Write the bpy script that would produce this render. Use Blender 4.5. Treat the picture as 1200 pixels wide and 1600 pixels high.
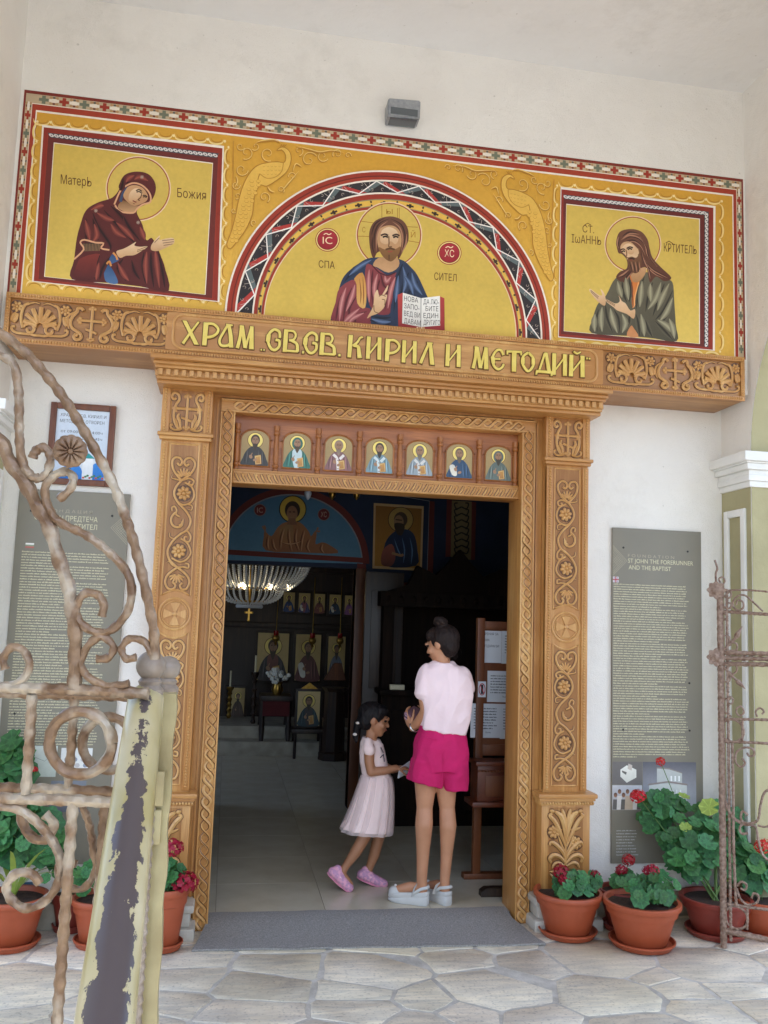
import bpy, bmesh, math, random
from math import sin, cos, pi, radians, sqrt, atan2, hypot
from mathutils import Vector, Matrix, Euler
import numpy as np

for o in list(bpy.data.objects):
    bpy.data.objects.remove(o, do_unlink=True)
SC = bpy.context.scene
COL = SC.collection
rnd = random.Random(7)

# ---------------------------------------------------------------- camera
CAM = Vector((-0.80016, -5.10761, 1.61202))
FPX = 1400.0                                   # focal length in photo pixels (photo 1200 x 1600)
ROT = Matrix(((0.98476844, -0.05327785, -0.16550706),
              (-0.17057081, -0.11144569, -0.97902271),
              (0.03371518, 0.99234134, -0.11883584)))
cd = bpy.data.cameras.new('camera')
cd.sensor_fit = 'VERTICAL'; cd.sensor_height = 36.0; cd.lens = FPX / 1600 * 36
cd.clip_start = 0.02; cd.clip_end = 2000
cam = bpy.data.objects.new('camera', cd); COL.objects.link(cam)
cam.matrix_world = Matrix.Translation(CAM) @ ROT.to_4x4()
SC.camera = cam

# ---------------------------------------------------------------- sky, sun, exposure
SUN_EL, SUN_AZ = radians(72), radians(176)       # azimuth clockwise from +y; the sun stands behind the camera, almost straight
w = bpy.data.worlds.new('World'); SC.world = w; w.use_nodes = True
nt = w.node_tree
sky = nt.nodes.new('ShaderNodeTexSky'); sky.sky_type = 'NISHITA'; sky.sun_disc = False
sky.sun_elevation = SUN_EL; sky.sun_rotation = SUN_AZ; sky.air_density = 1.0; sky.dust_density = 2.0
bg = nt.nodes['Background']; bg.inputs['Strength'].default_value = 0.15
nt.links.new(sky.outputs[0], bg.inputs['Color'])
sd = bpy.data.lights.new('sun', 'SUN'); sd.energy = 3.6; sd.angle = radians(0.5); sd.color = (1.0, 0.97, 0.93)
sun = bpy.data.objects.new('sun', sd); COL.objects.link(sun)
sdir = Vector((sin(SUN_AZ) * cos(SUN_EL), cos(SUN_AZ) * cos(SUN_EL), sin(SUN_EL)))
sun.rotation_euler = sdir.to_track_quat('Z', 'Y').to_euler()
sun.location = (0, -8, 12)
vs = SC.view_settings
vs.view_transform = 'Standard'; vs.look = 'None'; vs.gamma = 1.0; vs.use_curve_mapping = False
vs.exposure = 1.98
SC.cycles.use_denoising = True
SC.cycles.max_bounces = 10; SC.cycles.diffuse_bounces = 6; SC.cycles.glossy_bounces = 4; SC.cycles.transparent_max_bounces = 12
SC.cycles.sample_clamp_indirect = 8.0

# ---------------------------------------------------------------- pixel -> world (a pixel gives a direction, the plane gives the distance)
def ray(px, py):
    return ROT @ Vector(((px - 600) / FPX, -(py - 800) / FPX, -1.0))
def onY(px, py, y):
    d = ray(px, py); return CAM + d * ((y - CAM.y) / d.y)
def onZ(px, py, z=0.0):
    d = ray(px, py); return CAM + d * ((z - CAM.z) / d.z)
def at_depth(px, py, s):
    return CAM + ray(px, py) * s

# ---------------------------------------------------------------- colour and materials
def lin(c):
    return tuple(v / 12.92 if v <= 0.04045 else ((v + 0.055) / 1.055) ** 2.4 for v in c)
def hx(h):
    h = h.lstrip('#'); return lin(tuple(int(h[i:i + 2], 16) / 255 for i in (0, 2, 4)))
MATS = {}
def mat(name, col, rough=0.6, var=0.0, scale=8.0, bump=0.0, bscale=60.0, metal=0.0, col2=None, stretch=(1, 1, 1), spec=0.5,
        rand=0.0, detail=4.0, sss=0.0, bdist=0.01, emit=None, estr=0.0, contrast=0.5):
    """Principled material; base colour mixed by noise between col and col2, plus fine bump."""
    m = bpy.data.materials.new(name); m.use_nodes = True; MATS[name] = m
    n = m.node_tree.nodes; l = m.node_tree.links
    b = n['Principled BSDF']
    b.inputs['Roughness'].default_value = rough; b.inputs['Metallic'].default_value = metal
    b.inputs['Specular IOR Level'].default_value = spec
    c1 = Vector(col); c2 = Vector(col2) if col2 is not None else c1 * (1 - var)
    b.inputs['Base Color'].default_value = (*c1, 1)
    tc = n.new('ShaderNodeTexCoord'); mp = n.new('ShaderNodeMapping'); mp.inputs['Scale'].default_value = stretch
    l.new(tc.outputs['Object'], mp.inputs['Vector'])
    csock = None
    if var > 0 or col2 is not None:
        nz = n.new('ShaderNodeTexNoise'); nz.inputs['Scale'].default_value = scale; nz.inputs['Detail'].default_value = detail
        l.new(mp.outputs[0], nz.inputs['Vector'])
        rp = n.new('ShaderNodeValToRGB')
        rp.color_ramp.elements[0].position = 0.5 - contrast / 2; rp.color_ramp.elements[0].color = (*c1, 1)
        rp.color_ramp.elements[1].position = 0.5 + contrast / 2; rp.color_ramp.elements[1].color = (*c2, 1)
        l.new(nz.outputs[0], rp.inputs[0]); csock = rp.outputs[0]
        l.new(csock, b.inputs['Base Color'])
    if rand > 0:
        oi = n.new('ShaderNodeObjectInfo'); hs = n.new('ShaderNodeHueSaturation')
        mr = n.new('ShaderNodeMapRange'); mr.inputs['To Min'].default_value = 1 - rand; mr.inputs['To Max'].default_value = 1 + rand
        l.new(oi.outputs['Random'], mr.inputs[0]); l.new(mr.outputs[0], hs.inputs['Value'])
        mr2 = n.new('ShaderNodeMapRange'); mr2.inputs['To Min'].default_value = 0.5 - rand * 0.06; mr2.inputs['To Max'].default_value = 0.5 + rand * 0.06
        ml = n.new('ShaderNodeMath'); ml.operation = 'FRACT'; mm = n.new('ShaderNodeMath'); mm.operation = 'MULTIPLY'; mm.inputs[1].default_value = 7.31
        l.new(oi.outputs['Random'], mm.inputs[0]); l.new(mm.outputs[0], ml.inputs[0]); l.new(ml.outputs[0], mr2.inputs[0]); l.new(mr2.outputs[0], hs.inputs['Hue'])
        if csock: l.new(csock, hs.inputs['Color'])
        else: hs.inputs['Color'].default_value = (*c1, 1)
        l.new(hs.outputs[0], b.inputs['Base Color'])
    if bump > 0:
        nb = n.new('ShaderNodeTexNoise'); nb.inputs['Scale'].default_value = bscale; nb.inputs['Detail'].default_value = 5
        l.new(mp.outputs[0], nb.inputs['Vector'])
        bp = n.new('ShaderNodeBump'); bp.inputs['Strength'].default_value = bump; bp.inputs['Distance'].default_value = bdist
        l.new(nb.outputs[0], bp.inputs['Height']); l.new(bp.outputs[0], b.inputs['Normal'])
    if sss > 0:
        b.inputs['Subsurface Weight'].default_value = sss; b.inputs['Subsurface Radius'].default_value = (0.01, 0.004, 0.002)
    if emit is not None:
        b.inputs['Emission Color'].default_value = (*emit, 1); b.inputs['Emission Strength'].default_value = estr
    return m

def wood(name, c1, c2, axis='z', rough=0.38, knots=0.35, rand=0.0):
    """Oiled wood: long grain streaks, fine pores and a few dark knots."""
    m = bpy.data.materials.new(name); m.use_nodes = True; MATS[name] = m
    n = m.node_tree.nodes; l = m.node_tree.links; b = n['Principled BSDF']
    b.inputs['Roughness'].default_value = rough
    tc = n.new('ShaderNodeTexCoord'); mp = n.new('ShaderNodeMapping')
    s = {'x': (0.06, 1, 1), 'y': (1, 0.06, 1), 'z': (1, 1, 0.06)}[axis]
    mp.inputs['Scale'].default_value = s
    l.new(tc.outputs['Object'], mp.inputs['Vector'])
    n1 = n.new('ShaderNodeTexNoise'); n1.inputs['Scale'].default_value = 16; n1.inputs['Detail'].default_value = 6; n1.inputs['Distortion'].default_value = 0.8
    n2 = n.new('ShaderNodeTexNoise'); n2.inputs['Scale'].default_value = 190; n2.inputs['Detail'].default_value = 3
    n3 = n.new('ShaderNodeTexNoise'); n3.inputs['Scale'].default_value = 2.2; n3.inputs['Detail'].default_value = 2
    for q in (n1, n2): l.new(mp.outputs[0], q.inputs['Vector'])
    l.new(tc.outputs['Object'], n3.inputs['Vector'])
    mx = n.new('ShaderNodeMath'); mx.operation = 'MULTIPLY_ADD'; mx.inputs[1].default_value = 0.35
    l.new(n2.outputs[0], mx.inputs[0]); l.new(n1.outputs[0], mx.inputs[2])
    mx2 = n.new('ShaderNodeMath'); mx2.operation = 'MULTIPLY_ADD'; mx2.inputs[1].default_value = 0.62
    l.new(n3.outputs[0], mx2.inputs[0]); l.new(mx.outputs[0], mx2.inputs[2])
    rp = n.new('ShaderNodeValToRGB'); e = rp.color_ramp.elements
    e[0].position = 0.62; e[0].color = (*c1, 1); e[1].position = 1.24; e[1].color = (*c2, 1)
    l.new(mx2.outputs[0], rp.inputs[0])
    # knots: small dark spots
    vo = n.new('ShaderNodeTexVoronoi'); vo.inputs['Scale'].default_value = 4.5
    mp2 = n.new('ShaderNodeMapping'); s2 = {'x': (0.5, 1, 1), 'y': (1, .5, 1), 'z': (1, 1, 0.5)}[axis]; mp2.inputs['Scale'].default_value = s2
    l.new(tc.outputs['Object'], mp2.inputs['Vector']); l.new(mp2.outputs[0], vo.inputs['Vector'])
    kr = n.new('ShaderNodeValToRGB'); k = kr.color_ramp.elements
    k[0].position = 0.0; k[0].color = (1, 1, 1, 1); k[1].position = 0.055; k[1].color = (0, 0, 0, 1)
    l.new(vo.outputs['Distance'], kr.inputs[0])
    km = n.new('ShaderNodeMath'); km.operation = 'MULTIPLY'; km.inputs[1].default_value = knots * 2
    l.new(kr.outputs[0], km.inputs[0])
    mix = n.new('ShaderNodeMix'); mix.data_type = 'RGBA'
    l.new(km.outputs[0], mix.inputs['Factor']); l.new(rp.outputs[0], mix.inputs['A']); mix.inputs['B'].default_value = (*(Vector(c2) * 0.35), 1)
    out = mix.outputs['Result']
    if rand:
        oi = n.new('ShaderNodeObjectInfo'); hs = n.new('ShaderNodeHueSaturation'); mr = n.new('ShaderNodeMapRange')
        mr.inputs['To Min'].default_value = 1 - rand; mr.inputs['To Max'].default_value = 1 + rand
        l.new(oi.outputs['Random'], mr.inputs[0]); l.new(mr.outputs[0], hs.inputs['Value']); l.new(out, hs.inputs['Color']); out = hs.outputs[0]
    l.new(out, b.inputs['Base Color'])
    bp = n.new('ShaderNodeBump'); bp.inputs['Strength'].default_value = 0.15; bp.inputs['Distance'].default_value = 0.002
    l.new(mx.outputs[0], bp.inputs['Height']); l.new(bp.outputs[0], b.inputs['Normal'])
    return m

def paint_mat(name, rough=0.7):
    """Reads the painted colours of a flat picture from the mesh's colour layer."""
    m = bpy.data.materials.new(name); m.use_nodes = True; MATS[name] = m
    n = m.node_tree.nodes; l = m.node_tree.links; b = n['Principled BSDF']
    at = n.new('ShaderNodeVertexColor'); at.layer_name = 'Col'
    nz = n.new('ShaderNodeTexNoise'); nz.inputs['Scale'].default_value = 45; nz.inputs['Detail'].default_value = 6
    n2 = n.new('ShaderNodeTexNoise'); n2.inputs['Scale'].default_value = 5; n2.inputs['Detail'].default_value = 3
    tc = n.new('ShaderNodeTexCoord'); l.new(tc.outputs['Object'], nz.inputs['Vector']); l.new(tc.outputs['Object'], n2.inputs['Vector'])
    ad = n.new('ShaderNodeMath'); ad.operation = 'ADD'; l.new(nz.outputs[0], ad.inputs[0]); l.new(n2.outputs[0], ad.inputs[1])
    mr = n.new('ShaderNodeMapRange'); mr.inputs['From Min'].default_value = 0.6; mr.inputs['From Max'].default_value = 1.4
    mr.inputs['To Min'].default_value = 0.92; mr.inputs['To Max'].default_value = 1.1
    l.new(ad.outputs[0], mr.inputs[0])
    hs = n.new('ShaderNodeHueSaturation'); l.new(at.outputs[0], hs.inputs['Color']); l.new(mr.outputs[0], hs.inputs['Value'])
    l.new(hs.outputs[0], b.inputs['Base Color'])
    b.inputs['Roughness'].default_value = rough
    bp = n.new('ShaderNodeBump'); bp.inputs['Strength'].default_value = 0.15; bp.inputs['Distance'].default_value = 0.004
    nb = n.new('ShaderNodeTexNoise'); nb.inputs['Scale'].default_value = 160; l.new(tc.outputs['Object'], nb.inputs['Vector'])
    l.new(nb.outputs[0], bp.inputs['Height']); l.new(bp.outputs[0], b.inputs['Normal'])
    return m

# ---------------------------------------------------------------- objects
ORG = {}
def tag(o, label=None, cat=None, group=None, kind=None):
    if label: o['label'] = label
    if cat: o['category'] = cat
    if group: o['group'] = group
    if kind: o['kind'] = kind
    return o
def thing(name, label, cat, loc=(0, 0, 0), group=None):
    o = bpy.data.objects.new(name, None); COL.objects.link(o); o.location = loc; o.empty_display_size = 0.1
    ORG[o.name] = Vector(loc)
    return tag(o, label, cat, group)
def mesh_obj(name, me, m, parent=None, loc=(0, 0, 0), rot=None, scale=None):
    """Link a mesh; loc is relative to the parent."""
    o = bpy.data.objects.new(name, me); COL.objects.link(o)
    if m is not None and not me.materials: me.materials.append(MATS[m] if isinstance(m, str) else m)
    o.location = loc
    if rot is not None: o.rotation_euler = rot
    if scale is not None: o.scale = scale if hasattr(scale, '__len__') else (scale,) * 3
    if parent is not None:
        o.parent = parent
    ORG[o.name] = (ORG[parent.name] if parent else Vector((0, 0, 0))) + Vector(loc)
    return o

class MB:
    """Collects shapes in world coordinates; build() links them as one mesh object under parent."""
    def __init__(s): s.v = []; s.f = []; s.c = []; s.mi = []; s.cur = 0
    def add(s, vs, fs, col=None):
        k = len(s.v); s.v += [tuple(p) for p in vs]
        for f in fs: s.f.append([k + i for i in f]); s.mi.append(s.cur)
        if col is not None: s.c += col
        return s
    def box(s, x0, x1, y0, y1, z0, z1, bev=0.0):
        if bev <= 0:
            vs = [(x, y, z) for x in (x0, x1) for y in (y0, y1) for z in (z0, z1)]
            fs = [(0, 1, 3, 2), (4, 6, 7, 5), (0, 4, 5, 1), (2, 3, 7, 6), (0, 2, 6, 4), (1, 5, 7, 3)]
            return s.add(vs, fs)
        bm = bmesh.new(); bmesh.ops.create_cube(bm, size=1)
        for v in bm.verts: v.co = Vector((x0 + (v.co.x + .5) * (x1 - x0), y0 + (v.co.y + .5) * (y1 - y0), z0 + (v.co.z + .5) * (z1 - z0)))
        bmesh.ops.bevel(bm, geom=bm.edges[:], offset=bev, segments=2, affect='EDGES', profile=0.6)
        return s.bm(bm)
    def bm(s, bm, M=None):
        bm.verts.index_update()
        s.add([(M @ v.co if M else v.co) for v in bm.verts], [[v.index for v in f.verts] for f in bm.faces]); bm.free(); return s
    def prism(s, poly, y0, y1, fn=None):
        """poly in (x, z); front face at y0, back at y1."""
        a = sum(poly[i][0] * poly[(i + 1) % len(poly)][1] - poly[(i + 1) % len(poly)][0] * poly[i][1] for i in range(len(poly)))
        if a < 0: poly = poly[::-1]
        n = len(poly)
        vs = [(p[0], y0, p[1]) for p in poly] + [(p[0], y1, p[1]) for p in poly]
        fs = [list(range(n)), list(range(2 * n - 1, n - 1, -1))] + [(i, n + i, n + (i + 1) % n, (i + 1) % n) for i in range(n)]
        return s.add(vs, fs)
    def slab(s, poly, z0, z1):
        """poly in (x, y); between z0 (bottom) and z1 (top)."""
        a = sum(poly[i][0] * poly[(i + 1) % len(poly)][1] - poly[(i + 1) % len(poly)][0] * poly[i][1] for i in range(len(poly)))
        if a < 0: poly = poly[::-1]
        n = len(poly)
        vs = [(p[0], p[1], z1) for p in poly] + [(p[0], p[1], z0) for p in poly]
        fs = [list(range(n)), list(range(2 * n - 1, n - 1, -1))] + [(i, n + i, n + (i + 1) % n, (i + 1) % n) for i in range(n)]
        return s.add(vs, fs)
    def tube(s, pts, r, n=8, cap=True, flat=None, twist=0.0, up=None):
        """r scalar or list; flat=(a,b) scales the section's two axes."""
        pts = [Vector(p) for p in pts]; m = len(pts); rs = r if hasattr(r, '__len__') else [r] * m
        k = len(s.v); prev = None; A, B = flat or (1, 1)
        for i, p in enumerate(pts):
            t = (pts[min(i + 1, m - 1)] - pts[max(i - 1, 0)])
            t = t.normalized() if t.length > 1e-9 else Vector((0, 0, 1))
            if prev is None:
                u0 = Vector(up) if up else (Vector((0, -1, 0)) if abs(t.y) < 0.9 else Vector((1, 0, 0)))
                u = (u0 - t * u0.dot(t)).normalized()
            else:
                u = (prev - t * prev.dot(t)); u = u.normalized() if u.length > 1e-6 else Vector((1, 0, 0))
            prev = u; v = t.cross(u)
            for j in range(n):
                a = 2 * pi * j / n + twist * i
                s.v.append(tuple(p + (u * cos(a) * A + v * sin(a) * B) * rs[i]))
        for i in range(m - 1):
            for j in range(n):
                s.f.append([k + i * n + j, k + i * n + (j + 1) % n, k + (i + 1) * n + (j + 1) % n, k + (i + 1) * n + j]); s.mi.append(s.cur)
        if cap:
            s.f.append([k + j for j in range(n)][::-1]); s.f.append([k + (m - 1) * n + j for j in range(n)]); s.mi += [s.cur] * 2
        return s
    def lathe(s, prof, c, n=24, axis='z', ripple=None):
        """prof: (r, h) pairs from bottom to top about centre c."""
        k = len(s.v); c = Vector(c)
        for r, h in prof:
            for j in range(n):
                a = 2 * pi * j / n; rr = r * (1 + (ripple(a, h) if ripple else 0))
                p = {'z': (rr * cos(a), rr * sin(a), h), 'y': (rr * cos(a), -h, rr * sin(a)), 'x': (h, rr * cos(a), rr * sin(a))}[axis]
                s.v.append(tuple(c + Vector(p)))
        m = len(prof)
        for i in range(m - 1):
            for j in range(n):
                s.f.append([k + i * n + j, k + i * n + (j + 1) % n, k + (i + 1) * n + (j + 1) % n, k + (i + 1) * n + j]); s.mi.append(s.cur)
        s.f.append([k + j for j in range(n)][::-1]); s.f.append([k + (m - 1) * n + j for j in range(n)]); s.mi += [s.cur] * 2
        return s
    def ell(s, c, r, n=10, m=7, M=None):
        k = len(s.v); c = Vector(c); r = r if hasattr(r, '__len__') else (r,) * 3
        for i in range(m + 1):
            t = pi * i / m
            for j in range(n):
                a = 2 * pi * j / n
                p = Vector((r[0] * sin(t) * cos(a), r[1] * sin(t) * sin(a), r[2] * cos(t)))
                s.v.append(tuple(c + (M @ p if M else p)))
        for i in range(m):
            for j in range(n):
                s.f.append([k + i * n + j, k + (i + 1) * n + j, k + (i + 1) * n + (j + 1) % n, k + i * n + (j + 1) % n]); s.mi.append(s.cur)
        return s
    def loft(s, rings, cap=True, closed=True):
        k = len(s.v); n = len(rings[0])
        for r in rings: s.v += [tuple(p) for p in r]
        for i in range(len(rings) - 1):
            for j in range(n if closed else n - 1):
                s.f.append([k + i * n + j, k + i * n + (j + 1) % n, k + (i + 1) * n + (j + 1) % n, k + (i + 1) * n + j]); s.mi.append(s.cur)
        if cap:
            s.f.append([k + j for j in range(n)][::-1]); s.f.append([k + (len(rings) - 1) * n + j for j in range(n)]); s.mi += [s.cur] * 2
        return s
    def mesh(s, name, org=Vector((0, 0, 0)), smooth=True, ang=40):
        me = bpy.data.meshes.new(name)
        me.from_pydata([tuple(Vector(p) - org) for p in s.v], [], s.f)
        if s.c:
            ca = me.color_attributes.new('Col', 'FLOAT_COLOR', 'POINT')
            flat = np.ones((len(s.v), 4), dtype=np.float32); flat[:, :3] = np.array(s.c, dtype=np.float32)
            ca.data.foreach_set('color', flat.ravel())
        bm = bmesh.new(); bm.from_mesh(me)
        if not s.c: bmesh.ops.recalc_face_normals(bm, faces=bm.faces[:])
        bm.to_mesh(me); bm.free()
        if smooth:
            me.polygons.foreach_set('use_smooth', [True] * len(me.polygons))
            me.set_sharp_from_angle(angle=radians(ang))
        if any(s.mi): me.polygons.foreach_set('material_index', s.mi)
        me.update(); return me
    def build(s, name, m, parent=None, smooth=True, ang=40, loc=None):
        """Parts are stored relative to their parent's origin; a top-level mesh may get its own origin loc."""
        if parent is not None: org = ORG[parent.name]
        else: org = Vector(loc) if loc is not None else Vector((0, 0, 0))
        me = s.mesh(name, org, smooth, ang)
        ms = m if isinstance(m, (list, tuple)) else [m]
        for q in ms: me.materials.append(MATS[q] if isinstance(q, str) else q)
        o = mesh_obj(name, me, None, parent, (0, 0, 0))
        if parent is None: o.location = org; ORG[o.name] = Vector(org)
        return o

def crom(pts, n=6, closed=False):
    """Catmull-Rom through points of any dimension."""
    pts = [np.array(p, dtype=float) for p in pts]; m = len(pts); out = []
    rng = range(m) if closed else range(m - 1)
    for i in rng:
        if closed: a, b, c, d = pts[(i - 1) % m], pts[i], pts[(i + 1) % m], pts[(i + 2) % m]
        else: a, b, c, d = pts[max(i - 1, 0)], pts[i], pts[i + 1], pts[min(i + 2, m - 1)]
        for k in range(n):
            t = k / n
            out.append(0.5 * ((2 * b) + (-a + c) * t + (2 * a - 5 * b + 4 * c - d) * t * t + (-a + 3 * b - 3 * c + d) * t ** 3))
    if not closed: out.append(pts[-1])
    return [tuple(p) for p in out]
def lerp(a, b, t): return tuple(x + (y - x) * t for x, y in zip(a, b))
def spiral(cx, cy, r0, r1, a0, a1, n=18):
    return [(cx + (r0 + (r1 - r0) * i / n) * cos(a0 + (a1 - a0) * i / n), cy + (r0 + (r1 - r0) * i / n) * sin(a0 + (a1 - a0) * i / n)) for i in range(n + 1)]

_txt = {}
def text2d(s):
    """Glyph outlines of a line of text as flat mesh data: (verts2d, faces, width); cap height about 0.7."""
    if s not in _txt:
        c = bpy.data.curves.new('t', 'FONT'); c.body = s; c.size = 1.0; c.resolution_u = 3; c.fill_mode = 'FRONT'
        o = bpy.data.objects.new('t', c); COL.objects.link(o)
        dg = bpy.context.evaluated_depsgraph_get(); me = bpy.data.meshes.new_from_object(o.evaluated_get(dg))
        vs = [(v.co.x, v.co.y) for v in me.vertices]; fs = [list(p.vertices) for p in me.polygons]
        bpy.data.objects.remove(o); bpy.data.curves.remove(c); bpy.data.meshes.remove(me)
        x0 = min((v[0] for v in vs), default=0); x1 = max((v[0] for v in vs), default=0)
        _txt[s] = ([(v[0] - x0, v[1]) for v in vs], fs, x1 - x0)
    return _txt[s]

class Art:
    """A flat painted picture. Shapes are given in 2-D (fn maps (u, v, lift) to the world); each sits a hair above those it covers."""
    def __init__(s, fn, step=0.00006): s.fn = fn; s.sh = []; s.mb = MB(); s.step = step; s.k = 0
    def _lift(s, pts):
        x = [p[0] for p in pts]; y = [p[1] for p in pts]; bb = (min(x), max(x), min(y), max(y)); L = 0
        for b, l in s.sh:
            if l >= L and b[0] < bb[1] and b[1] > bb[0] and b[2] < bb[3] and b[3] > bb[2]: L = l + 1
        s.sh.append((bb, L)); return L * s.step
    def mesh2(s, pts, faces, col, col2=None):
        L = s._lift(pts); ys = [p[1] for p in pts]; y0, y1 = min(ys), max(ys)
        cs = [lerp(col, col2, (p[1] - y0) / max(y1 - y0, 1e-9)) if col2 else col for p in pts]
        s.mb.add([s.fn(p[0], p[1], L) for p in pts], faces, cs)
    def poly(s, pts, col, col2=None, smooth=0):
        if smooth: pts = crom(pts, smooth, True)
        s.mesh2(pts, [list(range(len(pts)))], col, col2)
    def ell(s, cx, cy, rx, ry, col, col2=None, rot=0.0, n=28):
        s.poly([(cx + rx * cos(t) * cos(rot) - ry * sin(t) * sin(rot), cy + rx * cos(t) * sin(rot) + ry * sin(t) * cos(rot)) for t in [2 * pi * i / n for i in range(n)]], col, col2)
    def line(s, pts, w0, col, w1=None, smooth=0, closed=False, taper=False):
        if smooth: pts = crom(pts, smooth, closed)
        if closed: pts = list(pts) + [pts[0]]
        m = len(pts); L = []; R = []
        for i, p in enumerate(pts):
            a = pts[max(i - 1, 0)]; b = pts[min(i + 1, m - 1)]
            if closed and i in (0, m - 1): a = pts[-2]; b = pts[1]
            dx, dy = b[0] - a[0], b[1] - a[1]; d = hypot(dx, dy) or 1
            t = i / (m - 1); ww = w0 + ((w1 if w1 is not None else w0) - w0) * t
            if taper: ww *= max(0.12, sin(pi * min(max(t, 0.03), 0.97)))
            L.append((p[0] - dy / d * ww / 2, p[1] + dx / d * ww / 2)); R.append((p[0] + dy / d * ww / 2, p[1] - dx / d * ww / 2))
        s.mesh2(L + R, [(i, i + 1, m + i + 1, m + i) for i in range(m - 1)], col)
    def ring(s, cx, cy, rx, ry, w, col, a0=0, a1=2 * pi, n=48):
        pts = [(cx + rx * cos(a0 + (a1 - a0) * i / n), cy + ry * sin(a0 + (a1 - a0) * i / n)) for i in range(n + 1)]
        s.line(pts[:-1] if abs(a1 - a0 - 2 * pi) < 1e-6 else pts, w, col, closed=abs(a1 - a0 - 2 * pi) < 1e-6)
    def text(s, t, x, y, h, col, slope=0.0, down=True, sx=1.0, width=None, shear=0.0):
        vs, fs, wd = text2d(t); k = h / 0.7; kx = k * sx if width is None else width / max(wd, 1e-6)
        if not vs: return
        s.mesh2([(x + v[0] * kx + v[1] * k * shear, y + (-(v[1] * k) if down else v[1] * k) + slope * v[0] * kx) for v in vs], fs, col)
    def build(s, name, m, parent): return s.mb.build(name, m, parent, smooth=False)

# ================================================================ materials
mat('stucco_white', hx('ebe7de'), 0.9, col2=hx('e4dfd6'), scale=3, bump=0.5, bscale=150, bdist=0.007)
mat('stucco_ceiling', hx('e8e6e2'), 0.9, col2=hx('e0deda'), scale=2, bump=0.2, bscale=120, bdist=0.004)
mat('stucco_sage', hx('b0a882'), 0.9, col2=hx('a29a74'), scale=4, bump=0.35, bscale=170, bdist=0.004)
mat('trim_white', hx('ecebe6'), 0.7, col2=hx('e0dfda'), scale=6, bump=0.1, bscale=120)
WC1, WC2 = hx('d6a663'), hx('b07a40')
wood('oak_outline', hx('7a4e22'), hx('5a3614'), 'z', knots=0.0)  # dark tone for lines round the carving, relief shade put into colour
wood('oak_upright', WC1, WC2, 'z'); wood('oak_long', WC1, WC2, 'x'); wood('oak_carved', hx('dcb272'), hx('bd8b50'), 'z', knots=0.05)
wood('oak_ground', hx('bd8a50'), hx('92602e'), 'z', knots=0.1); wood('oak_ground_long', hx('c08e52'), hx('966430'), 'x', knots=0.1)
wood('mahogany', hx('c07a42'), hx('8e5226'), 'x', knots=0.1); wood('mahogany_upright', hx('c68248'), hx('905626'), 'z', knots=0.3)
wood('dark_wood', hx('46301f'), hx('24160d'), 'z', rough=0.45, knots=0.1)
wood('ebony', hx('2c1e15'), hx('170f0a'), 'z', rough=0.8, knots=0.0)
MATS['ebony'].node_tree.nodes['Principled BSDF'].inputs['Specular IOR Level'].default_value = 0.15; wood('brown_wood', hx('8a5028'), hx('5e3216'), 'z', rough=0.45, knots=0.2)
mat('gold_letter', hx('e6cf6c'), 0.45, col2=hx('d8bd54'), scale=20, bump=0.08, bscale=90)
mat('letter_edge', hx('6b4a1c'), 0.6, var=0.2)
mat('marble', hx('cfc8bb'), 0.5, col2=hx('a59c8c'), scale=9, bump=0.1, bscale=40)
mat('skirting_stone', hx('b9b09c'), 0.8, col2=hx('8f8674'), scale=7, bump=0.3, bscale=50)
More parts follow.
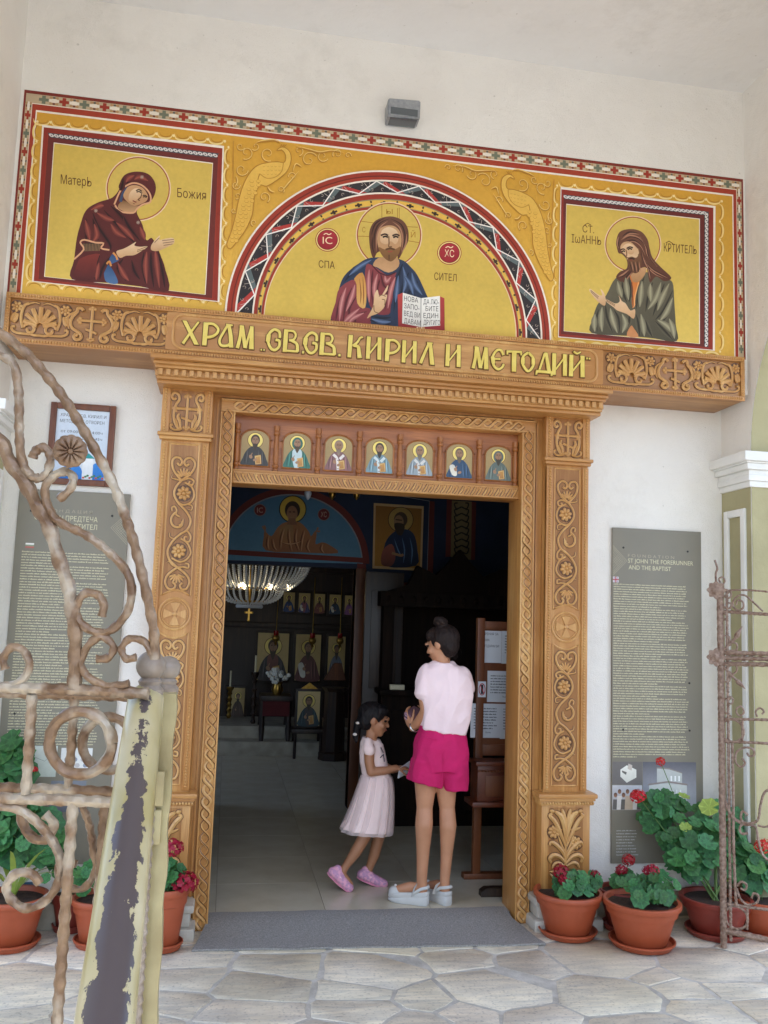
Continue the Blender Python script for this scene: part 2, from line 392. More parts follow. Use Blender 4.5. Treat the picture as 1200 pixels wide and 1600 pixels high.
def flag_mat():
    m = mat('flagstone', hx('ece2cc'), 0.7, col2=hx('cabfaa'), scale=3.4, rand=0.12, detail=9, contrast=0.55)
    n = m.node_tree.nodes; l = m.node_tree.links; b = n['Principled BSDF']; src = b.inputs['Base Color'].links[0].from_socket
    tc = n.new('ShaderNodeTexCoord'); mp = n.new('ShaderNodeMapping'); mp.inputs['Rotation'].default_value = (0, 0, .5); mp.inputs['Scale'].default_value = (1.2, 6, 1); l.new(tc.outputs['Object'], mp.inputs[0])
    def noise(sc, vec, d=6, dist=0.0):
        q = n.new('ShaderNodeTexNoise'); q.inputs['Scale'].default_value = sc; q.inputs['Detail'].default_value = d; q.inputs['Distortion'].default_value = dist; l.new(vec, q.inputs['Vector']); return q.outputs[0]
    def ramp(v, p0, c0, p1, c1):
        r = n.new('ShaderNodeValToRGB'); e = r.color_ramp.elements; e[0].position = p0; e[0].color = (*c0, 1); e[1].position = p1; e[1].color = (*c1, 1); l.new(v, r.inputs[0]); return r.outputs[0]
    def mix(f, a, c, bt='MULTIPLY'):
        q = n.new('ShaderNodeMix'); q.data_type = 'RGBA'; q.blend_type = bt; q.inputs['Factor'].default_value = 1.0
        if not isinstance(f, float): l.new(f, q.inputs['Factor'])
        else: q.inputs['Factor'].default_value = f
        l.new(a, q.inputs['A']); l.new(c, q.inputs['B']); return q.outputs['Result']
    st = noise(3.0, mp.outputs[0], 8, 1.2); c = mix(.85, src, ramp(st, .36, (.72, .73, .76), .66, (1.08, 1.05, 1.0)))
    sp = noise(70, tc.outputs['Object'], 3); c = mix(.8, c, ramp(sp, .30, (.6, .6, .62), .44, (1, 1, 1)))
    bl = noise(1.1, tc.outputs['Object'], 2); q = n.new('ShaderNodeRGB'); q.outputs[0].default_value = (*hx('cdbd98'), 1); c = mix(ramp(bl, .5, (0, 0, 0), .7, (.6, .6, .6)), c, q.outputs[0], 'MIX')
    l.new(c, b.inputs['Base Color'])
    bp = n.new('ShaderNodeBump'); bp.inputs['Strength'].default_value = .7; bp.inputs['Distance'].default_value = .006
    ad = n.new('ShaderNodeMath'); ad.operation = 'MULTIPLY_ADD'; ad.inputs[1].default_value = .4; l.new(noise(40, tc.outputs['Object'], 6), ad.inputs[0]); l.new(noise(7, mp.outputs[0], 8, .8), ad.inputs[2]); l.new(ad.outputs[0], bp.inputs['Height']); l.new(bp.outputs[0], b.inputs['Normal'])
flag_mat()
mat('mortar', hx('ccc6ba'), 0.9, col2=hx('aaa498'), scale=14, contrast=.35, bump=0.4, bscale=90)
mat('concrete', hx('868584'), 0.9, col2=hx('787776'), scale=0.8, bump=0.2, bscale=20)
mat('floor_tile', hx('cdc4ae'), 0.26, col2=hx('bdb39c'), scale=5, bump=0.02, bscale=20)
mat('tile_joint', hx('7f7868'), 0.8, var=0.2)
mat('doormat_felt', hx('a09c96'), 0.98, col2=hx('726f6b'), scale=140, bump=0.7, bscale=300, bdist=0.004, detail=2)
mat('lamp_metal', hx('a3a5a6'), 0.5, col2=hx('888b8e'), scale=60, metal=0.2, bump=0.1, bscale=200)
mat('lamp_glass', hx('5b6062'), 0.12)
mat('shadow_gap', hx('2a2420'), 0.9)
def weathered(nm, dark, amount):
    """old plaster: faint grey stains of their own shape, and broad trowel waves"""
    t = MATS[nm].node_tree; n = t.nodes; l = t.links; b = n['Principled BSDF']; src = b.inputs['Base Color'].links[0].from_socket; tc = n.new('ShaderNodeTexCoord')
    q = n.new('ShaderNodeTexNoise'); q.inputs['Scale'].default_value = 1.7; q.inputs['Detail'].default_value = 9; q.inputs['Roughness'].default_value = .68; l.new(tc.outputs['Object'], q.inputs['Vector'])
    r = n.new('ShaderNodeValToRGB'); r.color_ramp.elements[0].position = .52; r.color_ramp.elements[0].color = (0, 0, 0, 1); r.color_ramp.elements[1].position = .78; r.color_ramp.elements[1].color = (amount,) * 3 + (1,); l.new(q.outputs[0], r.inputs[0])
    sp = n.new('ShaderNodeTexNoise'); sp.inputs['Scale'].default_value = 38; sp.inputs['Detail'].default_value = 2; l.new(tc.outputs['Object'], sp.inputs['Vector'])
    r2 = n.new('ShaderNodeValToRGB'); r2.color_ramp.elements[0].position = .73; r2.color_ramp.elements[0].color = (0, 0, 0, 1); r2.color_ramp.elements[1].position = .77; r2.color_ramp.elements[1].color = (.55,) * 3 + (1,); l.new(sp.outputs[0], r2.inputs[0])
    mxf = n.new('ShaderNodeMath'); mxf.operation = 'MAXIMUM'; l.new(r.outputs[0], mxf.inputs[0]); l.new(r2.outputs[0], mxf.inputs[1])
    mx = n.new('ShaderNodeMix'); mx.data_type = 'RGBA'; l.new(mxf.outputs[0], mx.inputs['Factor']); l.new(src, mx.inputs['A']); mx.inputs['B'].default_value = (*dark, 1); l.new(mx.outputs['Result'], b.inputs['Base Color'])
    bp = n.new('ShaderNodeBump'); bp.inputs['Strength'].default_value = .35; bp.inputs['Distance'].default_value = .03; w_ = n.new('ShaderNodeTexNoise'); w_.inputs['Scale'].default_value = 7; w_.inputs['Detail'].default_value = 3; l.new(tc.outputs['Object'], w_.inputs['Vector']); l.new(w_.outputs[0], bp.inputs['Height'])
    old = b.inputs['Normal'].links[0].from_node; l.new(bp.outputs[0], old.inputs['Normal'])
weathered('stucco_white', hx('b8b2a6'), .45); weathered('stucco_ceiling', hx('bab5ac'), .5); weathered('stucco_sage', hx('8c8566'), .5)
paint_mat('fresco_paint', 0.75); paint_mat('icon_paint', 0.45); paint_mat('print_paint', 0.5)
mat('plaster_dark', hx('55504a'), 0.9, col2=hx('46423d'), scale=3)

ZG = -0.04                      # porch paving; the church floor is z = 0
XL, XR = -2.05, 2.2             # side walls of the porch
YM = -0.295                     # face of the upper wall with the painting

# ================================================================ ground and paving
g = MB(); g.slab([(-150, -250), (150, -250), (150, -0.02), (-150, -0.02)], -0.5, ZG - 0.03)
tag(g.build('ground', 'concrete', smooth=False), kind='structure')
pv = MB(); pv.slab([(XL - 0.5, -4.75), (XR + 0.5, -4.75), (XR + 0.5, -0.03), (XL - 0.5, -0.03)], ZG - 0.028, ZG - 0.0022)
pave = tag(pv.build('pavement', 'mortar', smooth=False), kind='structure')

def clip(poly, ax, ay, bx, by, wt=0.0):
    """keep the side of poly nearer to a than to b"""
    dx, dy = bx - ax, by - ay; t0 = 0.5 + wt / (dx * dx + dy * dy); mx, my = ax + dx * t0, ay + dy * t0; out = []
    for i in range(len(poly)):
        p, q = poly[i], poly[(i + 1) % len(poly)]
        sp = (p[0] - mx) * dx + (p[1] - my) * dy; sq = (q[0] - mx) * dx + (q[1] - my) * dy
        if sp <= 0: out.append(p)
        if sp * sq < 0:
            t = sp / (sp - sq); out.append((p[0] + (q[0] - p[0]) * t, p[1] + (q[1] - p[1]) * t))
    return out
R2 = random.Random(21)
seeds = []
for tries in range(6000):
    p = (R2.uniform(XL - 0.4, XR + 0.4), R2.uniform(-4.6, -0.05))
    wv = R2.uniform(0, 1) ** 2; ds = 0.18
    if all(hypot((p[0] - q[0]) * 0.75, (p[1] - q[1])) > ds + 0.13 * (wv + q[2]) for q in seeds): seeds.append((p[0], p[1], wv))
def flag(poly, i):
    c = (sum(p[0] for p in poly) / len(poly), sum(p[1] for p in poly) / len(poly))
    pts = []
    for k in range(len(poly)):                       # inset for the joint, cut corners, wander along the edges
        p, q = poly[k], poly[(k + 1) % len(poly)]
        L = hypot(q[0] - p[0], q[1] - p[1])
        if L < 0.03: continue
        ts = [0.04] + [t / max(2, int(L / 0.09)) for t in range(1, max(2, int(L / 0.09)))] + [0.96]
        for t in sorted(set(min(max(t, .04), .96) for t in ts)):
            x = p[0] + (q[0] - p[0]) * t; y = p[1] + (q[1] - p[1]) * t
            d = hypot(c[0] - x, c[1] - y) or 1; ins = R2.uniform(0.004, 0.018)
            pts.append((x + (c[0] - x) / d * ins, y + (c[1] - y) / d * ins))
    if len(pts) < 4: return
    n = len(pts); tz = R2.uniform(-0.002, 0.0025); tilt = (R2.uniform(-.006, .006), R2.uniform(-.006, .006))
    def top(x, y, dz): return (x, y, ZG + tz + dz + (x - c[0]) * tilt[0] + (y - c[1]) * tilt[1])
    m = MB()
    r0 = [(x, y, ZG - 0.02) for x, y in pts]; r1 = [top(x, y, -0.003) for x, y in pts]
    r2 = [top(x + (c[0] - x) * 0.02, y + (c[1] - y) * 0.02, 0.0005) for x, y in pts]
    k = len(m.v); m.v += r0 + r1 + r2
    for a in (0, 1):
        for j in range(n): m.f.append([a * n + j, a * n + (j + 1) % n, (a + 1) * n + (j + 1) % n, (a + 1) * n + j]); m.mi.append(0)
    m.f.append([2 * n + j for j in range(n)]); m.mi.append(0)
    m.build('flagstone', 'flagstone', pave, ang=50)
for i, s in enumerate(seeds):
    poly = [(XL - 0.45, -4.7), (XR + 0.45, -4.7), (XR + 0.45, -0.03), (XL - 0.45, -0.03)]
    for j, q in enumerate(seeds):
        if j != i and hypot(s[0] - q[0], s[1] - q[1]) < 1.6: poly = clip(poly, s[0], s[1], q[0], q[1], (s[2] - q[2]) * 0.05)
        if len(poly) < 3: break
    if len(poly) >= 3: flag(poly, i)

# ================================================================ the church: porch walls, ceiling, side arches
church = thing('church', 'white stucco church porch with arched side openings around the carved portal', 'church', (0, 0, ZG))
b = MB()
b.box(XL - 0.4, -0.93, 0, 0.12, ZG - 0.02, 3.02); b.box(0.97, XR + 0.4, 0, 0.12, ZG - 0.02, 3.02); b.box(-0.93, 0.97, 0, 0.12, 2.8, 3.02)
b.build('porch_wall', 'stucco_white', church, smooth=False)
b = MB(); b.box(XL - 0.4, XR + 0.4, YM, 0.12, 3.02, 5.0); b.build('upper_wall', 'stucco_white', church, smooth=False)
b = MB(); b.box(XL - 0.6, XR + 0.6, -5.8, 0.12, 4.955, 5.35); b.build('porch_ceiling', 'stucco_ceiling', church, smooth=False)  # front stretch, out of view, lengthened to shade gate and handrail
ZS, Y0A, Y1A = 2.66, -0.315, -3.0                        # springing line and ends of the side arches
def side_wall(x0, x1, s):
    r = (Y0A - Y1A) / 2; yc = (Y0A + Y1A) / 2
    arc = [(yc + r * cos(a), ZS + r * sin(a) * 0.95) for a in [pi * i / 32 for i in range(33)]]
    poly = [(0.0, ZG - 0.02), (Y0A, ZG - 0.02)] + arc + [(Y1A, ZG - 0.02), (-5.8, ZG - 0.02), (-5.8, 4.96), (0.0, 4.96)]
    n = len(poly); m = MB()
    m.add([(x0, p[0], p[1]) for p in poly] + [(x1, p[0], p[1]) for p in poly],
          [list(range(n)), list(range(2 * n - 1, n - 1, -1))] + [(i, n + i, n + (i + 1) % n, (i + 1) % n) for i in range(n)])
    m.build('side_wall', 'stucco_white', church, smooth=False)
    m = MB(); k = 0.004                                    # painted lining of the arch
    ins = [(Y0A - k, ZG)] + [(yc + (r - k) * cos(a), ZS + (r - k) * sin(a) * 0.95) for a in [pi * i / 32 for i in range(33)]] + [(Y1A + k, ZG)]
    n = len(ins); xa, xb = min(x0, x1) + 0.002, max(x0, x1) - 0.002
    m.add([(xa, p[0], p[1]) for p in ins] + [(xb, p[0], p[1]) for p in ins], [(i, n + i, n + i + 1, i + 1) for i in range(n - 1)])
    m.build('arch_lining', 'stucco_sage', church)
    xi = x0                                                # inner face of the wall
    m = MB(); m.box(min(xi, xi - s * 0.003), max(xi, xi - s * 0.003), Y0A + 0.001, -0.002, ZG, ZS - 0.14)
    m.build('pier_face', 'stucco_sage', church, smooth=False)
    m = MB()                                               # moulded capital, wrapped round the pier
    for (d, za, zb) in ((0.018, -0.20, -0.165), (0.032, -0.165, -0.13), (0.026, -0.13, -0.10), (0.05, -0.10, -0.065), (0.062, -0.065, -0.055), (0.085, -0.055, 0.0)):
        xs = sorted((xi - s * d, xi + s * 0.42)); m.box(xs[0], xs[1], Y0A - d, 0.0, ZS + za, ZS + zb, 0.005)
    m.build('capital', 'trim_white', church)
    for kind in (0, 1):                                    # white moulded panels on the pier
        m = MB(); za, zb, wd = 0.35, ZS - 0.32, 0.045
        if kind == 0:
            a, c = -0.27, -0.045; X = sorted((xi - s * 0.02, xi - s * 0.002))
            for q0, q1, z0, z1 in ((a, a + wd, za, zb), (c - wd, c, za, zb), (a + wd, c - wd, zb - wd, zb), (a + wd, c - wd, za, za + wd)): m.box(X[0], X[1], q0, q1, z0, z1, 0.006)
        else:
            p, q = sorted((xi + s * 0.12, xi + s * 0.38))
            for q0, q1, z0, z1 in ((p, p + wd, za, zb), (q - wd, q, za, zb), (p + wd, q - wd, zb - wd, zb), (p + wd, q - wd, za, za + wd)): m.box(q0, q1, Y0A - 0.022, Y0A - 0.002, z0, z1, 0.006)
        m.build('moulding', 'trim_white', church)
side_wall(XR, XR + 0.42, 1); side_wall(XL, XL - 0.42, -1)
for x0, x1 in ((XL, -1.25), (1.29, XR)):
    m = MB(); m.box(x0, x1, -0.035, -0.001, ZG - 0.01, 0.09, 0.006); m.build('skirting', 'skirting_stone', church)

# floodlight over the painting
fl = thing('floodlight', 'small grey metal floodlight on the white wall above the painting', 'floodlight', (0.033, YM, 4.5))
m = MB(); m.prism([(-0.06, 4.545), (0.126, 4.555), (0.126, 4.445), (-0.06, 4.435)], YM - 0.11, YM - 0.0005)
bm = bmesh.new(); me = m.mesh('t'); bm.from_mesh(me); bmesh.ops.bevel(bm, geom=bm.edges[:], offset=0.006, segments=2, affect='EDGES'); m = MB(); m.bm(bm)
m.build('housing', 'lamp_metal', fl)
m = MB(); m.box(-0.045, 0.111, YM - 0.1125, YM - 0.1085, 4.452, 4.492); m.box(-0.045, 0.111, YM - 0.1, YM - 0.02, 4.4335, 4.4375); m.build('lens', 'lamp_glass', fl, smooth=False)

# ================================================================ the carved portal
XC = 0.02
portal = thing('carved_portal', 'honey coloured carved oak portal with gold lettered sign framing the church door', 'portal', (XC, -0.1, ZG))
def beads(m, p0, p1, r, step, ry=None, n=6, mm=4):
    p0, p1 = Vector(p0), Vector(p1); L = (p1 - p0).length; k = max(1, int(L / step)); d = (p1 - p0).normalized()
    for i in range(k):
        c = p0 + (p1 - p0) * ((i + 0.5) / k); e = L / k * 0.46
        rr = (e if abs(d.x) > .5 else r, r if ry is None else ry, e if abs(d.z) > .5 else r)
        m.ell(c, rr, n, mm)
def relief(m, pts, r, y, smooth=5, taper=False, sq=1.1, n=6):
    """half-sunk rounded carving line on the plane y; pts in (x, z)"""
    p = crom(pts, smooth) if smooth else pts; k = len(p)
    rs = [r * (1 - 0.55 * abs(2 * i / (k - 1) - 1) ** 2 if taper is True else (1 - 0.6 * i / (k - 1) if taper == 'end' else 1)) for i in range(k)]
    m.tube([(a[0], y - r * 0.35, a[1]) for a in p], rs, n, flat=(sq, 1))
    if r > 0.0045: OUTLINE.tube([(a[0], y - 0.0004, a[1]) for a in p], [q + 0.0042 for q in rs], 6, flat=(0.0022 / r, 1))
OUTLINE = MB()  # dark stain ribbons round each stroke; their colour deepens the relief's shade
def rosette(m, x, z, r, y, petals=8):
    OUTLINE.lathe([(r * 1.14, -0.002), (r * 1.14, 0.0018)], (x, y, z), 16, 'y')
    for i in range(petals):
        a = 2 * pi * i / petals + 0.2
        M = Matrix.Rotation(-a, 3, 'Y'); m.ell((x + cos(a) * r * 0.62, y, z + sin(a) * r * 0.62), (r * 0.40, r * 0.30, r * 0.27), 8, 6, M)
    m.ell((x, y, z), (r * 0.3, r * 0.4, r * 0.3), 8, 6)
def palmette(m, x, z, r, y, n=7, a0=0.35, a1=pi - 0.35, flip=1):
    for i in range(n):
        a = a0 + (a1 - a0) * i / (n - 1); L = r * (0.8 + 0.2 * sin(a))
        relief(m, [(x + cos(a) * r * .15, z + flip * sin(a) * r * .15), (x + cos(a) * L * .6, z + flip * sin(a) * L * .6), (x + cos(a) * L, z + flip * sin(a) * L)], r * 0.13, y, 3, taper=False)
def cross3(m, x, z, h, y, r):
    """three-barred cross with trefoil ends"""
    relief(m, [(x, z - h * .5), (x, z + h * .5)], r, y, 0); relief(m, [(x - h * .36, z + h * .1), (x + h * .36, z + h * .1)], r, y, 0)
    relief(m, [(x - h * .17, z - h * .18), (x + h * .17, z - h * .3)], r * .9, y, 0)
    for ex, ez, dx, dz in ((0, .5, 0, 1), (0, -.5, 0, -1), (.36, .1, 1, 0), (-.36, .1, -1, 0)):
        px_, pz_ = x + ex * h, z + ez * h
        for ox, oz in ((dx * .05, dz * .05), (dz * .07, dx * .07), (-dz * .07, -dx * .07)):
            m.ell((px_ + ox * h, y, pz_ + oz * h), (h * .062, r * .9, h * .062), 8, 6)
def scroll(x, z, s, k, pts): return [(x + s * u * k, z + v * k) for u, v in pts]

YP = -0.16
def panel_ornament(m, x, ztop, s, y, mirror=False):
    """heart, flowers and S scroll traced from the photographed panel; 0.00099 m a unit"""
    U = 0.00099
    def q(pts, close=False):
        o = []
        for zx, zy in pts:
            u = (zx - (257 - (zy - 550) * 0.0767)) * U; v = -(zy - 480) * U
            o.append((x + s * u, ztop + v))
        return o
    R = 0.0072
    relief(m, q([(245, 612), (205, 560), (197, 510), (215, 485), (242, 490), (250, 512), (238, 528), (224, 516)]), R, y)
    relief(m, q([(245, 612), (300, 565), (320, 515), (300, 485), (273, 490), (262, 510), (272, 528), (288, 518)]), R, y)
    c = q([(256, 592)])[0]; palmette(m, c[0], c[1], 0.048, y, 7)
    relief(m, q([(245, 612), (285, 598), (311, 610), (303, 632), (284, 628), (290, 614)]), R * .85, y)
    relief(m, q([(245, 612), (212, 606), (192, 600), (196, 582)]), R * .8, y, taper='end')
    relief(m, q([(245, 612), (214, 650), (204, 692), (225, 735), (270, 785), (290, 832), (270, 882), (230, 910), (190, 950), (164, 1000), (174, 1052), (215, 1090)]), R, y)
    for zx, zy in ((256, 682), (223, 1000)):
        c = q([(zx, zy)])[0]; rosette(m, c[0], c[1], 0.04, y)
    relief(m, q([(262, 622), (300, 645), (312, 690), (292, 730), (250, 746), (222, 730)]), R * .85, y)
    relief(m, q([(236, 932), (272, 958), (287, 1008), (262, 1046), (225, 1058), (185, 1040)]), R * .85, y)
    relief(m, q([(268, 740), (298, 748), (296, 772), (276, 768)]), R * .8, y, taper='end')
    relief(m, q([(232, 812), (212, 800), (216, 776), (205, 757), (190, 765), (192, 782)]), R * .8, y)
    c = q([(228, 840)])[0]
    relief(m, [(c[0] + s * a, c[1] - bb) for a, bb in [(p[0] * U, p[1] * U) for p in spiral(0, 0, 54, 14, -1.9, -1.9 - 4.6)]], R, y, 2)
    relief(m, q([(228, 862), (246, 846), (250, 822)]), R * 1.2, y, taper='end')
    relief(m, q([(268, 884), (288, 915), (282, 944), (258, 944), (256, 922), (270, 920)]), R * .85, y)
    relief(m, q([(204, 936), (178, 925), (176, 902)]), R * .8, y, taper='end')
    relief(m, q([(215, 1090), (165, 1128), (148, 1170), (163, 1205), (190, 1207), (202, 1186), (188, 1170)]), R, y)
    relief(m, q([(215, 1090), (262, 1128), (277, 1165), (262, 1202), (238, 1207), (226, 1188), (240, 1172)]), R, y)
    c = q([(212, 1115)])[0]; palmette(m, c[0], c[1] - 0.012, 0.048, y, 7, flip=-1)
    relief(m, q([(215, 1090), (188, 1078), (172, 1060), (158, 1064)]), R * .8, y, taper='end')
    relief(m, q([(215, 1090), (248, 1086), (272, 1090), (274, 1070), (258, 1066)]), R * .8, y)

def pilaster(s):
    global OUTLINE
    OUTLINE = MB()
    X0, X1 = XC + s * 0.972, XC + s * 1.228; xm = (X0 + X1) / 2; a, c = min(X0, X1), max(X0, X1)
    p = MB(); p.box(a, c, YP, -0.0005, 0.13, 2.86, 0.004)
    pil = p.build('pilaster', 'oak_upright', portal)
    # edge strips with bead rows
    m = MB()
    for (z0, z1, ww) in ((0.135, 0.612, 0.012), (0.69, 2.535, 0.0), (2.588, 2.85, 0.008)):
        for e in (a, c):
            d = 1 if e == a else -1
            x0 = e - d * ww; x1 = e + d * 0.036
            m.box(min(x0, x1), max(x0, x1), YP - 0.012, YP + 0.02, z0, z1, 0.003)
    m.build('edge_strip', 'oak_upright', pil)
    m = MB()
    for (z0, z1, ww) in ((0.145, 0.605, 0.012), (0.70, 2.53, 0.0), (2.595, 2.832, 0.008)):
        for e in (a, c):
            d = 1 if e == a else -1; beads(m, (e + d * 0.02 - d * ww, YP - 0.013, z0), (e + d * 0.02 - d * ww, YP - 0.013, z1), 0.0075, 0.0155)
    beads(m, (a - 0.005, YP - 0.024, 2.846), (c + 0.005, YP - 0.024, 2.846), 0.009, 0.0155)
    beads(m, (a - 0.03, YP - 0.056, 0.629), (c + 0.03, YP - 0.056, 0.629), 0.008, 0.0155)
    tag(m.build('bead_row', 'oak_carved', pil), kind='stuff')
    # mouldings
    m = MB()
    m.box(a - 0.008, c + 0.008, YP - 0.025, YP + 0.02, 2.834, 2.868, 0.003)
    m.build('cap_moulding', 'oak_long', pil); m = MB()
    m.box(a - 0.022, c + 0.022, YP - 0.035, YP + 0.02, 2.566, 2.586, 0.006); m.box(a - 0.012, c + 0.012, YP - 0.022, YP + 0.02, 2.546, 2.566, 0.005)
    m.build('ledge', 'oak_long', pil); m = MB()
    m.box(a - 0.045, c + 0.045, YP - 0.07, -0.001, 0.655, 0.68, 0.007); m.box(a - 0.036, c + 0.036, YP - 0.058, -0.001, 0.64, 0.655, 0.004); m.box(a - 0.028, c + 0.028, YP - 0.05, -0.001, 0.616, 0.64, 0.004)
    m.build('pedestal_ledge', 'oak_long', pil)
    m = MB(); m.box(a - 0.014, c + 0.014, YP - 0.03, -0.001, 0.135, 0.617, 0.004); m.build('pedestal', 'oak_upright', pil)
    # sunken panels with a raised rim
    mg = MB(); mr = MB(); mo = MB()
    w2 = 0.078
    def rim(z0, z1, top_curve, bot_curve):
        n = 12
        t = [(xm - w2 + 2 * w2 * i / n, z1 + (-0.03 * sin(pi * i / n) if top_curve else 0)) for i in range(n + 1)]
        bt = [(xm + w2 - 2 * w2 * i / n, z0 + (0.03 * sin(pi * i / n) if bot_curve else 0)) for i in range(n + 1)]
        pts = t + bt; pts.append(pts[0])
        mr.tube([(x, YP - 0.001, z) for x, z in pts], 0.0055, 6, cap=False)
        mg.prism(t + bt, YP - 0.0015, YP + 0.004)
    rim(1.70, 2.525, False, True); rim(0.715, 1.505, True, False)
    for zt_ in (2.455, 1.465): panel_ornament(mo, xm, zt_, s * -1 if s > 0 else 1, YP - 0.001); mo.build('scroll_carving', 'oak_carved', pil); mo = MB()
    # medallion
    zc = 1.603
    for rr, t in ((0.083, 0.0075), (0.068, 0.004)):
        mr.tube([(xm + rr * cos(q), YP - 0.001, zc + rr * sin(q)) for q in [2 * pi * i / 36 for i in range(37)]], t, 6, cap=False)
    for i in range(4):
        q = pi / 2 * i
        f = lambda u, v: (xm + u * cos(q) - v * sin(q), zc + u * sin(q) + v * cos(q))
        mo.prism([f(0.012, -0.006), f(0.058, -0.026), f(0.062, 0), f(0.058, 0.026), f(0.012, 0.006)], YP - 0.0075, YP + 0.002)
    mo.lathe([(0.012, 0), (0.012, 0.008), (0.006, 0.011)], (xm, YP, zc), 14, 'y')
    mo.build('medallion_cross', 'oak_carved', pil); mo = MB()
    # cap block: cross between scrolls and leaves
    yb = YP - 0.001
    cross3(mo, xm, 2.705, 0.175, yb, 0.0085)
    for t in (-1, 1):
        k = 0.001
        relief(mo, scroll(xm, 2.71, t, k, [(22, -100), (45, -95), (66, -55), (70, -5), (60, 35), (46, 60), (50, 88), (72, 98), (86, 80), (76, 62), (62, 70)]), 0.0085, yb)
        relief(mo, scroll(xm, 2.71, t, k, [(30, -95), (36, -60), (48, -35), (40, -15)]), 0.010, yb, taper=True)
        relief(mo, scroll(xm, 2.71, t, k, [(45, -98), (52, -65), (60, -45)]), 0.008, yb, taper='end')
        relief(mo, scroll(xm, 2.71, t, k, [(30, -105), (60, -108), (80, -98), (84, -82), (72, -80)]), 0.007, yb)
    mo.build('cap_carving', 'oak_carved', pil); mo = MB()
    # pedestal: a spray of leaves with two flowers
    yb = YP - 0.031; k = 0.00112
    L = lambda pts, r, tp=True: relief(mo, [(xm + (u - 265) * k, 0.60 + (335 - v) * k) for u, v in pts], r, yb, 4, taper=tp)
    L([(265, 640), (262, 560), (265, 480), (264, 420)], 0.009, 'end')
    for t in (-1, 1):
        S = lambda pts, r, tp=True: L([(265 + t * u, v) for u, v in pts], r, tp)
        S([(0, 500), (8, 430), (28, 375), (60, 352)], 0.017); S([(0, 470), (4, 420), (14, 370), (22, 340)], 0.013)
        S([(2, 520), (30, 455), (60, 400), (86, 372), (74, 362)], 0.013); S([(62, 352), (86, 348)], 0.011)
        S([(2, 580), (22, 540), (55, 508), (78, 500), (86, 515)], 0.012); S([(2, 600), (30, 570), (62, 560), (84, 575), (78, 596)], 0.013)
        S([(4, 615), (34, 598), (58, 602), (70, 622)], 0.010); S([(0, 560), (20, 520), (40, 470)], 0.007)
        S([(20, 440), (48, 440), (76, 428)], 0.008)
        S([(4, 648), (40, 640), (84, 640)], 0.008); S([(8, 700), (40, 690), (80, 650)], 0.010)
    rosette(mo, xm - 62 * k, 0.60 + (335 - 450) * k, 0.037, yb); rosette(mo, xm + 52 * k, 0.60 + (335 - 505) * k, 0.037, yb)
    mg.prism([(xm - 0.1, 0.15), (xm + 0.1, 0.15), (xm + 0.1, 0.602), (xm - 0.1, 0.602)], YP - 0.0315, YP - 0.025)
    mg.prism([(xm - 0.084, 2.60), (xm + 0.084, 2.60), (xm + 0.084, 2.825), (xm - 0.084, 2.825)], YP - 0.0015, YP + 0.004)
    mg.build('sunk_panel', 'oak_ground', pil); mr.build('panel_rim', 'oak_carved', pil); mo.build('spray_carving', 'oak_carved', pil); tag(OUTLINE.build('dark_outline', 'oak_outline', pil), kind='stuff'); OUTLINE = MB()
    # marble plinth
    m = MB()
    m.box(a - 0.07, c + 0.07, YP - 0.10, -0.002, ZG - 0.005, 0.02, 0.012); m.box(a - 0.045, c + 0.045, YP - 0.075, -0.002, 0.02, 0.09, 0.014); m.box(a - 0.062, c + 0.062, YP - 0.09, -0.002, 0.09, 0.13, 0.012)
    m.build('plinth', 'marble', portal)
for s in (-1, 1): pilaster(s)

# ---- door frame: backing boards, braided jambs and head, plain reveals
YJ = -0.11
xi, xo = 0.838, 0.918
fr = MB()
for s in (-1, 1):
    a, c = sorted((XC + s * xo, XC + s * 0.972)); fr.box(a, c, YJ + 0.02, -0.0005, ZG, 2.82, 0.002)
fr.box(XC - 0.972, XC + 0.972, YJ + 0.02, -0.0005, 2.8201, 2.86)
frame = fr.build('door_frame', 'oak_upright', portal)
for s in (-1, 1):
    m = MB(); a, c = sorted((XC + s * xi, XC + s * xo)); m.box(a, c, YJ, 0.125, ZG, 2.735, 0.003); m.build('jamb', 'oak_upright', frame)
    m = MB(); a, c = sorted((XC + s * 0.93, XC + s * 0.942)); m.box(a, c, YJ + 0.008, YJ + 0.03, ZG, 2.80, 0.002); m.build('jamb_strip', 'oak_upright', frame)
m = MB(); m.box(XC - xo, XC + xo, YJ + 0.0004, 0.1245, 2.7355, 2.812, 0.003); m.build('head_board', 'oak_long', frame)
def braid(m, g, p0, p1, wd, y, step):
    p0, p1 = Vector(p0), Vector(p1); L = (p1 - p0).length; d = (p1 - p0) / L; q = Vector((-d.z, 0, d.x)); k = max(1, round(L / step)); st = L / k; n = 10 * k
    for ph in (0, pi):
        pts = [p0 + d * (L * i / n) + q * (wd * sin(pi * (L * i / n) / st + ph)) + Vector((0, -0.0045 * cos(pi * (L * i / n) / st + ph), 0)) for i in range(n + 1)]
        m.tube(pts, 0.0092, 6, flat=(0.75, 1)); g.tube([p + Vector((0, 0.0035, 0)) for p in pts], 0.0135, 6, flat=(0.3, 1))
m = MB(); gq = MB()
for s in (-1, 1): braid(m, gq, (XC + s * (xi + xo) / 2, YJ - 0.001, ZG + 0.01), (XC + s * (xi + xo) / 2, YJ - 0.001, 2.745), 0.022, YJ, 0.062)
braid(m, gq, (XC - 0.845, YJ - 0.001, 2.774), (XC + 0.845, YJ - 0.001, 2.774), 0.022, YJ, 0.062)
m.build('braid_carving', 'oak_carved', frame); tag(gq.build('dark_outline', 'oak_outline', frame), kind='stuff')
m = MB()
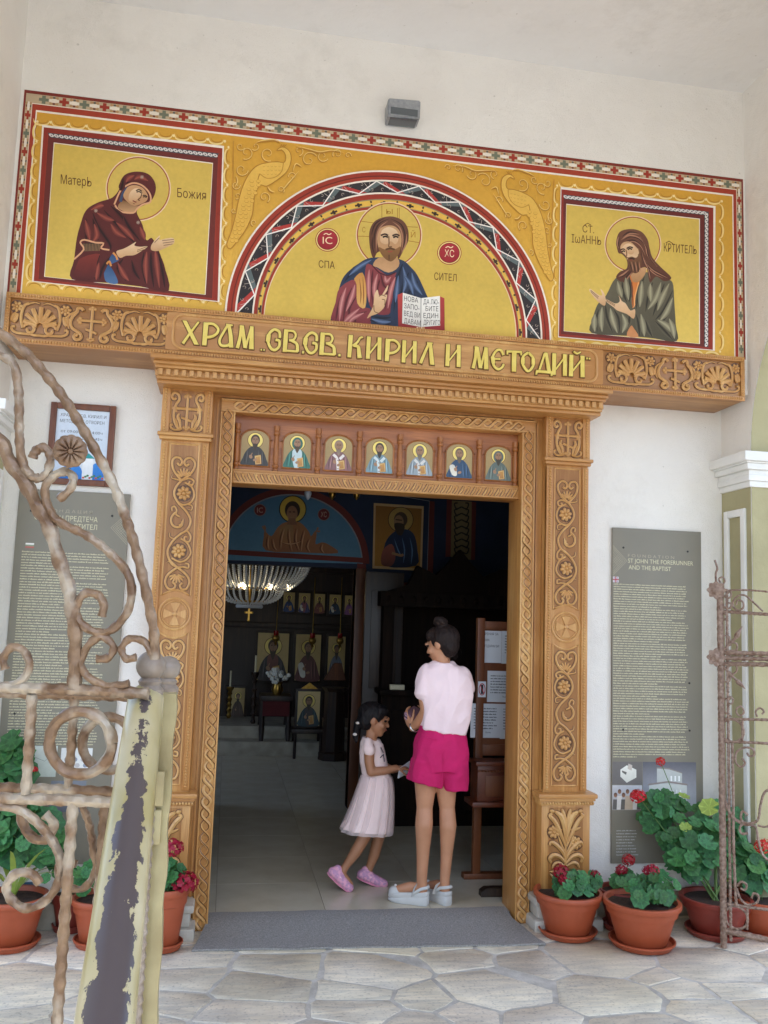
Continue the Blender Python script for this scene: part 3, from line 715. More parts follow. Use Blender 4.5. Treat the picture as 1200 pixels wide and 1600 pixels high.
for s in (-1, 1):
    for e in (xi + 0.004, xo - 0.004): m.box(*sorted((XC + s * (e - 0.004), XC + s * (e + 0.004))), YJ - 0.006, YJ + 0.002, ZG, 2.735, 0.002)
for z in (2.742, 2.806): m.box(XC - xo, XC + xo, YJ - 0.006, YJ + 0.002, z - 0.004, z + 0.004, 0.002)
m.build('fillet', 'oak_carved', frame)

# ---- cornice with dentils
m = MB()
CX = 1.262
def corn(d, z0, z1, bev=0.004, dx=0.0): m.box(XC - CX - dx, XC + CX + dx, -0.0006 - d, -0.0006, z0, z1, bev)
corn(0.265, 2.832, 2.852); corn(0.285, 2.852, 2.868); corn(0.29, 2.868, 2.906, 0.002); corn(0.315, 2.906, 2.922, 0.003, 0.01); corn(0.335, 2.922, 2.942, 0.008, 0.02); corn(0.365, 2.942, 2.968, 0.009, 0.035)
m.box(XC - 0.97, XC + 0.97, -0.25, -0.0007, 2.8605, 2.8315)
corn_o = m.build('cornice', 'oak_long', portal)
dm = MB(); dm.box(-0.0115, 0.0115, -0.0085, 0.004, -0.0165, 0.0165, 0.002); dme = dm.mesh('dentil'); dme.materials.append(MATS['oak_carved'])
nd = 62
for i in range(nd):
    x = XC - CX + 0.018 + (2 * CX - 0.036) * i / (nd - 1)
    mesh_obj('dentil', dme, None, corn_o, (x - XC, -0.298 + 0.1, 2.887 - ZG))
for s in (-1, 1):
    for j in range(5):
        mesh_obj('dentil', dme, None, corn_o, (s * (CX + 0.003), -0.265 + j * 0.045 + 0.1, 2.887 - ZG), (0, 0, pi / 2 * s))

# ---- sign beam: long board, bead rows, centre tablet, friezes, letters
m = MB(); m.box(-2.018, 2.15, -0.33, -0.0008, 2.9705, 3.236, 0.004)
beam = m.build('sign_beam', 'oak_ground_long', portal)
m = MB()
for z in (3.222, 2.982): m.box(-2.022, 2.154, -0.345, -0.33, z - 0.014, z + 0.014, 0.003)
for x in (-2.010, 2.142): m.box(x - 0.012, x + 0.012, -0.345, -0.33, 2.997, 3.207, 0.003)
m.build('beam_edge', 'oak_long', beam)
m = MB()
for z in (3.222, 2.982): beads(m, (-2.01, -0.346, z), (2.142, -0.346, z), 0.0085, 0.0145)
for x in (-2.010, 2.142): beads(m, (x, -0.346, 2.998), (x, -0.346, 3.205), 0.0075, 0.0145)
tag(m.build('bead_row', 'oak_carved', beam), kind='stuff')
def rrect(x0, x1, z0, z1, r, n=8):
    o = []
    for cx, cz, a in ((x1 - r, z1 - r, 0), (x0 + r, z1 - r, pi / 2), (x0 + r, z0 + r, pi), (x1 - r, z0 + r, 1.5 * pi)):
        o += [(cx + r * cos(a + pi / 2 * i / n), cz + r * sin(a + pi / 2 * i / n)) for i in range(n + 1)]
    return o
m = MB(); m.prism(rrect(-1.205, 1.262, 2.998, 3.206, 0.012), -0.342, -0.329); m.build('tablet', 'oak_long', beam)
m = MB(); rr = rrect(-1.168, 1.222, 3.008, 3.196, 0.055); m.tube([(x, -0.343, z) for x, z in rr + rr[:1]], 0.0085, 8, cap=False); m.build('tablet_rim', 'oak_carved', beam)
m = MB()
def frieze(x0, x1):
    y = -0.331; zc = 3.102; W = (x1 - x0); k = W / 1000.0
    for cx in (x0 + W * 0.19, x1 - W * 0.17):
        palmette(m, cx, zc - 0.035, 0.10, y, 7, 0.25, pi - 0.25)
        for t in (-1, 1):
            u = 0.00082
            sp = [(cx + t * (62 * u + p[0] * u), zc - 0.055 + p[1] * u) for p in spiral(0, 0, 40, 12, 0.3, 0.3 + 2 * pi)]
            relief(m, sp[::-1], 0.0085, y, 2)
            relief(m, scroll(cx, zc, t, u, [(102, -62), (118, 0), (112, 60), (98, 92), (78, 100)]), 0.0085, y)
            relief(m, scroll(cx, zc, t, u, [(78, 100), (40, 112), (10, 104)]), 0.006, y, taper='end')
            relief(m, scroll(cx, zc, t, u, [(60, -100), (105, -98), (140, -95), (166, -80), (168, -58), (150, -56)]), 0.0075, y)
            relief(m, scroll(cx, zc, t, u, [(140, 30), (150, -5), (160, -30)]), 0.013, y, taper=True)
            relief(m, scroll(cx, zc, t, u, [(152, 36), (170, 5), (172, -25)]), 0.010, y, taper=True)
            rosette(m, cx + t * 148 * u, zc + 76 * u, 0.031, y, 7)
            relief(m, scroll(cx, zc, t, u, [(0, -102), (30, -104), (60, -96)]), 0.008, y)
    cx = x0 + W * 0.515; u = 0.00088
    cross3(m, cx, zc, 0.165, y, 0.0085)
    for t in (-1, 1):
        relief(m, scroll(cx, zc, t, u, [(52, 78), (64, 92), (84, 90), (90, 66), (110, 40), (122, 5), (112, -30), (84, -50), (60, -66), (56, -92), (78, -104), (96, -90), (88, -72), (74, -80)]), 0.0095, y)
        relief(m, scroll(cx, zc, t, u, [(98, 70), (134, 40), (142, 0), (126, -40)]), 0.007, y, taper=True)
for x0, x1 in ((-1.995, -1.205), (1.275, 2.125)):
    OUTLINE = MB(); m = MB(); frieze(x0, x1); m.build('frieze_carving', 'oak_carved', beam); tag(OUTLINE.build('dark_outline', 'oak_outline', beam), kind='stuff')
# letters: strokes in a unit box (x right, y up), each (points, width at start, width at end)
GL = {
 'Х': [([(.08, 1), (.88, .0)], .25, .27), ([(.93, 1), (.45, .47), (.06, .0)], .1, .17)],
 'Р': [([(.2, 1), (.17, 0)], .27, .24), ([(.2, .94), (.6, .96), (.88, .78), (.84, .58), (.6, .42), (.3, .36)], .13, .15)],
 'А': [([(.6, 1), (.75, .55), (.83, 0)], .2, .27), ([(.55, .97), (.3, .62), (.1, .28), (.22, .06), (.55, .06), (.72, .14)], .14, .16), ([(.45, .99), (.85, .97)], .08, .08)],
 'М': [([(.22, .97), (.2, .5), (.08, 0)], .13, .2), ([(.28, 1), (.52, .02)], .2, .2), ([(.8, 1), (.52, .02)], .1, .14), ([(.82, 1), (.86, 0)], .2, .26), ([(.14, .98), (.36, .97)], .07, .07)],
 'С': [([(.88, .6), (.84, .86), (.52, .95), (.22, .74), (.16, .44), (.36, .12), (.62, .05), (.86, .22), (.86, .46), (.62, .5)], .16, .16), ([(.2, .7), (.17, .4)], .26, .26)],
 'В': [([(.2, 1), (.17, 0)], .25, .25), ([(.2, .94), (.62, .95), (.78, .78), (.66, .58), (.4, .53)], .12, .13), ([(.5, .53), (.86, .4), (.92, .06)], .13, .2), ([(.1, .06), (.95, .06)], .12, .12)],
 'К': [([(.2, 1), (.15, 0)], .26, .22), ([(.92, .95), (.76, .9), (.6, .7), (.34, .52)], .1, .15), ([(.4, .54), (.66, .5), (.72, .3), (.78, 0)], .15, .26)],
 'И': [([(.16, 1), (.14, 0)], .24, .24), ([(.84, 1), (.86, 0)], .24, .24), ([(.24, .24), (.76, .78)], .12, .12)],
 'Л': [([(.7, 1), (.86, 0)], .2, .27), ([(.62, .98), (.36, .5), (.12, .03)], .14, .2), ([(.5, .98), (.85, .98)], .07, .07)],
 'Е': [([(.9, .72), (.74, .93), (.46, .9), (.22, .6), (.28, .22), (.56, .05), (.82, .14), (.94, .3)], .15, .14), ([(.3, .5), (.72, .52)], .11, .11), ([(.2, .6), (.26, .3)], .24, .24)],
 'Т': [([(.5, .95), (.5, 0)], .28, .26), ([(.04, .9), (.96, .93)], .13, .13), ([(.06, .93), (.08, .76)], .08, .1), ([(.94, .95), (.92, .78)], .08, .1)],
 'О': [([(.5, .93), (.2, .74), (.15, .4), (.5, .07), (.82, .34), (.82, .7), (.5, .93)], .15, .15), ([(.18, .68), (.18, .4)], .2, .2), ([(.82, .68), (.83, .4)], .2, .2)],
 'Д': [([(.62, 1), (.84, .12)], .18, .24), ([(.55, .97), (.22, .18)], .13, .13), ([(.02, .1), (1.0, .1)], .16, .16), ([(.04, .12), (.02, -.06)], .12, .1), ([(.97, .12), (1.0, -.06)], .12, .1)],
 '.': [([(.1, .08), (.9, .08)], .9, .9)],
}
GL['Й'] = GL['И'] + [([(.3, 1.17), (.5, 1.08), (.72, 1.17)], .09, .09)]
def letter(ch, x0, x1, z0, z1):
    W, H = x1 - x0, z1 - z0; m = MB(); e = MB()
    for k, (pts, w0, w1) in enumerate(GL[ch]):
        pts = crom(pts, 5) if len(pts) > 2 else pts
        P2 = [(x0 + u * W, z0 + v * H) for u, v in pts]; n = len(P2)
        for mm, grow, yf, yb in ((m, 0.0, -0.3545 - 0.0004 * k, -0.340), (e, 0.0045, -0.3475 - 0.0002 * k, -0.3395)):
            L, Rr = [], []
            for i, p in enumerate(P2):
                q0, q1 = P2[max(i - 1, 0)], P2[min(i + 1, n - 1)]; dx, dy = q1[0] - q0[0], q1[1] - q0[1]; d = hypot(dx, dy) or 1
                ww = (w0 + (w1 - w0) * i / (n - 1)) * W / 2 + grow
                ext = 0
                if grow and i == 0: ext = -grow
                if grow and i == n - 1: ext = grow
                px_, pz_ = p[0] + dx / d * ext, p[1] + dy / d * ext
                if n == 2 and abs(dy) > abs(dx) * 0.6:      # upright strokes end level
                    L.append((px_ - ww, p[1] + (grow if (dy > 0) == (i == 1) else -grow))); Rr.append((px_ + ww, p[1] + (grow if (dy > 0) == (i == 1) else -grow)))
                else: L.append((px_ - dy / d * ww, pz_ + dx / d * ww)); Rr.append((px_ + dy / d * ww, pz_ - dx / d * ww))
            for i in range(n - 1): pass
            poly = L + Rr[::-1]
            mm.prism(poly, yf, yb)
    o = m.build('letter', 'gold_letter', beam, smooth=False); e.build('letter_outline', 'letter_edge', beam, smooth=False)
def lx(zx, zy, ox, oy, sc): return onY(ox + zx / sc, oy + zy / sc, -0.35).x
A_ = [('Х', 55, 150), ('Р', 165, 268), ('А', 258, 352), ('М', 363, 465), ('С', 527, 620), ('В', 624, 720), ('С', 738, 830), ('В', 832, 930), ('К', 993, 1087), ('И', 1100, 1190)]
B_ = [('Р', 32, 116), ('И', 120, 198), ('Л', 208, 288), ('И', 342, 422), ('М', 478, 562), ('Е', 566, 644), ('Т', 650, 732), ('О', 722, 802), ('Д', 803, 882), ('И', 882, 960), ('Й', 968, 1050)]
for ch, a, c in A_: letter(ch, lx(a, 150, 270, 480, 3.636), lx(c, 150, 270, 480, 3.636), 3.034, 3.160)
for ch, a, c in B_: letter(ch, lx(a, 140, 590, 520, 3.243), lx(c, 140, 590, 520, 3.243), 3.030, 3.156)
for a in (733, 940): letter('.', lx(a, 250, 270, 480, 3.636), lx(a + 15, 250, 270, 480, 3.636), 3.034, 3.12)
for a in (498, 514): letter('.', lx(a, 235, 270, 480, 3.636), lx(a + 10, 235, 270, 480, 3.636), 3.03, 3.10)
for a in (1056, 1069): letter('.', lx(a, 130, 590, 520, 3.243), lx(a + 9, 130, 590, 520, 3.243), 3.138, 3.20)

# ---- transom with seven icons
YT = -0.03
m = MB(); m.box(XC - xi, XC + xi, YT, 0.1, 2.405, 2.735)
trans = m.build('transom', 'mahogany', portal, smooth=False)
m = MB(); m.box(XC - xi + 0.001, XC + xi - 0.001, YT - 0.04, 0.105, 2.343, 2.41, 0.005)
m.box(XC - xi + 0.001, XC + xi - 0.001, YT - 0.03, YT + 0.0, 2.41, 2.425, 0.004)
m.build('transom_rail', 'oak_long', trans)
m = MB(); n = 46; OUTLINE = MB()
for i in range(n):
    x = XC - xi + 0.03 + (2 * xi - 0.06) * i / (n - 1); t = 1 if i < n / 2 else -1
    if i % 2: m.ell((x - t * 0.004, YT - 0.041, 2.391), (0.008, 0.006, 0.008), 8, 6)
    relief(m, [(x - t * 0.014, 2.40), (x - t * 0.002, 2.374), (x + t * 0.014, 2.352)], 0.0068, YT - 0.04, 3, taper=True)
for z in (2.349, 2.404): m.box(XC - xi + 0.01, XC + xi - 0.01, YT - 0.044, YT - 0.038, z - 0.002, z + 0.002)
m.build('rope_carving', 'oak_carved', trans); tag(OUTLINE.build('dark_outline', 'oak_outline', trans), kind='stuff'); OUTLINE = MB()
bal = MB(); bal.lathe([(0.016, 0), (0.016, .012), (0.011, .016), (0.018, .026), (0.018, .036), (0.011, .042), (0.015, .06), (0.0145, .16), (0.011, .205), (0.018, .212), (0.018, .222), (0.012, .228), (0.017, .24), (0.017, .262)], (0, 0, 0), 14)
bme = bal.mesh('baluster'); bme.materials.append(MATS['mahogany_upright'])
NI = 7; iw = (2 * xi) / NI
for i in range(NI + 1):
    x = XC - xi + iw * i; x = min(max(x, XC - xi + 0.018), XC + xi - 0.018)
    mesh_obj('baluster', bme, None, trans, (x - XC, YT - 0.012 + 0.1, 2.426 - ZG))
def saint(A, x, z, W, H, bgc, robe, hair, skin=(.36, .2, .11), beard=1.0, robe2=None, item=None, halo=(.75, .6, .16), hood=False, s=1.0, stole=None):
    """small bust of a haloed saint in a picture W x H with lower left corner x, z (v up)"""
    P_ = lambda pts: [(x + u * W, z + v * H) for u, v in pts]
    A.poly(P_([(0, 0), (1, 0), (1, .72)] + [(.5 + .5 * cos(a), .72 + .28 * sin(a)) for a in [pi * i / 14 for i in range(1, 14)]] + [(0, .72)]) if s else P_([(0, 0), (1, 0), (1, 1), (0, 1)]), bgc, tuple(c * 1.15 for c in bgc))
    k = W / H
    A.ell(x + .5 * W, z + .72 * H, .29 * W, .29 * W, (.1, .03, .01)); A.ell(x + .5 * W, z + .72 * H, .27 * W, .27 * W, halo, tuple(min(1, c * 1.25) for c in halo))
    dk = tuple(c * .3 for c in robe); lt = tuple(min(1, c * 1.9 + .04) for c in robe)
    A.poly(P_([(.06, .0), (.08, .22), (.2, .42), (.38, .54), (.62, .54), (.8, .42), (.92, .22), (.95, .0)]), robe, tuple(c * .8 for c in robe), 4)
    for u0, u1 in ((.2, .14), (.3, .27), (.7, .74), (.82, .88)): A.line(P_([(u0, .42), ((u0 + u1) / 2 - .02, .22), (u1, .02)]), .025 * W, dk, smooth=4, taper=True)
    for u0, u1 in ((.25, .2), (.63, .68), (.77, .8)): A.line(P_([(u0, .45), ((u0 + u1) / 2, .22), (u1, .03)]), .022 * W, lt, smooth=4, taper=True)
    if robe2: A.poly(P_([(.36, .53), (.64, .53), (.68, .3), (.58, .02), (.42, .02), (.33, .3)]), robe2, None, 3)
    if stole:
        A.line(P_([(.3, .46), (.45, .34), (.5, .02)]), .1 * W, stole, smooth=4); A.line(P_([(.7, .46), (.55, .34)]), .1 * W, stole, smooth=3)
        for v in (.3, .18, .06): A.line(P_([(.455, v), (.545, v)]), .02 * W, (.12, .05, .04))
    if hood: A.ell(x + .5 * W, z + .7 * H, .2 * W, .235 * W, tuple(c * .8 for c in robe))
    else: A.ell(x + .5 * W, z + .73 * H, .165 * W, .2 * W, hair)
    A.ell(x + .5 * W, z + .69 * H, .125 * W, .18 * W, tuple(c * .8 for c in skin), skin)
    A.poly(P_([(.45, .58), (.55, .58), (.57, .5), (.43, .5)]), tuple(c * .6 for c in skin))
    if beard: A.poly(P_([(.385, .67), (.44, .62), (.56, .62), (.615, .67), (.58, .55), (.5, .55 - .12 * beard), (.42, .55)]), hair, tuple(c * .7 for c in hair), 3)
    for du in (-.05, .05):
        A.line(P_([(.5 + du - .032, .735), (.5 + du + .032, .735)]), .02 * W, (.04, .02, .01)); A.line(P_([(.5 + du - .04, .765), (.5 + du + .04, .765)]), .014 * W, (.05, .03, .02))
    A.line(P_([(.5, .74), (.505, .67)]), .02 * W, tuple(c * .6 for c in skin)); A.line(P_([(.465, .63), (.535, .63)]), .018 * W, (.14, .04, .03))
    if item == 'book':
        A.poly(P_([(.5, .28), (.72, .32), (.76, .06), (.54, .03)]), (.4, .17, .04), (.55, .3, .08)); A.line(P_([(.52, .26), (.7, .29), (.73, .08), (.56, .06), (.52, .26)]), .018 * W, (.75, .6, .25))
    if item == 'scroll': A.poly(P_([(.12, .34), (.3, .38), (.42, .16), (.38, .06), (.22, .1)]), (.75, .72, .62), (.6, .58, .5), 3)
    if item: A.ell(x + .52 * W, z + .17 * H, .075 * W, .05 * W, skin, None, .4)
    A.ell(x + .36 * W, z + .25 * H, .06 * W, .075 * W, skin, None, .5); A.line(P_([(.36, .27), (.41, .36)]), .03 * W, skin)
SA = [dict(robe=(.045, .042, .04), hair=(.05, .03, .015), item='book'), dict(robe=(.04, .17, .13), hair=(.09, .06, .03), item='book', robe2=(.5, .62, .64), hood=True),
      dict(robe=(.25, .12, .12), hair=(.28, .2, .14), item='book', stole=(.75, .7, .66)), dict(robe=(.2, .32, .37), hair=(.05, .035, .02), item='book', stole=(.6, .68, .7)),
      dict(robe=(.3, .36, .4), hair=(.2, .17, .13), item='book', stole=(.62, .62, .6)), dict(robe=(.03, .075, .15), hair=(.15, .11, .07), item='scroll'),
      dict(robe=(.13, .17, .15), hair=(.06, .05, .03), item='book', hood=True)]
tm = MB()
for i in range(NI):
    x0 = XC - xi + iw * i + 0.052; W = iw - 0.104 + 0.02; x0 -= 0.01; z0 = 2.452; H = 0.205
    A = Art(lambda u, v, L: (u, YT - 0.0012 - L, v))
    saint(A, x0, z0, W, H, (.34, .24, .1), **SA[i])
    A.build('icon', 'icon_paint', trans)
    arc = [(x0 - 0.006, z0 - 0.002), (x0 - 0.006, z0 + 0.72 * H), (x0 - 0.016, z0 + 0.74 * H)] + [(x0 + W / 2 - (W / 2 + 0.006) * cos(a), z0 + .74 * H + (.28 * H) * sin(a)) for a in [pi * j / 12 for j in range(13)]] + [(x0 + W + 0.016, z0 + 0.74 * H), (x0 + W + 0.006, z0 + 0.72 * H), (x0 + W + 0.006, z0 - 0.002), (x0 - 0.006, z0 - 0.002)]
    tm.tube([(u, YT - 0.002, v) for u, v in arc], 0.0055, 6, cap=False)
tm.build('niche_rim', 'mahogany_upright', trans)

# ================================================================ the painting over the door
mural = thing('mural', 'painted wall frieze of three haloed figures on gold ground above the door', 'mural', (0.1, YM, 3.236))
def fpx(d):
    def f(px_, py_, L):
        p = onY(px_, py_, YM - d); return (p.x, p.y - L, p.z)
    return f
def fw(d): return lambda x, z, L: (x, YM - d - L, z)
RED, DRED, MAROON, WHT = hx('a23a22'), hx('7c2a1c'), hx('5a2620'), hx('efe2d2')
OCH, OCHL, OCHD, FIELD, FIELD2 = hx('e0b24c'), hx('f2d68c'), hx('b07a24'), hx('d2b252'), hx('d6b85a')
MX0, MX1, MZ0, MZ1 = -2.032, 2.190, 3.238, 4.384
A = Art(fw(0.0012))
def rect(A, x0, x1, z0, z1, c, c2=None): A.poly([(x0, z0), (x1, z0), (x1, z1), (x0, z1)], c, c2)
rect(A, MX0, MX1, MZ0, MZ1, DRED)
t1, t2, t3, t4 = 0.018, 0.071, 0.108, 0.119
SW = 0.62                                            # side bands are narrower than the top one
rect(A, MX0 + t1 * SW, MX1 - t1 * SW, MZ0, MZ1 - t1, hx('bda888'))
rect(A, MX0 + t2 * SW, MX1 - t2 * SW, MZ0, MZ1 - t2, WHT)
rect(A, MX0 + (t2 + .004) * SW, MX1 - (t2 + .004) * SW, MZ0, MZ1 - t2 - .004, RED)
rect(A, MX0 + t3 * SW, MX1 - t3 * SW, MZ0, MZ1 - t3, WHT)
rect(A, MX0 + t4 * SW, MX1 - t4 * SW, MZ0, MZ1 - t4, OCH, hx('d29c34'))
def crossrow(a, bq, horiz, fixed, c, wscale=1.0):
    n = int(abs(bq - a) / 0.104); st = (bq - a) / n
    for i in range(n):
        u = a + st * (i + .5); col = hx('9c3320') if i % 2 else hx('6f7460')
        def sq(du, dv, su, sv, cc):
            p0 = (u + du - su / 2, fixed + (dv - sv / 2) * wscale); p1 = (u + du + su / 2, fixed + (dv + sv / 2) * wscale)
            if horiz: rect(A, p0[0], p1[0], p0[1], p1[1], cc)
            else: rect(A, p0[1], p1[1], p0[0], p1[0], cc)
        sq(0, 0, .05, .017, col); sq(0, 0, .019, .047, col)
        o = st / 2
        sq(o, 0, .026, .05, hx('e6dccb')); sq(o, 0, .05, .016, hx('e6dccb')); sq(o, .0175, .046, .013, hx('b08a5e')); sq(o, -.0175, .046, .013, hx('b08a5e'))
        sq(o, .0175, .012, .011, hx('5d5a50')); sq(o, -.0175, .012, .011, hx('6e3a2a'))
crossrow(MX0 + .05, MX1 - .05, True, MZ1 - (t1 + t2) / 2, 0)
crossrow(MZ0 + .01, MZ1 - .09, False, MX0 + (t1 + t2) / 2 * SW, 0, SW); crossrow(MZ0 + .01, MZ1 - .09, False, MX1 - (t1 + t2) / 2 * SW, 0, SW)
# scalloped ochre ornament beside the panels
def scallops(p0, p1, amp, n, side):
    dx, dz = (p1[0] - p0[0]) / n, (p1[1] - p0[1]) / n; L = hypot(dx, dz); ux, uz = dx / L, dz / L; vx, vz = -uz * side, ux * side
    for i in range(n):
        bx, bz = p0[0] + dx * i, p0[1] + dz * i
        f = lambda a, c: (bx + ux * a * L + vx * c * amp, bz + uz * a * L + vz * c * amp)
        A.line([f(.02, .0), f(.12, .75), f(.45, 1), (f(.8, .75)), f(.92, .1)], amp * .34, OCHL, smooth=4, taper=True)
        A.line([f(.16, .0), f(.25, .5), f(.5, .68), f(.75, .45), f(.8, .0)], amp * .16, OCHD, smooth=4, taper=True)
        e = f(.98, .35); A.ell(e[0], e[1], amp * .2, amp * .24, hx('f4dd9c'), None, 0, 10)
pw = lambda px_, py_: (onY(px_, py_, YM).x, onY(px_, py_, YM).z)
scallops(pw(52, 185), pw(352, 218), .034, 11, -1); scallops(pw(40, 448), pw(345, 478), .034, 11, 1)
scallops(pw(50, 440), pw(62, 190), .03, 8, 1) ; scallops(pw(352, 470), pw(360, 230), .03, 8, 1)
scallops(pw(872, 284), pw(1128, 312), .034, 10, -1); scallops(pw(868, 540), pw(1126, 560), .034, 10, 1)
scallops(pw(1122, 318), pw(1122, 550), .032, 8, 1); scallops(pw(869, 535), pw(873, 290), .03, 8, 1)
A.build('border', 'fresco_paint', mural)

# ---- spandrels with a peacock in scrolls
SPD = [(104, 130), (104, 60)]
def spandrel(mir):
    A = Art(fw(0.0060)); q0 = lambda zx, zy: pw(340 + zx / 4.286, 200 + zy / 4.286)
    def T(pts):
        o = [q0(*p) for p in pts]
        return [((0.056 - x) if mir else x, z) for x, z in o]
    u = 0.00084
    c1, c2, c3, c4 = hx('b07a28'), hx('bf8a32'), hx('ecc872'), hx('e4b850')
    A.line(T([(106, 90), (96, 700)]), .006, c2)
    for cx, cy, r, a, dr in ((150, 130, 30, .4, 1), (250, 130, 30, 2.4, -1), (540, 160, 34, 1.4, -1), (130, 460, 24, 2.0, -1), (105, 560, 20, .2, 1), (500, 330, 30, 3.0, 1), (420, 420, 26, .8, -1), (240, 640, 22, 1.8, 1), (870, 190, 22, .2, -1)):
        sp = spiral(cx, cy, r, 5, a, a + dr * 6.4); A.line(T(sp), .0075, c1, w1=.003); A.line(T([(x + 3, y - 4) for x, y in sp]), .004, c3, w1=.002)
    body = [(440, 235), (400, 230), (330, 236), (262, 258), (212, 310), (170, 390), (140, 490), (118, 600), (90, 700), (62, 780), (84, 812), (128, 765), (190, 680), (232, 580), (244, 470), (282, 388), (330, 392), (400, 350), (462, 296), (490, 230), (486, 170), (452, 136), (420, 134), (396, 156), (430, 152), (452, 178), (456, 214)]
    A.poly(T(body), hx('dbaa46'), hx('e2b654'), 3)
    A.line(T(body), .0045, hx('b07a28'), smooth=4, closed=True)
    A.line(T([(440, 235), (430, 290), (390, 330), (330, 340), (282, 310)]), .005, c2, smooth=5); A.line(T([(282, 310), (270, 350), (276, 392)]), .005, c1, smooth=4)
    for i in range(16):
        t = i / 15; cx = 250 - 150 * t + 12 * (i % 2); cy = 360 + 400 * t
        for d in (-22, 22):
            p = T([(cx + d * (1 - .4 * t), cy)])[0]; A.ell(p[0], p[1], .0125, .010, hx('c08a30'), None, 0, 12); A.ell(p[0], p[1] + .0015, .0108, .0082, hx('e2b654'), hx('dcac48'), 0, 12)
    for i in range(5):
        for j in range(3): p = T([(310 + 26 * i, 262 + 26 * j)])[0]; A.line([(p[0] - .006, p[1] + .003), (p[0], p[1] - .003), (p[0] + .006, p[1] + .003)], .002, c2)
    for cx, cy, r, a, dr in ((335, 180, 52, 1.2, 1), (610, 220, 56, -.5, -1), (158, 285, 46, .2, 1), (190, 172, 48, 2, -1), (700, 195, 40, .5, 1), (310, 470, 40, 1, -1), (120, 390, 30, 0, 1), (800, 180, 34, 2.6, 1)):
        sp = spiral(cx, cy, r, 8, a, a + dr * 7.2); A.line(T(sp), .009, c1, w1=.003); A.line(T([(x + 3, y - 4) for x, y in sp]), .0045, c3, w1=.002)
    for pts in ([(250, 110), (300, 95), (380, 90), (420, 110)], [(520, 130), (600, 150), (680, 170), (760, 160), (840, 175)], [(540, 300), (470, 380), (420, 440)], [(330, 400), (350, 430), (380, 440)], [(560, 270), (520, 250), (500, 300)], [(120, 330), (130, 370), (110, 410)]):
        A.line(T(pts), .010, c1, smooth=5, taper=True); A.line(T([(x + 4, y - 8) for x, y in pts]), .006, c3, smooth=5, taper=True)
    for d in (0, 10, 20): A.line(T([(420 + d, 134), (430 + d * 1.6, 112)]), .003, c1)
    p = T([(428, 150)])[0]; A.ell(p[0], p[1], .003, .003, c1, None, 0, 8)
    A.build('spandrel', 'fresco_paint', mural)
spandrel(False); spandrel(True)

# ---- the round arch: bands, zigzag, crosses
ACX, ACZ = 0.027, 3.240
A = Art(fw(0.0110))
def half(a, bq, c, n=56):
    A.poly([(ACX + a * cos(t), ACZ + bq * sin(t)) for t in [pi * i / n for i in range(n + 1)]], c)
half(.932, .925, WHT); half(.922, .915, hx('9a3423')); half(.900, .893, hx('6d2419')); half(.893, .886, hx('a23a25')); half(.878, .868, WHT); half(.868, .858, hx('2f2a2c'))
ra, rb_ = (.868, .858), (.785, .795); nz = 11
E2 = lambda r, t: (ACX + r[0] * cos(t), ACZ + r[1] * sin(t))
for i in range(nz * 2):
    a0 = pi * i / (nz * 2); a1 = pi * (i + 1) / (nz * 2); am = (a0 + a1) / 2
    o, q = (ra, rb_) if i % 2 == 0 else (rb_, ra)
    mid = lambda p, k, f: (p[0] + (k[0] - p[0]) * f, p[1] + (k[1] - p[1]) * f)
    P0, P1 = E2(o, a0), E2(q, a1)
    # slanting red or grey stripe beside the white zigzag line
    da = (a1 - a0) * .42
    if i % 2 == 0: A.poly([E2(ra, a0), E2(rb_, a1), E2(rb_, a1 - da), E2(ra, max(a0 - da, 0))], hx('5f6a6a'))
    else: A.poly([E2(rb_, a0), E2(ra, a1), E2(ra, a1 - da), E2(rb_, a0 - da)], hx('b03a34'))
    for rr, sgn in ((.845, 1), (.812, -1)):
        for tt, s2 in ((a0 + (a1 - a0) * .3, 1), (a0 + (a1 - a0) * .75, -1)):
            p = E2((rr, rr), tt); A.line(spiral(p[0], p[1], .011, .003, tt * sgn, tt * sgn + s2 * 4.5, 9), .0022, hx('b9a79a'))
    p = E2((.83, .83), am); t_ = am + .5; A.line([(p[0] - .025 * cos(t_), p[1] - .025 * sin(t_)), (p[0] + .025 * cos(t_), p[1] + .025 * sin(t_))], .0022, hx('c8b8aa'))
A.line([E2(ra if i % 2 == 0 else rb_, pi * i / (nz * 2)) for i in range(nz * 2 + 1)], .0075, hx('f3ece4'))
half(.785, .792, WHT); half(.776, .782, hx('9a3423')); half(.757, .752, hx('8d8062')); half(.753, .746, OCH)
for i in range(31):
    t = pi * (i + .5) / 31; r = (.742, .727)
    p = E2(r, t); ux, uz = -sin(t), cos(t); vx, vz = cos(t), sin(t)
    if i % 2 == 0:
        for L_, W_ in ((.021, .008), (.007, .017)): A.poly([(p[0] + ux * a * L_ + vx * c * W_ * .7, p[1] + uz * a * L_ + vz * c * W_ * .7) for a, c in ((-1, -1), (1, -1), (1, 1), (-1, 1))], hx('3b2a1c'))
    else:
        for dr in (.010, -.012): A.ell(p[0] + vx * dr, p[1] + vz * dr, .008, .006, hx('4a351f'), None, t, 8)
half(.738, .712, hx('8d8062')); half(.734, .707, hx('9e3422')); half(.722, .692, hx('e8c9a8')); half(.7165, .6865, FIELD)
A.build('arch_band', 'fresco_paint', mural); ARCH_TOP = 0.0110 + max(l for b_, l in A.sh) * A.step

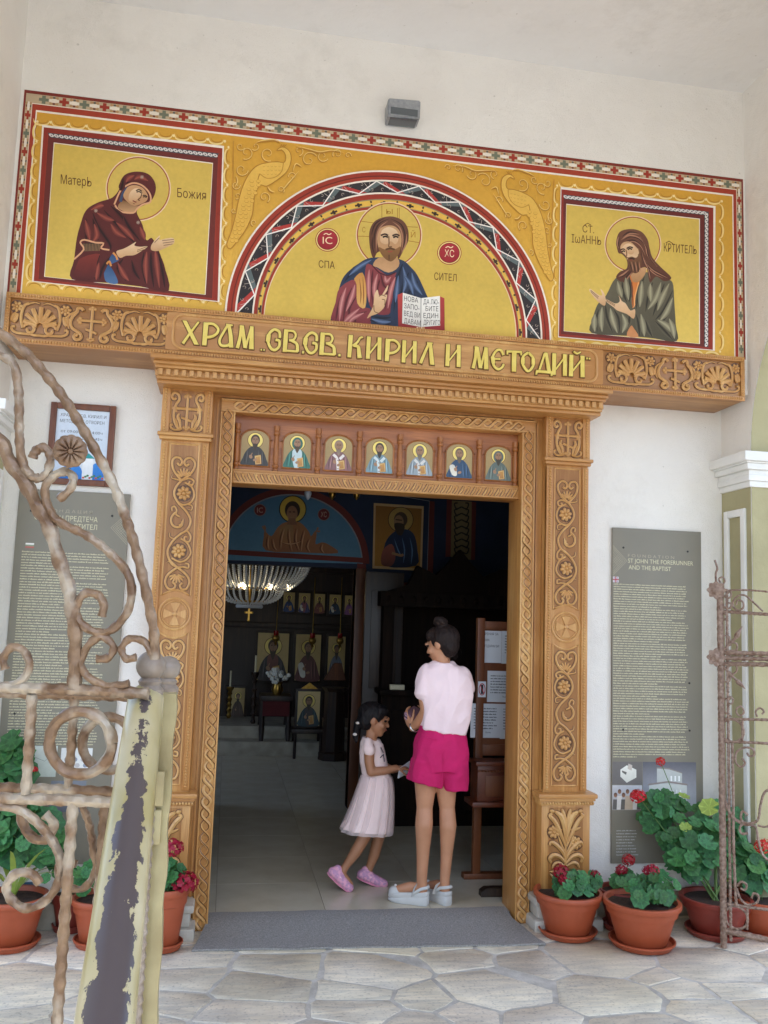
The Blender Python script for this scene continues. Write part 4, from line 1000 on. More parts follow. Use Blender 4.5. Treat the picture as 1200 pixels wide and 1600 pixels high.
# ---- framed side panels
def panel(outer, inner, right):
    A = Art(fpx(0.0062)); o, q = outer, inner
    A.poly(o, WHT)
    s = lambda k: [(p[0] + (r[0] - p[0]) * k, p[1] + (r[1] - p[1]) * k) for p, r in zip(o, q)]
    A.poly(s(.13), hx('8e2f20')); A.poly(s(.45), hx('9c3624')); A.poly(s(.5), hx('6a2a24'))
    tl, tr, br, bl = s(.42); tl2, tr2, br2, bl2 = s(.68)
    A.poly([tl, tr, tr2, tl2], hx('4e4a50'))
    def chain(p, r, n):
        for i in range(n):
            t = (i + .5) / n; x, y = p[0] + (r[0] - p[0]) * t, p[1] + (r[1] - p[1]) * t
            A.ell(x, y, 4.2, 2.3, hx('d9d2cc'), None, atan2(r[1] - p[1], r[0] - p[0]) + .35, 10); A.ell(x, y, 1.6, .9, hx('5a5258'), None, .4, 8)
    md = lambda a, c: ((a[0] + c[0]) / 2, (a[1] + c[1]) / 2)
    chain(md(tl, tl2), md(tr, tr2), 34)
    if right:
        A.poly([tr, br, br2, tr2], hx('4e4a50')); chain(md(tr, tr2), md(br, br2), 28)
    A.poly(s(.95), WHT); A.poly(q, FIELD, FIELD2)
    return A
def halo(A, cx, cy, r):
    A.ell(cx, cy, r, r, hx('e6c9a4'), n=40); A.ell(cx, cy, r * .965, r * .965, hx('9c3a20'), n=40); A.ell(cx, cy, r * .935, r * .935, hx('d3b65a'), hx('cdae50'), n=40)
def zz(ox, oy, sc): return lambda pts: [(ox + x / sc, oy + y / sc) for x, y in pts]
SK, SKL, SKD = hx('c79a6e'), hx('e3c39c'), hx('7a5636')

def fold(A, pts, w, col, base):
    """a painted fold: broad soft tone, narrower one, then the line itself"""
    A.line(pts, w * 3.0, lerp(base, col, .22), smooth=4, taper=True); A.line(pts, w * 1.9, lerp(base, col, .5), smooth=4, taper=True); A.line(pts, w * .9, col, smooth=4, taper=True)

# left: veiled woman in a maroon mantle, hands held out
A = panel([(66, 195), (350, 228), (343, 472), (50, 440)], [(85, 224), (332, 256), (320, 460), (70, 432)], False)
Z = zz(80, 220, 4.615); p = Z([(628, 345)])[0]; halo(A, p[0], p[1], 51)
MA, MAL, MAD = hx('5a2220'), hx('964a3c'), hx('260e10')
A.poly(Z([(150, 998), (165, 860), (185, 700), (215, 590), (240, 520), (280, 475), (350, 440), (440, 410), (490, 350), (500, 290), (540, 240), (620, 222), (700, 240), (748, 300), (752, 370), (715, 440), (640, 480), (618, 520), (660, 610), (685, 715), (725, 700), (760, 760), (800, 860), (848, 1080), (640, 1050), (420, 1025)]), MA, hx('54201e'), 4)
A.poly(Z([(400, 1020), (380, 960), (385, 890), (420, 900), (460, 960), (480, 1030)]), hx('2f4a72'), hx('4f6f98'), 3)
A.poly(Z([(480, 480), (520, 430), (590, 470), (640, 470), (600, 515), (540, 515)]), SKD, SK, 3)
A.poly(Z([(520, 400), (545, 340), (600, 320), (660, 340), (695, 390), (690, 430), (650, 455), (600, 470), (560, 450)]), SK, hx('b98a60'), 5)
A.poly(Z([(560, 430), (565, 380), (600, 345), (640, 350), (660, 385), (640, 400), (600, 440)]), SKL, SK, 4)
A.line(Z([(455, 460), (500, 360), (550, 320), (600, 305), (660, 325), (710, 380), (715, 440), (660, 460), (620, 490), (590, 520), (500, 510), (460, 465)]), 2.6, hx('d6a078'), smooth=4)
A.line(Z([(500, 440), (515, 380), (545, 335)]), 5, hx('3c4a66'), w1=1.5, smooth=4)
for a_, w_, c_ in (([(612, 362), (632, 352), (654, 366)], 2, hx('3a241a')), ([(660, 395), (680, 395), (692, 405)], 1.8, hx('3a241a')), ([(616, 372), (632, 366), (650, 376)], 1.8, hx('241610')), ([(662, 406), (676, 404), (688, 410)], 1.6, hx('241610')), ([(655, 372), (645, 410), (626, 424), (640, 432)], 1.5, hx('5f3c24')), ([(588, 432), (604, 440), (614, 444)], 1.8, hx('7c3428')), ([(590, 452), (604, 456)], 1.2, SKD)): A.line(Z(a_), w_ * 1.0, c_, smooth=3)
for a_ in ([(300, 520), (340, 620), (420, 740), (430, 790)], [(380, 500), (470, 600), (560, 690), (600, 740)], [(250, 560), (255, 640), (250, 740)], [(300, 560), (320, 640), (340, 720)], [(430, 470), (520, 560), (600, 680)], [(520, 540), (560, 620), (640, 720)], [(350, 830), (320, 900), (310, 1000)], [(430, 830), (370, 920), (350, 1000)], [(520, 850), (480, 920), (540, 1010)], [(670, 800), (660, 900), (680, 1030)], [(720, 800), (720, 900), (740, 1060)], [(770, 800), (800, 930), (820, 1060)], [(580, 860), (600, 940), (640, 1000)], [(520, 270), (510, 330), (500, 360)], [(570, 240), (560, 280), (545, 310)]):
    fold(A, Z(a_), 3.4, MAD, MA)
for a_ in ([(285, 500), (350, 470), (380, 470)], [(330, 520), (400, 560), (455, 575)], [(245, 570), (265, 650), (280, 720)], [(310, 600), (330, 680), (300, 730)], [(470, 590), (540, 650), (600, 720)], [(200, 900), (260, 850), (350, 820)], [(180, 960), (240, 880), (340, 835)], [(345, 880), (330, 950), (325, 1005)], [(690, 800), (680, 900), (690, 1030)], [(750, 790), (760, 880), (780, 1060)], [(480, 880), (520, 960), (560, 1010)], [(600, 280), (640, 262), (700, 290)], [(540, 300), (560, 270), (600, 250)], [(430, 600), (470, 660), (540, 700)], [(640, 620), (660, 670), (676, 715)]):
    fold(A, Z(a_), 3.0, MAL, MA)
A.poly(Z([(190, 880), (230, 840), (340, 815), (330, 880), (300, 1000), (170, 990)]), hx('7c2f26'), hx('4a1a1a'), 4)
A.poly(Z([(225, 740), (290, 735), (360, 745), (345, 790), (240, 800)]), hx('3a2a20'), hx('5a4030'))
for i in range(12): A.line(Z([(232 + i * 11, 742), (236 + i * 10, 795)]), .9, hx('8a6a48'))
A.line(Z([(165, 855), (235, 785), (210, 735), (240, 715), (320, 735), (378, 740), (360, 775), (420, 788)]), 2.6, hx('d6a078'), smooth=3)
A.poly(Z([(420, 850), (450, 810), (475, 830), (490, 860), (455, 880), (425, 890)]), hx('2f4a72'), hx('3d5c88'), 3)
A.line(Z([(446, 808), (468, 832), (478, 860)]), 3, hx('d08c4a'), smooth=3); A.line(Z([(400, 890), (420, 870), (432, 905)]), 3, hx('d08c4a'), smooth=3)
A.poly(Z([(470, 800), (520, 780), (560, 760), (612, 730), (600, 755), (640, 765), (695, 762), (660, 790), (600, 825), (540, 830), (495, 845)]), SKL, SK, 4)
A.poly(Z([(720, 760), (745, 720), (785, 682), (780, 715), (830, 705), (880, 702), (884, 740), (830, 770), (770, 795), (725, 790)]), SKL, SK, 4)
for a_ in ([(620, 790), (690, 765)], [(620, 800), (680, 782)], [(800, 720), (884, 712)], [(805, 738), (884, 728)], [(810, 755), (875, 745)], [(745, 735), (780, 700)]): A.line(Z(a_), 1.0, SKD)
for cx, cy in ((655, 262), (322, 505), (627, 590)):
    p = Z([(cx, cy)])[0]
    for a in (0, pi / 2, pi / 4, -pi / 4): A.line([(p[0] - 3 * cos(a), p[1] - 3 * sin(a)), (p[0] + 3 * cos(a), p[1] + 3 * sin(a))], .9, hx('a89080'))
INK = hx('5a3412')
A.text('МатерЬ', 95, 287, 14, INK, slope=.10, width=48); A.text('Божия', 277, 308, 14, INK, slope=.10, width=45)
A.build('left_panel', 'fresco_paint', mural)

# right: long-haired bearded man in a green cloak
A = panel([(876, 292), (1118, 322), (1117, 548), (872, 527)], [(885, 320), (1092, 343), (1092, 537), (881, 517)], True)
Z = zz(880, 315, 5.4545); p = Z([(592, 365)])[0]; halo(A, p[0], p[1], 44.5)
GR, GRL, GRD = hx('665f4c'), hx('a09a7c'), hx('2e2a20')
HA, HAL, HAD = hx('6e4634'), hx('a8785e'), hx('3e261c')
A.poly(Z([(240, 1120), (250, 1000), (290, 880), (350, 820), (380, 770), (440, 660), (560, 590), (700, 600), (860, 660), (930, 690), (945, 850), (958, 1050), (965, 1190), (760, 1165), (540, 1145)]), GR, hx('4d4838'), 4)
A.poly(Z([(560, 600), (700, 590), (650, 680), (630, 830), (590, 910), (580, 760), (575, 680)]), hx('c46a2c'), hx('d98a4a'), 3)
A.poly(Z([(575, 1060), (540, 1145), (640, 1155), (600, 1080)]), hx('c08050'), hx('c88a58'), 3)
A.poly(Z([(575, 600), (640, 560), (705, 570), (690, 630), (640, 685), (590, 680)]), SK, hx('a87c52'), 3)
A.poly(Z([(450, 340), (480, 260), (570, 235), (660, 255), (715, 320), (735, 400), (760, 480), (830, 560), (920, 650), (860, 680), (790, 640), (740, 690), (720, 620), (700, 560), (600, 600), (520, 690), (450, 650), (480, 600), (540, 570), (540, 500), (500, 450), (470, 440), (455, 390)]), HA, hx('5c3628'), 4)
A.poly(Z([(485, 390), (510, 350), (570, 345), (630, 400), (650, 430), (640, 490), (600, 530), (550, 510), (530, 460), (500, 430)]), SK, SKL, 4)
A.poly(Z([(500, 400), (540, 360), (590, 370), (610, 400), (590, 450), (545, 440)]), SKL, SK, 4)
A.poly(Z([(545, 490), (580, 470), (620, 480), (650, 450), (665, 520), (640, 600), (600, 610), (570, 570), (550, 530)]), hx('7c5438'), hx('5e3c28'), 4)
for a_, w_, c_ in (([(488, 412), (510, 405), (524, 412)], 2, HAD), ([(538, 402), (565, 388), (592, 396)], 2.2, HAD), ([(498, 428), (512, 422), (524, 428)], 2, hx('1c120c')), ([(548, 412), (566, 402), (584, 410)], 2, hx('1c120c')), ([(532, 410), (540, 450), (536, 478), (556, 480)], 1.6, SKD), ([(560, 488), (585, 486), (606, 494)], 2.4, HAD), ([(565, 500), (585, 498)], 1.4, hx('8a4030')), ([(640, 400), (648, 440), (636, 460)], 1.6, SKD)): A.line(Z(a_), w_ * 1.05, c_, smooth=3)
for i, a_ in enumerate(([(500, 300), (560, 262), (640, 270)], [(490, 330), (560, 290), (640, 310), (690, 370)], [(520, 345), (590, 330), (650, 370), (690, 450)], [(650, 300), (700, 380), (720, 460), (800, 560)], [(660, 420), (690, 520), (760, 600), (840, 640)], [(680, 480), (720, 560), (740, 660)], [(700, 520), (760, 580), (880, 640)], [(560, 580), (510, 620), (470, 640)], [(580, 590), (540, 640), (520, 680)], [(470, 300), (460, 350), (470, 400)])):
    A.line(Z(a_), 2.4, HAL if i % 2 else HAD, smooth=4, taper=True); A.line(Z([(x + 8, y + 12) for x, y in a_]), 1.6, HAD if i % 2 else HAL, smooth=4, taper=True)
for i in range(6): A.line(Z([(560 + i * 17, 510), (575 + i * 15, 560), (580 + i * 16, 615 - abs(i - 3) * 8)]), 1.5, HAL if i % 2 else HAD, smooth=3, taper=True)
for a_ in ([(500, 680), (510, 780), (540, 860)], [(560, 640), (570, 760), (560, 860)], [(690, 640), (640, 780), (620, 920)], [(760, 690), (720, 820), (700, 940)], [(860, 700), (800, 860), (760, 980)], [(930, 760), (850, 930), (780, 1010)], [(920, 900), (860, 1000), (800, 1060)], [(620, 960), (640, 1050), (650, 1150)], [(700, 1010), (720, 1080), (760, 1160)], [(780, 1020), (860, 1100), (930, 1180)], [(360, 880), (370, 980), (420, 1120)], [(430, 920), (470, 1000), (480, 1120)], [(300, 920), (280, 1010), (290, 1110)], [(560, 960), (560, 1020), (530, 1100)]):
    fold(A, Z(a_), 3.0, GRD, GR)
for a_ in ([(460, 680), (480, 760), (500, 820)], [(530, 650), (540, 740), (555, 840)], [(670, 680), (660, 790), (650, 900)], [(740, 700), (740, 780), (745, 860)], [(830, 690), (790, 820), (720, 920)], [(900, 700), (840, 820), (800, 930)], [(930, 820), (880, 940), (820, 1020)], [(660, 960), (680, 1060), (690, 1150)], [(800, 1010), (880, 1060), (940, 1130)], [(330, 900), (320, 1000), (330, 1110)], [(400, 910), (420, 1010), (460, 1120)], [(500, 960), (530, 1040), (500, 1120)], [(270, 960), (262, 1030), (268, 1110)], [(900, 1000), (930, 1080), (945, 1170)]):
    fold(A, Z(a_), 3.2, GRL, GR)
A.poly(Z([(610, 920), (570, 930), (530, 870), (500, 850), (470, 800), (480, 850), (440, 870), (360, 830), (365, 855), (430, 905), (460, 930), (540, 960), (600, 1000)]), SKL, SK, 3)
A.poly(Z([(350, 890), (290, 850), (225, 770), (230, 745), (290, 790), (330, 800), (315, 745), (345, 780), (360, 840)]), SKL, SK, 3)
for a_ in ([(230, 755), (300, 815)], [(232, 768), (296, 828)], [(360, 835), (440, 882)], [(365, 848), (440, 894)], [(500, 850), (475, 805)]): A.line(Z(a_), 1.0, SKD)
A.line(Z([(582, 690), (586, 760), (594, 900)]), 1.5, hx('7a3414')); A.line(Z([(640, 690), (612, 800), (600, 900)]), 1.5, hx('f0b070'))
A.text('СТ.', 910, 363, 11, INK, slope=.10, width=18); A.line([(913, 352), (918, 349), (923, 352)], 1.2, INK)
A.text('IѠАННЪ' if False else 'ІωАННЬ', 893, 379, 12.5, INK, slope=.09, width=46)
A.text('КРТИТЕЛЬ', 1037, 393, 12.5, INK, slope=.09, width=51); A.line([(1040, 380), (1045, 377), (1051, 381)], 1.2, INK)
A.build('right_panel', 'fresco_paint', mural)

# centre: bearded figure with an open book, blessing
A = Art(fpx(ARCH_TOP + 0.0006), 0.0001); Z = zz(480, 300, 4.286)
p = Z([(548, 288)])[0]; halo(A, p[0], p[1], 52)
for a_ in ([(500, 90), (500, 170)], [(604, 108), (604, 180)], [(616, 105), (616, 185)], [(360, 196), (440, 206)], [(340, 296), (430, 298)], [(660, 232), (740, 236)], [(665, 325), (755, 340)]): A.line(Z(a_), .9, hx('a06a1c'))
A.text('Ы', 603.5, 334.5, 7.5, hx('a8741e'), width=10); A.text('С', 566, 363, 8, hx('a8741e'), width=5); A.text('Й', 642, 371, 8.5, hx('a8741e'), width=7)
BL, BLL, BLD = hx('2c3850'), hx('64789c'), hx('161c2c')
CR, CRL, CRD = hx('8c4044'), hx('c88884'), hx('501e24')
A.poly(Z([(170, 880), (190, 760), (215, 640), (250, 560), (330, 490), (430, 440), (620, 450), (700, 510), (745, 570), (800, 690), (830, 760), (830, 920), (600, 915), (410, 905)]), BL, hx('243048'), 4)
A.poly(Z([(395, 490), (450, 500), (540, 560), (600, 540), (590, 640), (560, 760), (545, 820), (440, 800), (390, 640)]), CR, hx('7a3238'), 3)
A.poly(Z([(170, 880), (190, 740), (220, 640), (330, 590), (345, 760), (420, 780), (425, 850), (400, 905)]), CR, hx('7c343a'), 3)
A.poly(Z([(315, 580), (370, 540), (395, 640), (388, 775), (335, 745), (330, 620)]), hx('c48a44'), hx('d8a860'), 3)
for a_ in ([(350, 580), (360, 680), (355, 750)], [(372, 570), (378, 680), (376, 760)]): A.line(Z(a_), 1.8, hx('8a5424'), smooth=3, taper=True)
A.poly(Z([(480, 440), (600, 440), (612, 500), (545, 540), (470, 505), (440, 490)]), hx('b48a60'), SK, 3)
A.poly(Z([(430, 420), (415, 330), (420, 250), (460, 190), (550, 163), (630, 185), (672, 240), (678, 320), (650, 380), (610, 450), (590, 400), (480, 400), (450, 440)]), HA, hx('5e3626'), 4)
A.poly(Z([(470, 340), (478, 260), (520, 228), (580, 228), (620, 265), (632, 330), (615, 400), (560, 450), (500, 420)]), SK, hx('b88c62'), 4)
A.poly(Z([(490, 330), (498, 262), (545, 235), (600, 260), (610, 320), (590, 350), (560, 330), (530, 350)]), SKL, hx('d0a880'), 4)
A.poly(Z([(478, 370), (520, 385), (555, 370), (590, 382), (625, 365), (610, 420), (560, 466), (505, 430)]), hx('8a6038'), hx('74502c'), 4)
for a_, w_, c_ in (([(492, 292), (520, 282), (542, 292)], 2.4, HAD), ([(570, 294), (596, 284), (618, 294)], 2.4, HAD), ([(506, 304), (524, 297), (540, 305)], 2.4, hx('1c120c')), ([(576, 306), (594, 298), (610, 306)], 2.4, hx('1c120c')), ([(546, 296), (548, 345), (545, 366), (568, 366)], 1.8, SKD), ([(525, 386), (556, 378), (586, 386)], 2.6, hx('5c3a20')), ([(540, 398), (556, 400), (572, 397)], 1.8, hx('9a4a38')), ([(548, 420), (548, 455)], 1.6, hx('5c3a20'))): A.line(Z(a_), w_ * 1.1, c_, smooth=3)
for i, a_ in enumerate(([(548, 180), (480, 215), (450, 290), (450, 380)], [(540, 195), (490, 235), (466, 300), (462, 400)], [(560, 180), (630, 220), (655, 300), (640, 380)], [(570, 200), (620, 240), (640, 320), (630, 400)], [(440, 300), (435, 360), (450, 420)], [(665, 280), (660, 350), (630, 410)], [(520, 175), (455, 215), (430, 290)])): A.line(Z(a_), 2.4, HAL if i % 2 else HAD, smooth=4, taper=True)
for a_ in ([(250, 600), (320, 520), (420, 460)], [(640, 480), (600, 600), (580, 800)], [(680, 540), (640, 640), (610, 760)], [(740, 600), (690, 660), (660, 700)], [(420, 860), (500, 880), (580, 900)], [(425, 830), (500, 845), (560, 840)]): fold(A, Z(a_), 3.2, BLD, BL)
for a_ in ([(280, 560), (350, 500), (430, 455)], [(640, 500), (660, 600), (640, 680)], [(700, 540), (720, 620), (770, 690)], [(610, 560), (600, 660), (590, 740)], [(430, 850), (500, 870), (560, 870)], [(650, 560), (690, 620), (710, 690)]): fold(A, Z(a_), 2.6, BLL, BL)
for a_ in ([(440, 520), (430, 640), (440, 760)], [(500, 560), (470, 640), (470, 720)], [(560, 600), (530, 700), (520, 800)], [(300, 640), (260, 740), (240, 870)], [(330, 700), (280, 790), (300, 890)], [(400, 800), (330, 830), (320, 890)], [(230, 680), (205, 780), (190, 870)], [(490, 540), (510, 620), (540, 650)]): fold(A, Z(a_), 2.8, CRD, CR)
for a_ in ([(415, 520), (410, 620), (415, 740)], [(470, 550), (450, 640), (455, 740)], [(590, 570), (560, 660), (540, 780)], [(260, 640), (230, 740), (215, 870)], [(320, 620), (300, 700), (260, 800)], [(380, 810), (300, 850), (280, 890)], [(520, 560), (530, 600), (560, 570)], [(350, 780), (280, 840), (240, 880)]): fold(A, Z(a_), 2.6, CRL, CR)
A.line(Z([(435, 492), (470, 530), (490, 545), (540, 560), (590, 540)]), 1.8, hx('4a1c20'), smooth=3)
A.poly(Z([(400, 845), (440, 770), (450, 690), (470, 655), (480, 690), (500, 690), (540, 625), (535, 660), (515, 690), (535, 690), (525, 740), (510, 780), (470, 815), (430, 830)]), SKL, SK, 3)
for a_ in ([(480, 700), (500, 690), (525, 700)], [(500, 720), (520, 725), (518, 760)], [(446, 760), (450, 800), (480, 812)]): A.line(Z(a_), 1.3, SKD, smooth=3)
A.poly(Z([(605, 690), (640, 675), (640, 880), (760, 905), (890, 890), (890, 700), (918, 712), (920, 925), (860, 945), (740, 935), (610, 905)]), hx('b4423e'), hx('8a2a2c'))
A.poly(Z([(640, 675), (762, 712), (760, 905), (635, 880)]), hx('e8e4dc'), hx('d4d0ca')); A.poly(Z([(762, 712), (888, 697), (890, 895), (760, 905)]), hx('f0ede6'), hx('dcd8d0')); A.line(Z([(762, 712), (760, 905)]), 1.2, hx('8c8882'))
BI = hx('2c2420')
for i, t in enumerate(('НОВА', 'ЗАПО-', 'ВЕД ВИ', 'ДАВАМ')): q_ = Z([(648, 722 + i * 50)])[0]; A.text(t, q_[0], q_[1] + 1.5, 7.6, BI, slope=.16, width=(22, 24, 25, 26)[i])
for i, t in enumerate(('ДА ЛЮ-', 'БИТЕ', 'ЕДИН', 'ДРУГИГО')): q_ = Z([(778 + (14 if i == 1 else 0), 752 + i * 46)])[0]; A.text(t, q_[0], q_[1], 7.4, BI, slope=.02, width=(24, 20, 23, 26)[i])
for i in range(4): A.line(Z([(738 + i * 14, 905), (735 + i * 16, 942)]), 2.6, SK if i % 2 else SKL)
for cx, cy, t in ((136, 320, 'IC'), (952, 408, 'ХС')):
    q_ = Z([(cx, cy)])[0]; A.ell(q_[0], q_[1], 19, 18.5, hx('9c3a28'), n=32); A.ell(q_[0], q_[1], 17.8, 17.3, hx('ecd48a'), n=32); A.ell(q_[0], q_[1], 16.2, 15.8, hx('8a2026'), n=32); A.ell(q_[0], q_[1], 14.8, 14.4, hx('a82c34'), hx('98242c'), n=32)
    A.text(t, q_[0] - 7.5, q_[1] + 6, 11, hx('f2d6b0'), slope=.05, width=15); A.line([(q_[0] - 6, q_[1] - 8), (q_[0] - 2, q_[1] - 10), (q_[0] + 2, q_[1] - 8), (q_[0] + 6, q_[1] - 10)], 1.4, hx('f2d6b0'), smooth=3)
A.text('СПА', 498, 418, 11, INK, slope=.08, width=25); A.text('СИТЕЛ', 678.5, 437, 11, INK, slope=.08, width=35)
A.build('central_figure', 'fresco_paint', mural)

# ================================================================ doormat
mat('board_grey', hx('86806f'), 0.55, col2=hx('7c776a'), scale=3)
mm = MB(); zs = [(0.03, 0.0095), (-0.03, 0.0095), (-0.12, -0.004), (-0.22, -0.018), (-0.31, -0.027), (-0.40, -0.029)]
rows = []
for k, (y, z) in enumerate(zs):
    t = k / (len(zs) - 1); xl = -0.815 - 0.075 * max(0, (t - .3)) - 0.02 * t; xr = 0.842 + (0.075 * max(0, (t - .35) / .65) if k > 2 else 0)
    rows.append([(xl + (xr - xl) * i / 24, y + (0.004 * sin(i * 1.7) if k in (0, 5) else 0) - (0.05 * (i / 24) if k > 3 else 0), z + 0.0015 * sin(i * 0.9 + k)) for i in range(25)])
n = 25; k = len(rows)
vs_ = [p for r in rows for p in r]; low = [(p[0], p[1], p[2] - 0.009) for p in vs_]; N = len(vs_)
fs = [(a * n + i, a * n + i + 1, (a + 1) * n + i + 1, (a + 1) * n + i) for a in range(k - 1) for i in range(n - 1)]
fs += [tuple(N + q for q in f[::-1]) for f in fs]
edge = [i for i in range(n)] + [a * n + n - 1 for a in range(1, k)] + [(k - 1) * n + i for i in range(n - 2, -1, -1)] + [a * n for a in range(k - 2, 0, -1)]
fs += [(edge[i], edge[(i + 1) % len(edge)], N + edge[(i + 1) % len(edge)], N + edge[i]) for i in range(len(edge))]
mm.add(vs_ + low, fs)
tag(mm.build('doormat', 'doormat_felt', loc=(0, -0.2, ZG)), 'wide grey felt doormat laid over the church threshold', 'doormat')

# ================================================================ information boards and framed notice
mat('frame_brown', hx('7a4526'), 0.4, col2=hx('5c3018'), scale=30, stretch=(1, 1, .2))
mat('screw_dark', hx('2a2826'), 0.5)
RT = random.Random(5)
def textrows(A, x0, x1, ztop, zbot, pitch, col, ch=0.0058):
    z = ztop; para = 0
    while z > zbot:
        para -= 1
        x = x0; xe = x1 - RT.uniform(0, .03)
        if para <= 0: xe = x0 + (x1 - x0) * RT.uniform(.3, .8) if para == 0 else xe
        if para < 0: para = RT.randint(4, 10)
        while x < xe:
            for _ in range(RT.randint(2, 9)):
                wq = RT.choice((.0026, .0034, .0044)); h = ch * RT.choice((.8, .8, .8, 1.15))
                if x + wq > xe: break
                f = (A.mb.add([A.fn(a, bq, 0.0002) for a, bq in ((x, z), (x + wq, z), (x + wq, z + h), (x, z + h))], [(0, 1, 2, 3)], [col] * 4)); x += wq + .0009
            x += .0036
        z -= pitch
def board(x0, x1, z0, z1, label, right):
    t = thing('information_board', label, 'information board', ((x0 + x1) / 2, -0.012, z0), 'information boards beside the portal')
    m = MB(); m.box(x0, x1, -0.018, -0.0035, z0, z1, 0.002); m.build('panel', 'board_grey', t)
    A = Art(lambda u, v, L: (u, -0.0186 - L, v))
    TC = hx('cfc8a4'); TC2 = hx('a9a189')
    w = x1 - x0
    if right:
        A.text('F O U N D A T I O N', x0 + .10, z1 - .175, .018, TC2, down=False, width=.30)
        A.text('ST JOHN THE FORERUNNER', x0 + .10, z1 - .21, .026, TC, down=False, width=.425); A.text('AND THE BAPTIST', x0 + .104, z1 - .25, .026, TC, down=False, width=.275)
        ex, dr, fx = x0 + .003, 1, x0 + .004
    else:
        A.text('Ф О Н Д А Ц И Я', x0 + .15, z1 - .12, .016, TC2, down=False, width=.24)
        A.text('СВ. ИОАН ПРЕДТЕЧА', x0 + .09, z1 - .165, .027, TC, down=False, width=.33); A.text('И КРЪСТИТЕЛ', x0 + .20, z1 - .207, .027, TC, down=False, width=.22)
        ex, dr, fx = x1 - .003, -1, x0 + .055
    zc = z1 - (.2 if right else .19)
    for k in (0.09, .078): A.line([(ex, zc + k), (ex + dr * k, zc), (ex, zc - k)], .003, TC2)
    for i in range(5):
        q = .016 * i; A.line([(ex, zc + .066 - q), (ex + dr * (.066 - q * .5), zc - q * .5)], .002, TC2); A.line([(ex, zc - .066 + q), (ex + dr * (.066 - q * .5), zc + q * .5)], .002, TC2)
    if right:
        fz = z1 - .315; A.poly([(fx, fz - .017), (fx + .036, fz - .017), (fx + .036, fz + .017), (fx, fz + .017)], hx('d9d2d6'))
        for a_ in ([(fx, fz), (fx + .036, fz)], [(fx + .018, fz - .017), (fx + .018, fz + .017)]): A.line(a_, .007, hx('b04048'))
        for sx in (-1, 1):
            for sz in (-1, 1): A.poly([(fx + .018 + sx * .005, fz + sz * .007), (fx + .018 + sx * .015, fz + sz * .007), (fx + .018 + sx * .01, fz + sz * .015)], hx('5a5a80'))
    else:
        fz = z1 - .295
        for i, c in enumerate((hx('e8e6e0'), hx('8f9a80'), hx('b8655c'))): A.poly([(fx, fz - .009 * i), (fx + .044, fz - .009 * i), (fx + .044, fz - .009 * i - .009), (fx, fz - .009 * i - .009)], c)
    textrows(A, x0 + (.008 if right else .04), x1 - (.085 if right else .08), z1 - .345, z1 - 1.36, .0147, TC)
    # pictures at the foot
    pz1, pz0 = z1 - 1.385, z1 - 1.66
    xa = x0 + .004; xb = x0 + .19; xcn = x1 - .045
    if right:
        A.poly([(xa, pz1 - .13), (xb, pz1 - .13), (xb, pz1), (xa, pz1)], hx('716c68'))
        A.poly([(xa + .05, pz1 - .045), (xa + .09, pz1 - .02), (xa + .15, pz1 - .045), (xa + .15, pz1 - .09), (xa + .09, pz1 - .12), (xa + .05, pz1 - .085)], hx('d8d6c8'), hx('f0eee2')); A.poly([(xa + .06, pz1 - .05), (xa + .09, pz1 - .06), (xa + .085, pz1 - .075), (xa + .06, pz1 - .06)], hx('6a665c')); A.poly([(xa + .10, pz1 - .01), (xa + .125, pz1 - .02), (xa + .12, pz1 - .05), (xa + .095, pz1 - .04)], hx('c8bcae'))
        A.poly([(xa, pz0), (xb, pz0), (xb, pz1 - .134), (xa, pz1 - .134)], hx('b9b6b4'), hx('cac8c8'))
        for i in range(7):
            hxp = xa + .02 + .025 * i; c = RT.choice((hx('c9b59c'), hx('8d8f98'), hx('e2ddd4'), hx('6a6560')))
            A.poly([(hxp - .018, pz0 + .002), (hxp + .018, pz0 + .002), (hxp + .014, pz0 + .06 + .02 * (i % 2)), (hxp - .014, pz0 + .06 + .02 * (i % 2))], c); A.ell(hxp, pz0 + .085 + .02 * (i % 2), .011, .014, hx('a9795c'), hx('5a4030'), 0, 12)
        A.poly([(xb + .004, pz0), (xcn, pz0), (xcn, pz1), (xb + .004, pz1)], hx('b5b5b8'), hx('5c5c64'))
        for pts, c in (([(.04, .06), (.28, .05), (.28, .14), (.16, .155), (.04, .14)], hx('c9cbc2')), ([(.09, .15), (.25, .145), (.25, .21), (.17, .235), (.09, .24)], hx('b9bcb6')), ([(.03, .14), (.16, .156), (.29, .14), (.28, .15), (.16, .166), (.04, .15)], hx('8d7f78')), ([(.085, .238), (.17, .232), (.255, .208), (.25, .215), (.17, .24), (.09, .246)], hx('8a827c'))):
            A.poly([(xb + .004 + u, pz0 + v) for u, v in pts], c)
        for u in (.06, .085, .19, .215, .24): A.poly([(xb + u, pz0 + .065), (xb + u + .008, pz0 + .065), (xb + u + .008, pz0 + .11), (xb + u + .004, pz0 + .118), (xb + u, pz0 + .11)], hx('e8eae6') if u > .1 else hx('6a6c6c'))
        for u in (.18, .205, .23): A.poly([(xb + u, pz0 + .165), (xb + u + .01, pz0 + .165), (xb + u + .01, pz0 + .195), (xb + u, pz0 + .195)], hx('eceeea'))
        textrows(A, x0 + .03, x0 + .18, pz0 - .12, pz0 - .27, .017, hx('c4c4c0'), .005)
    else:
        A.poly([(x0 + .04, pz1 - .14), (x0 + .30, pz1 - .14), (x0 + .30, pz1 + .02), (x0 + .04, pz1 + .02)], hx('bcc4b8'), hx('d6ddd2'))
        A.line([(x0 + .06, pz1 - .1), (x0 + .14, pz1 - .02), (x0 + .24, pz1 - .06), (x0 + .28, pz1 - .02)], .002, hx('7a8078'))
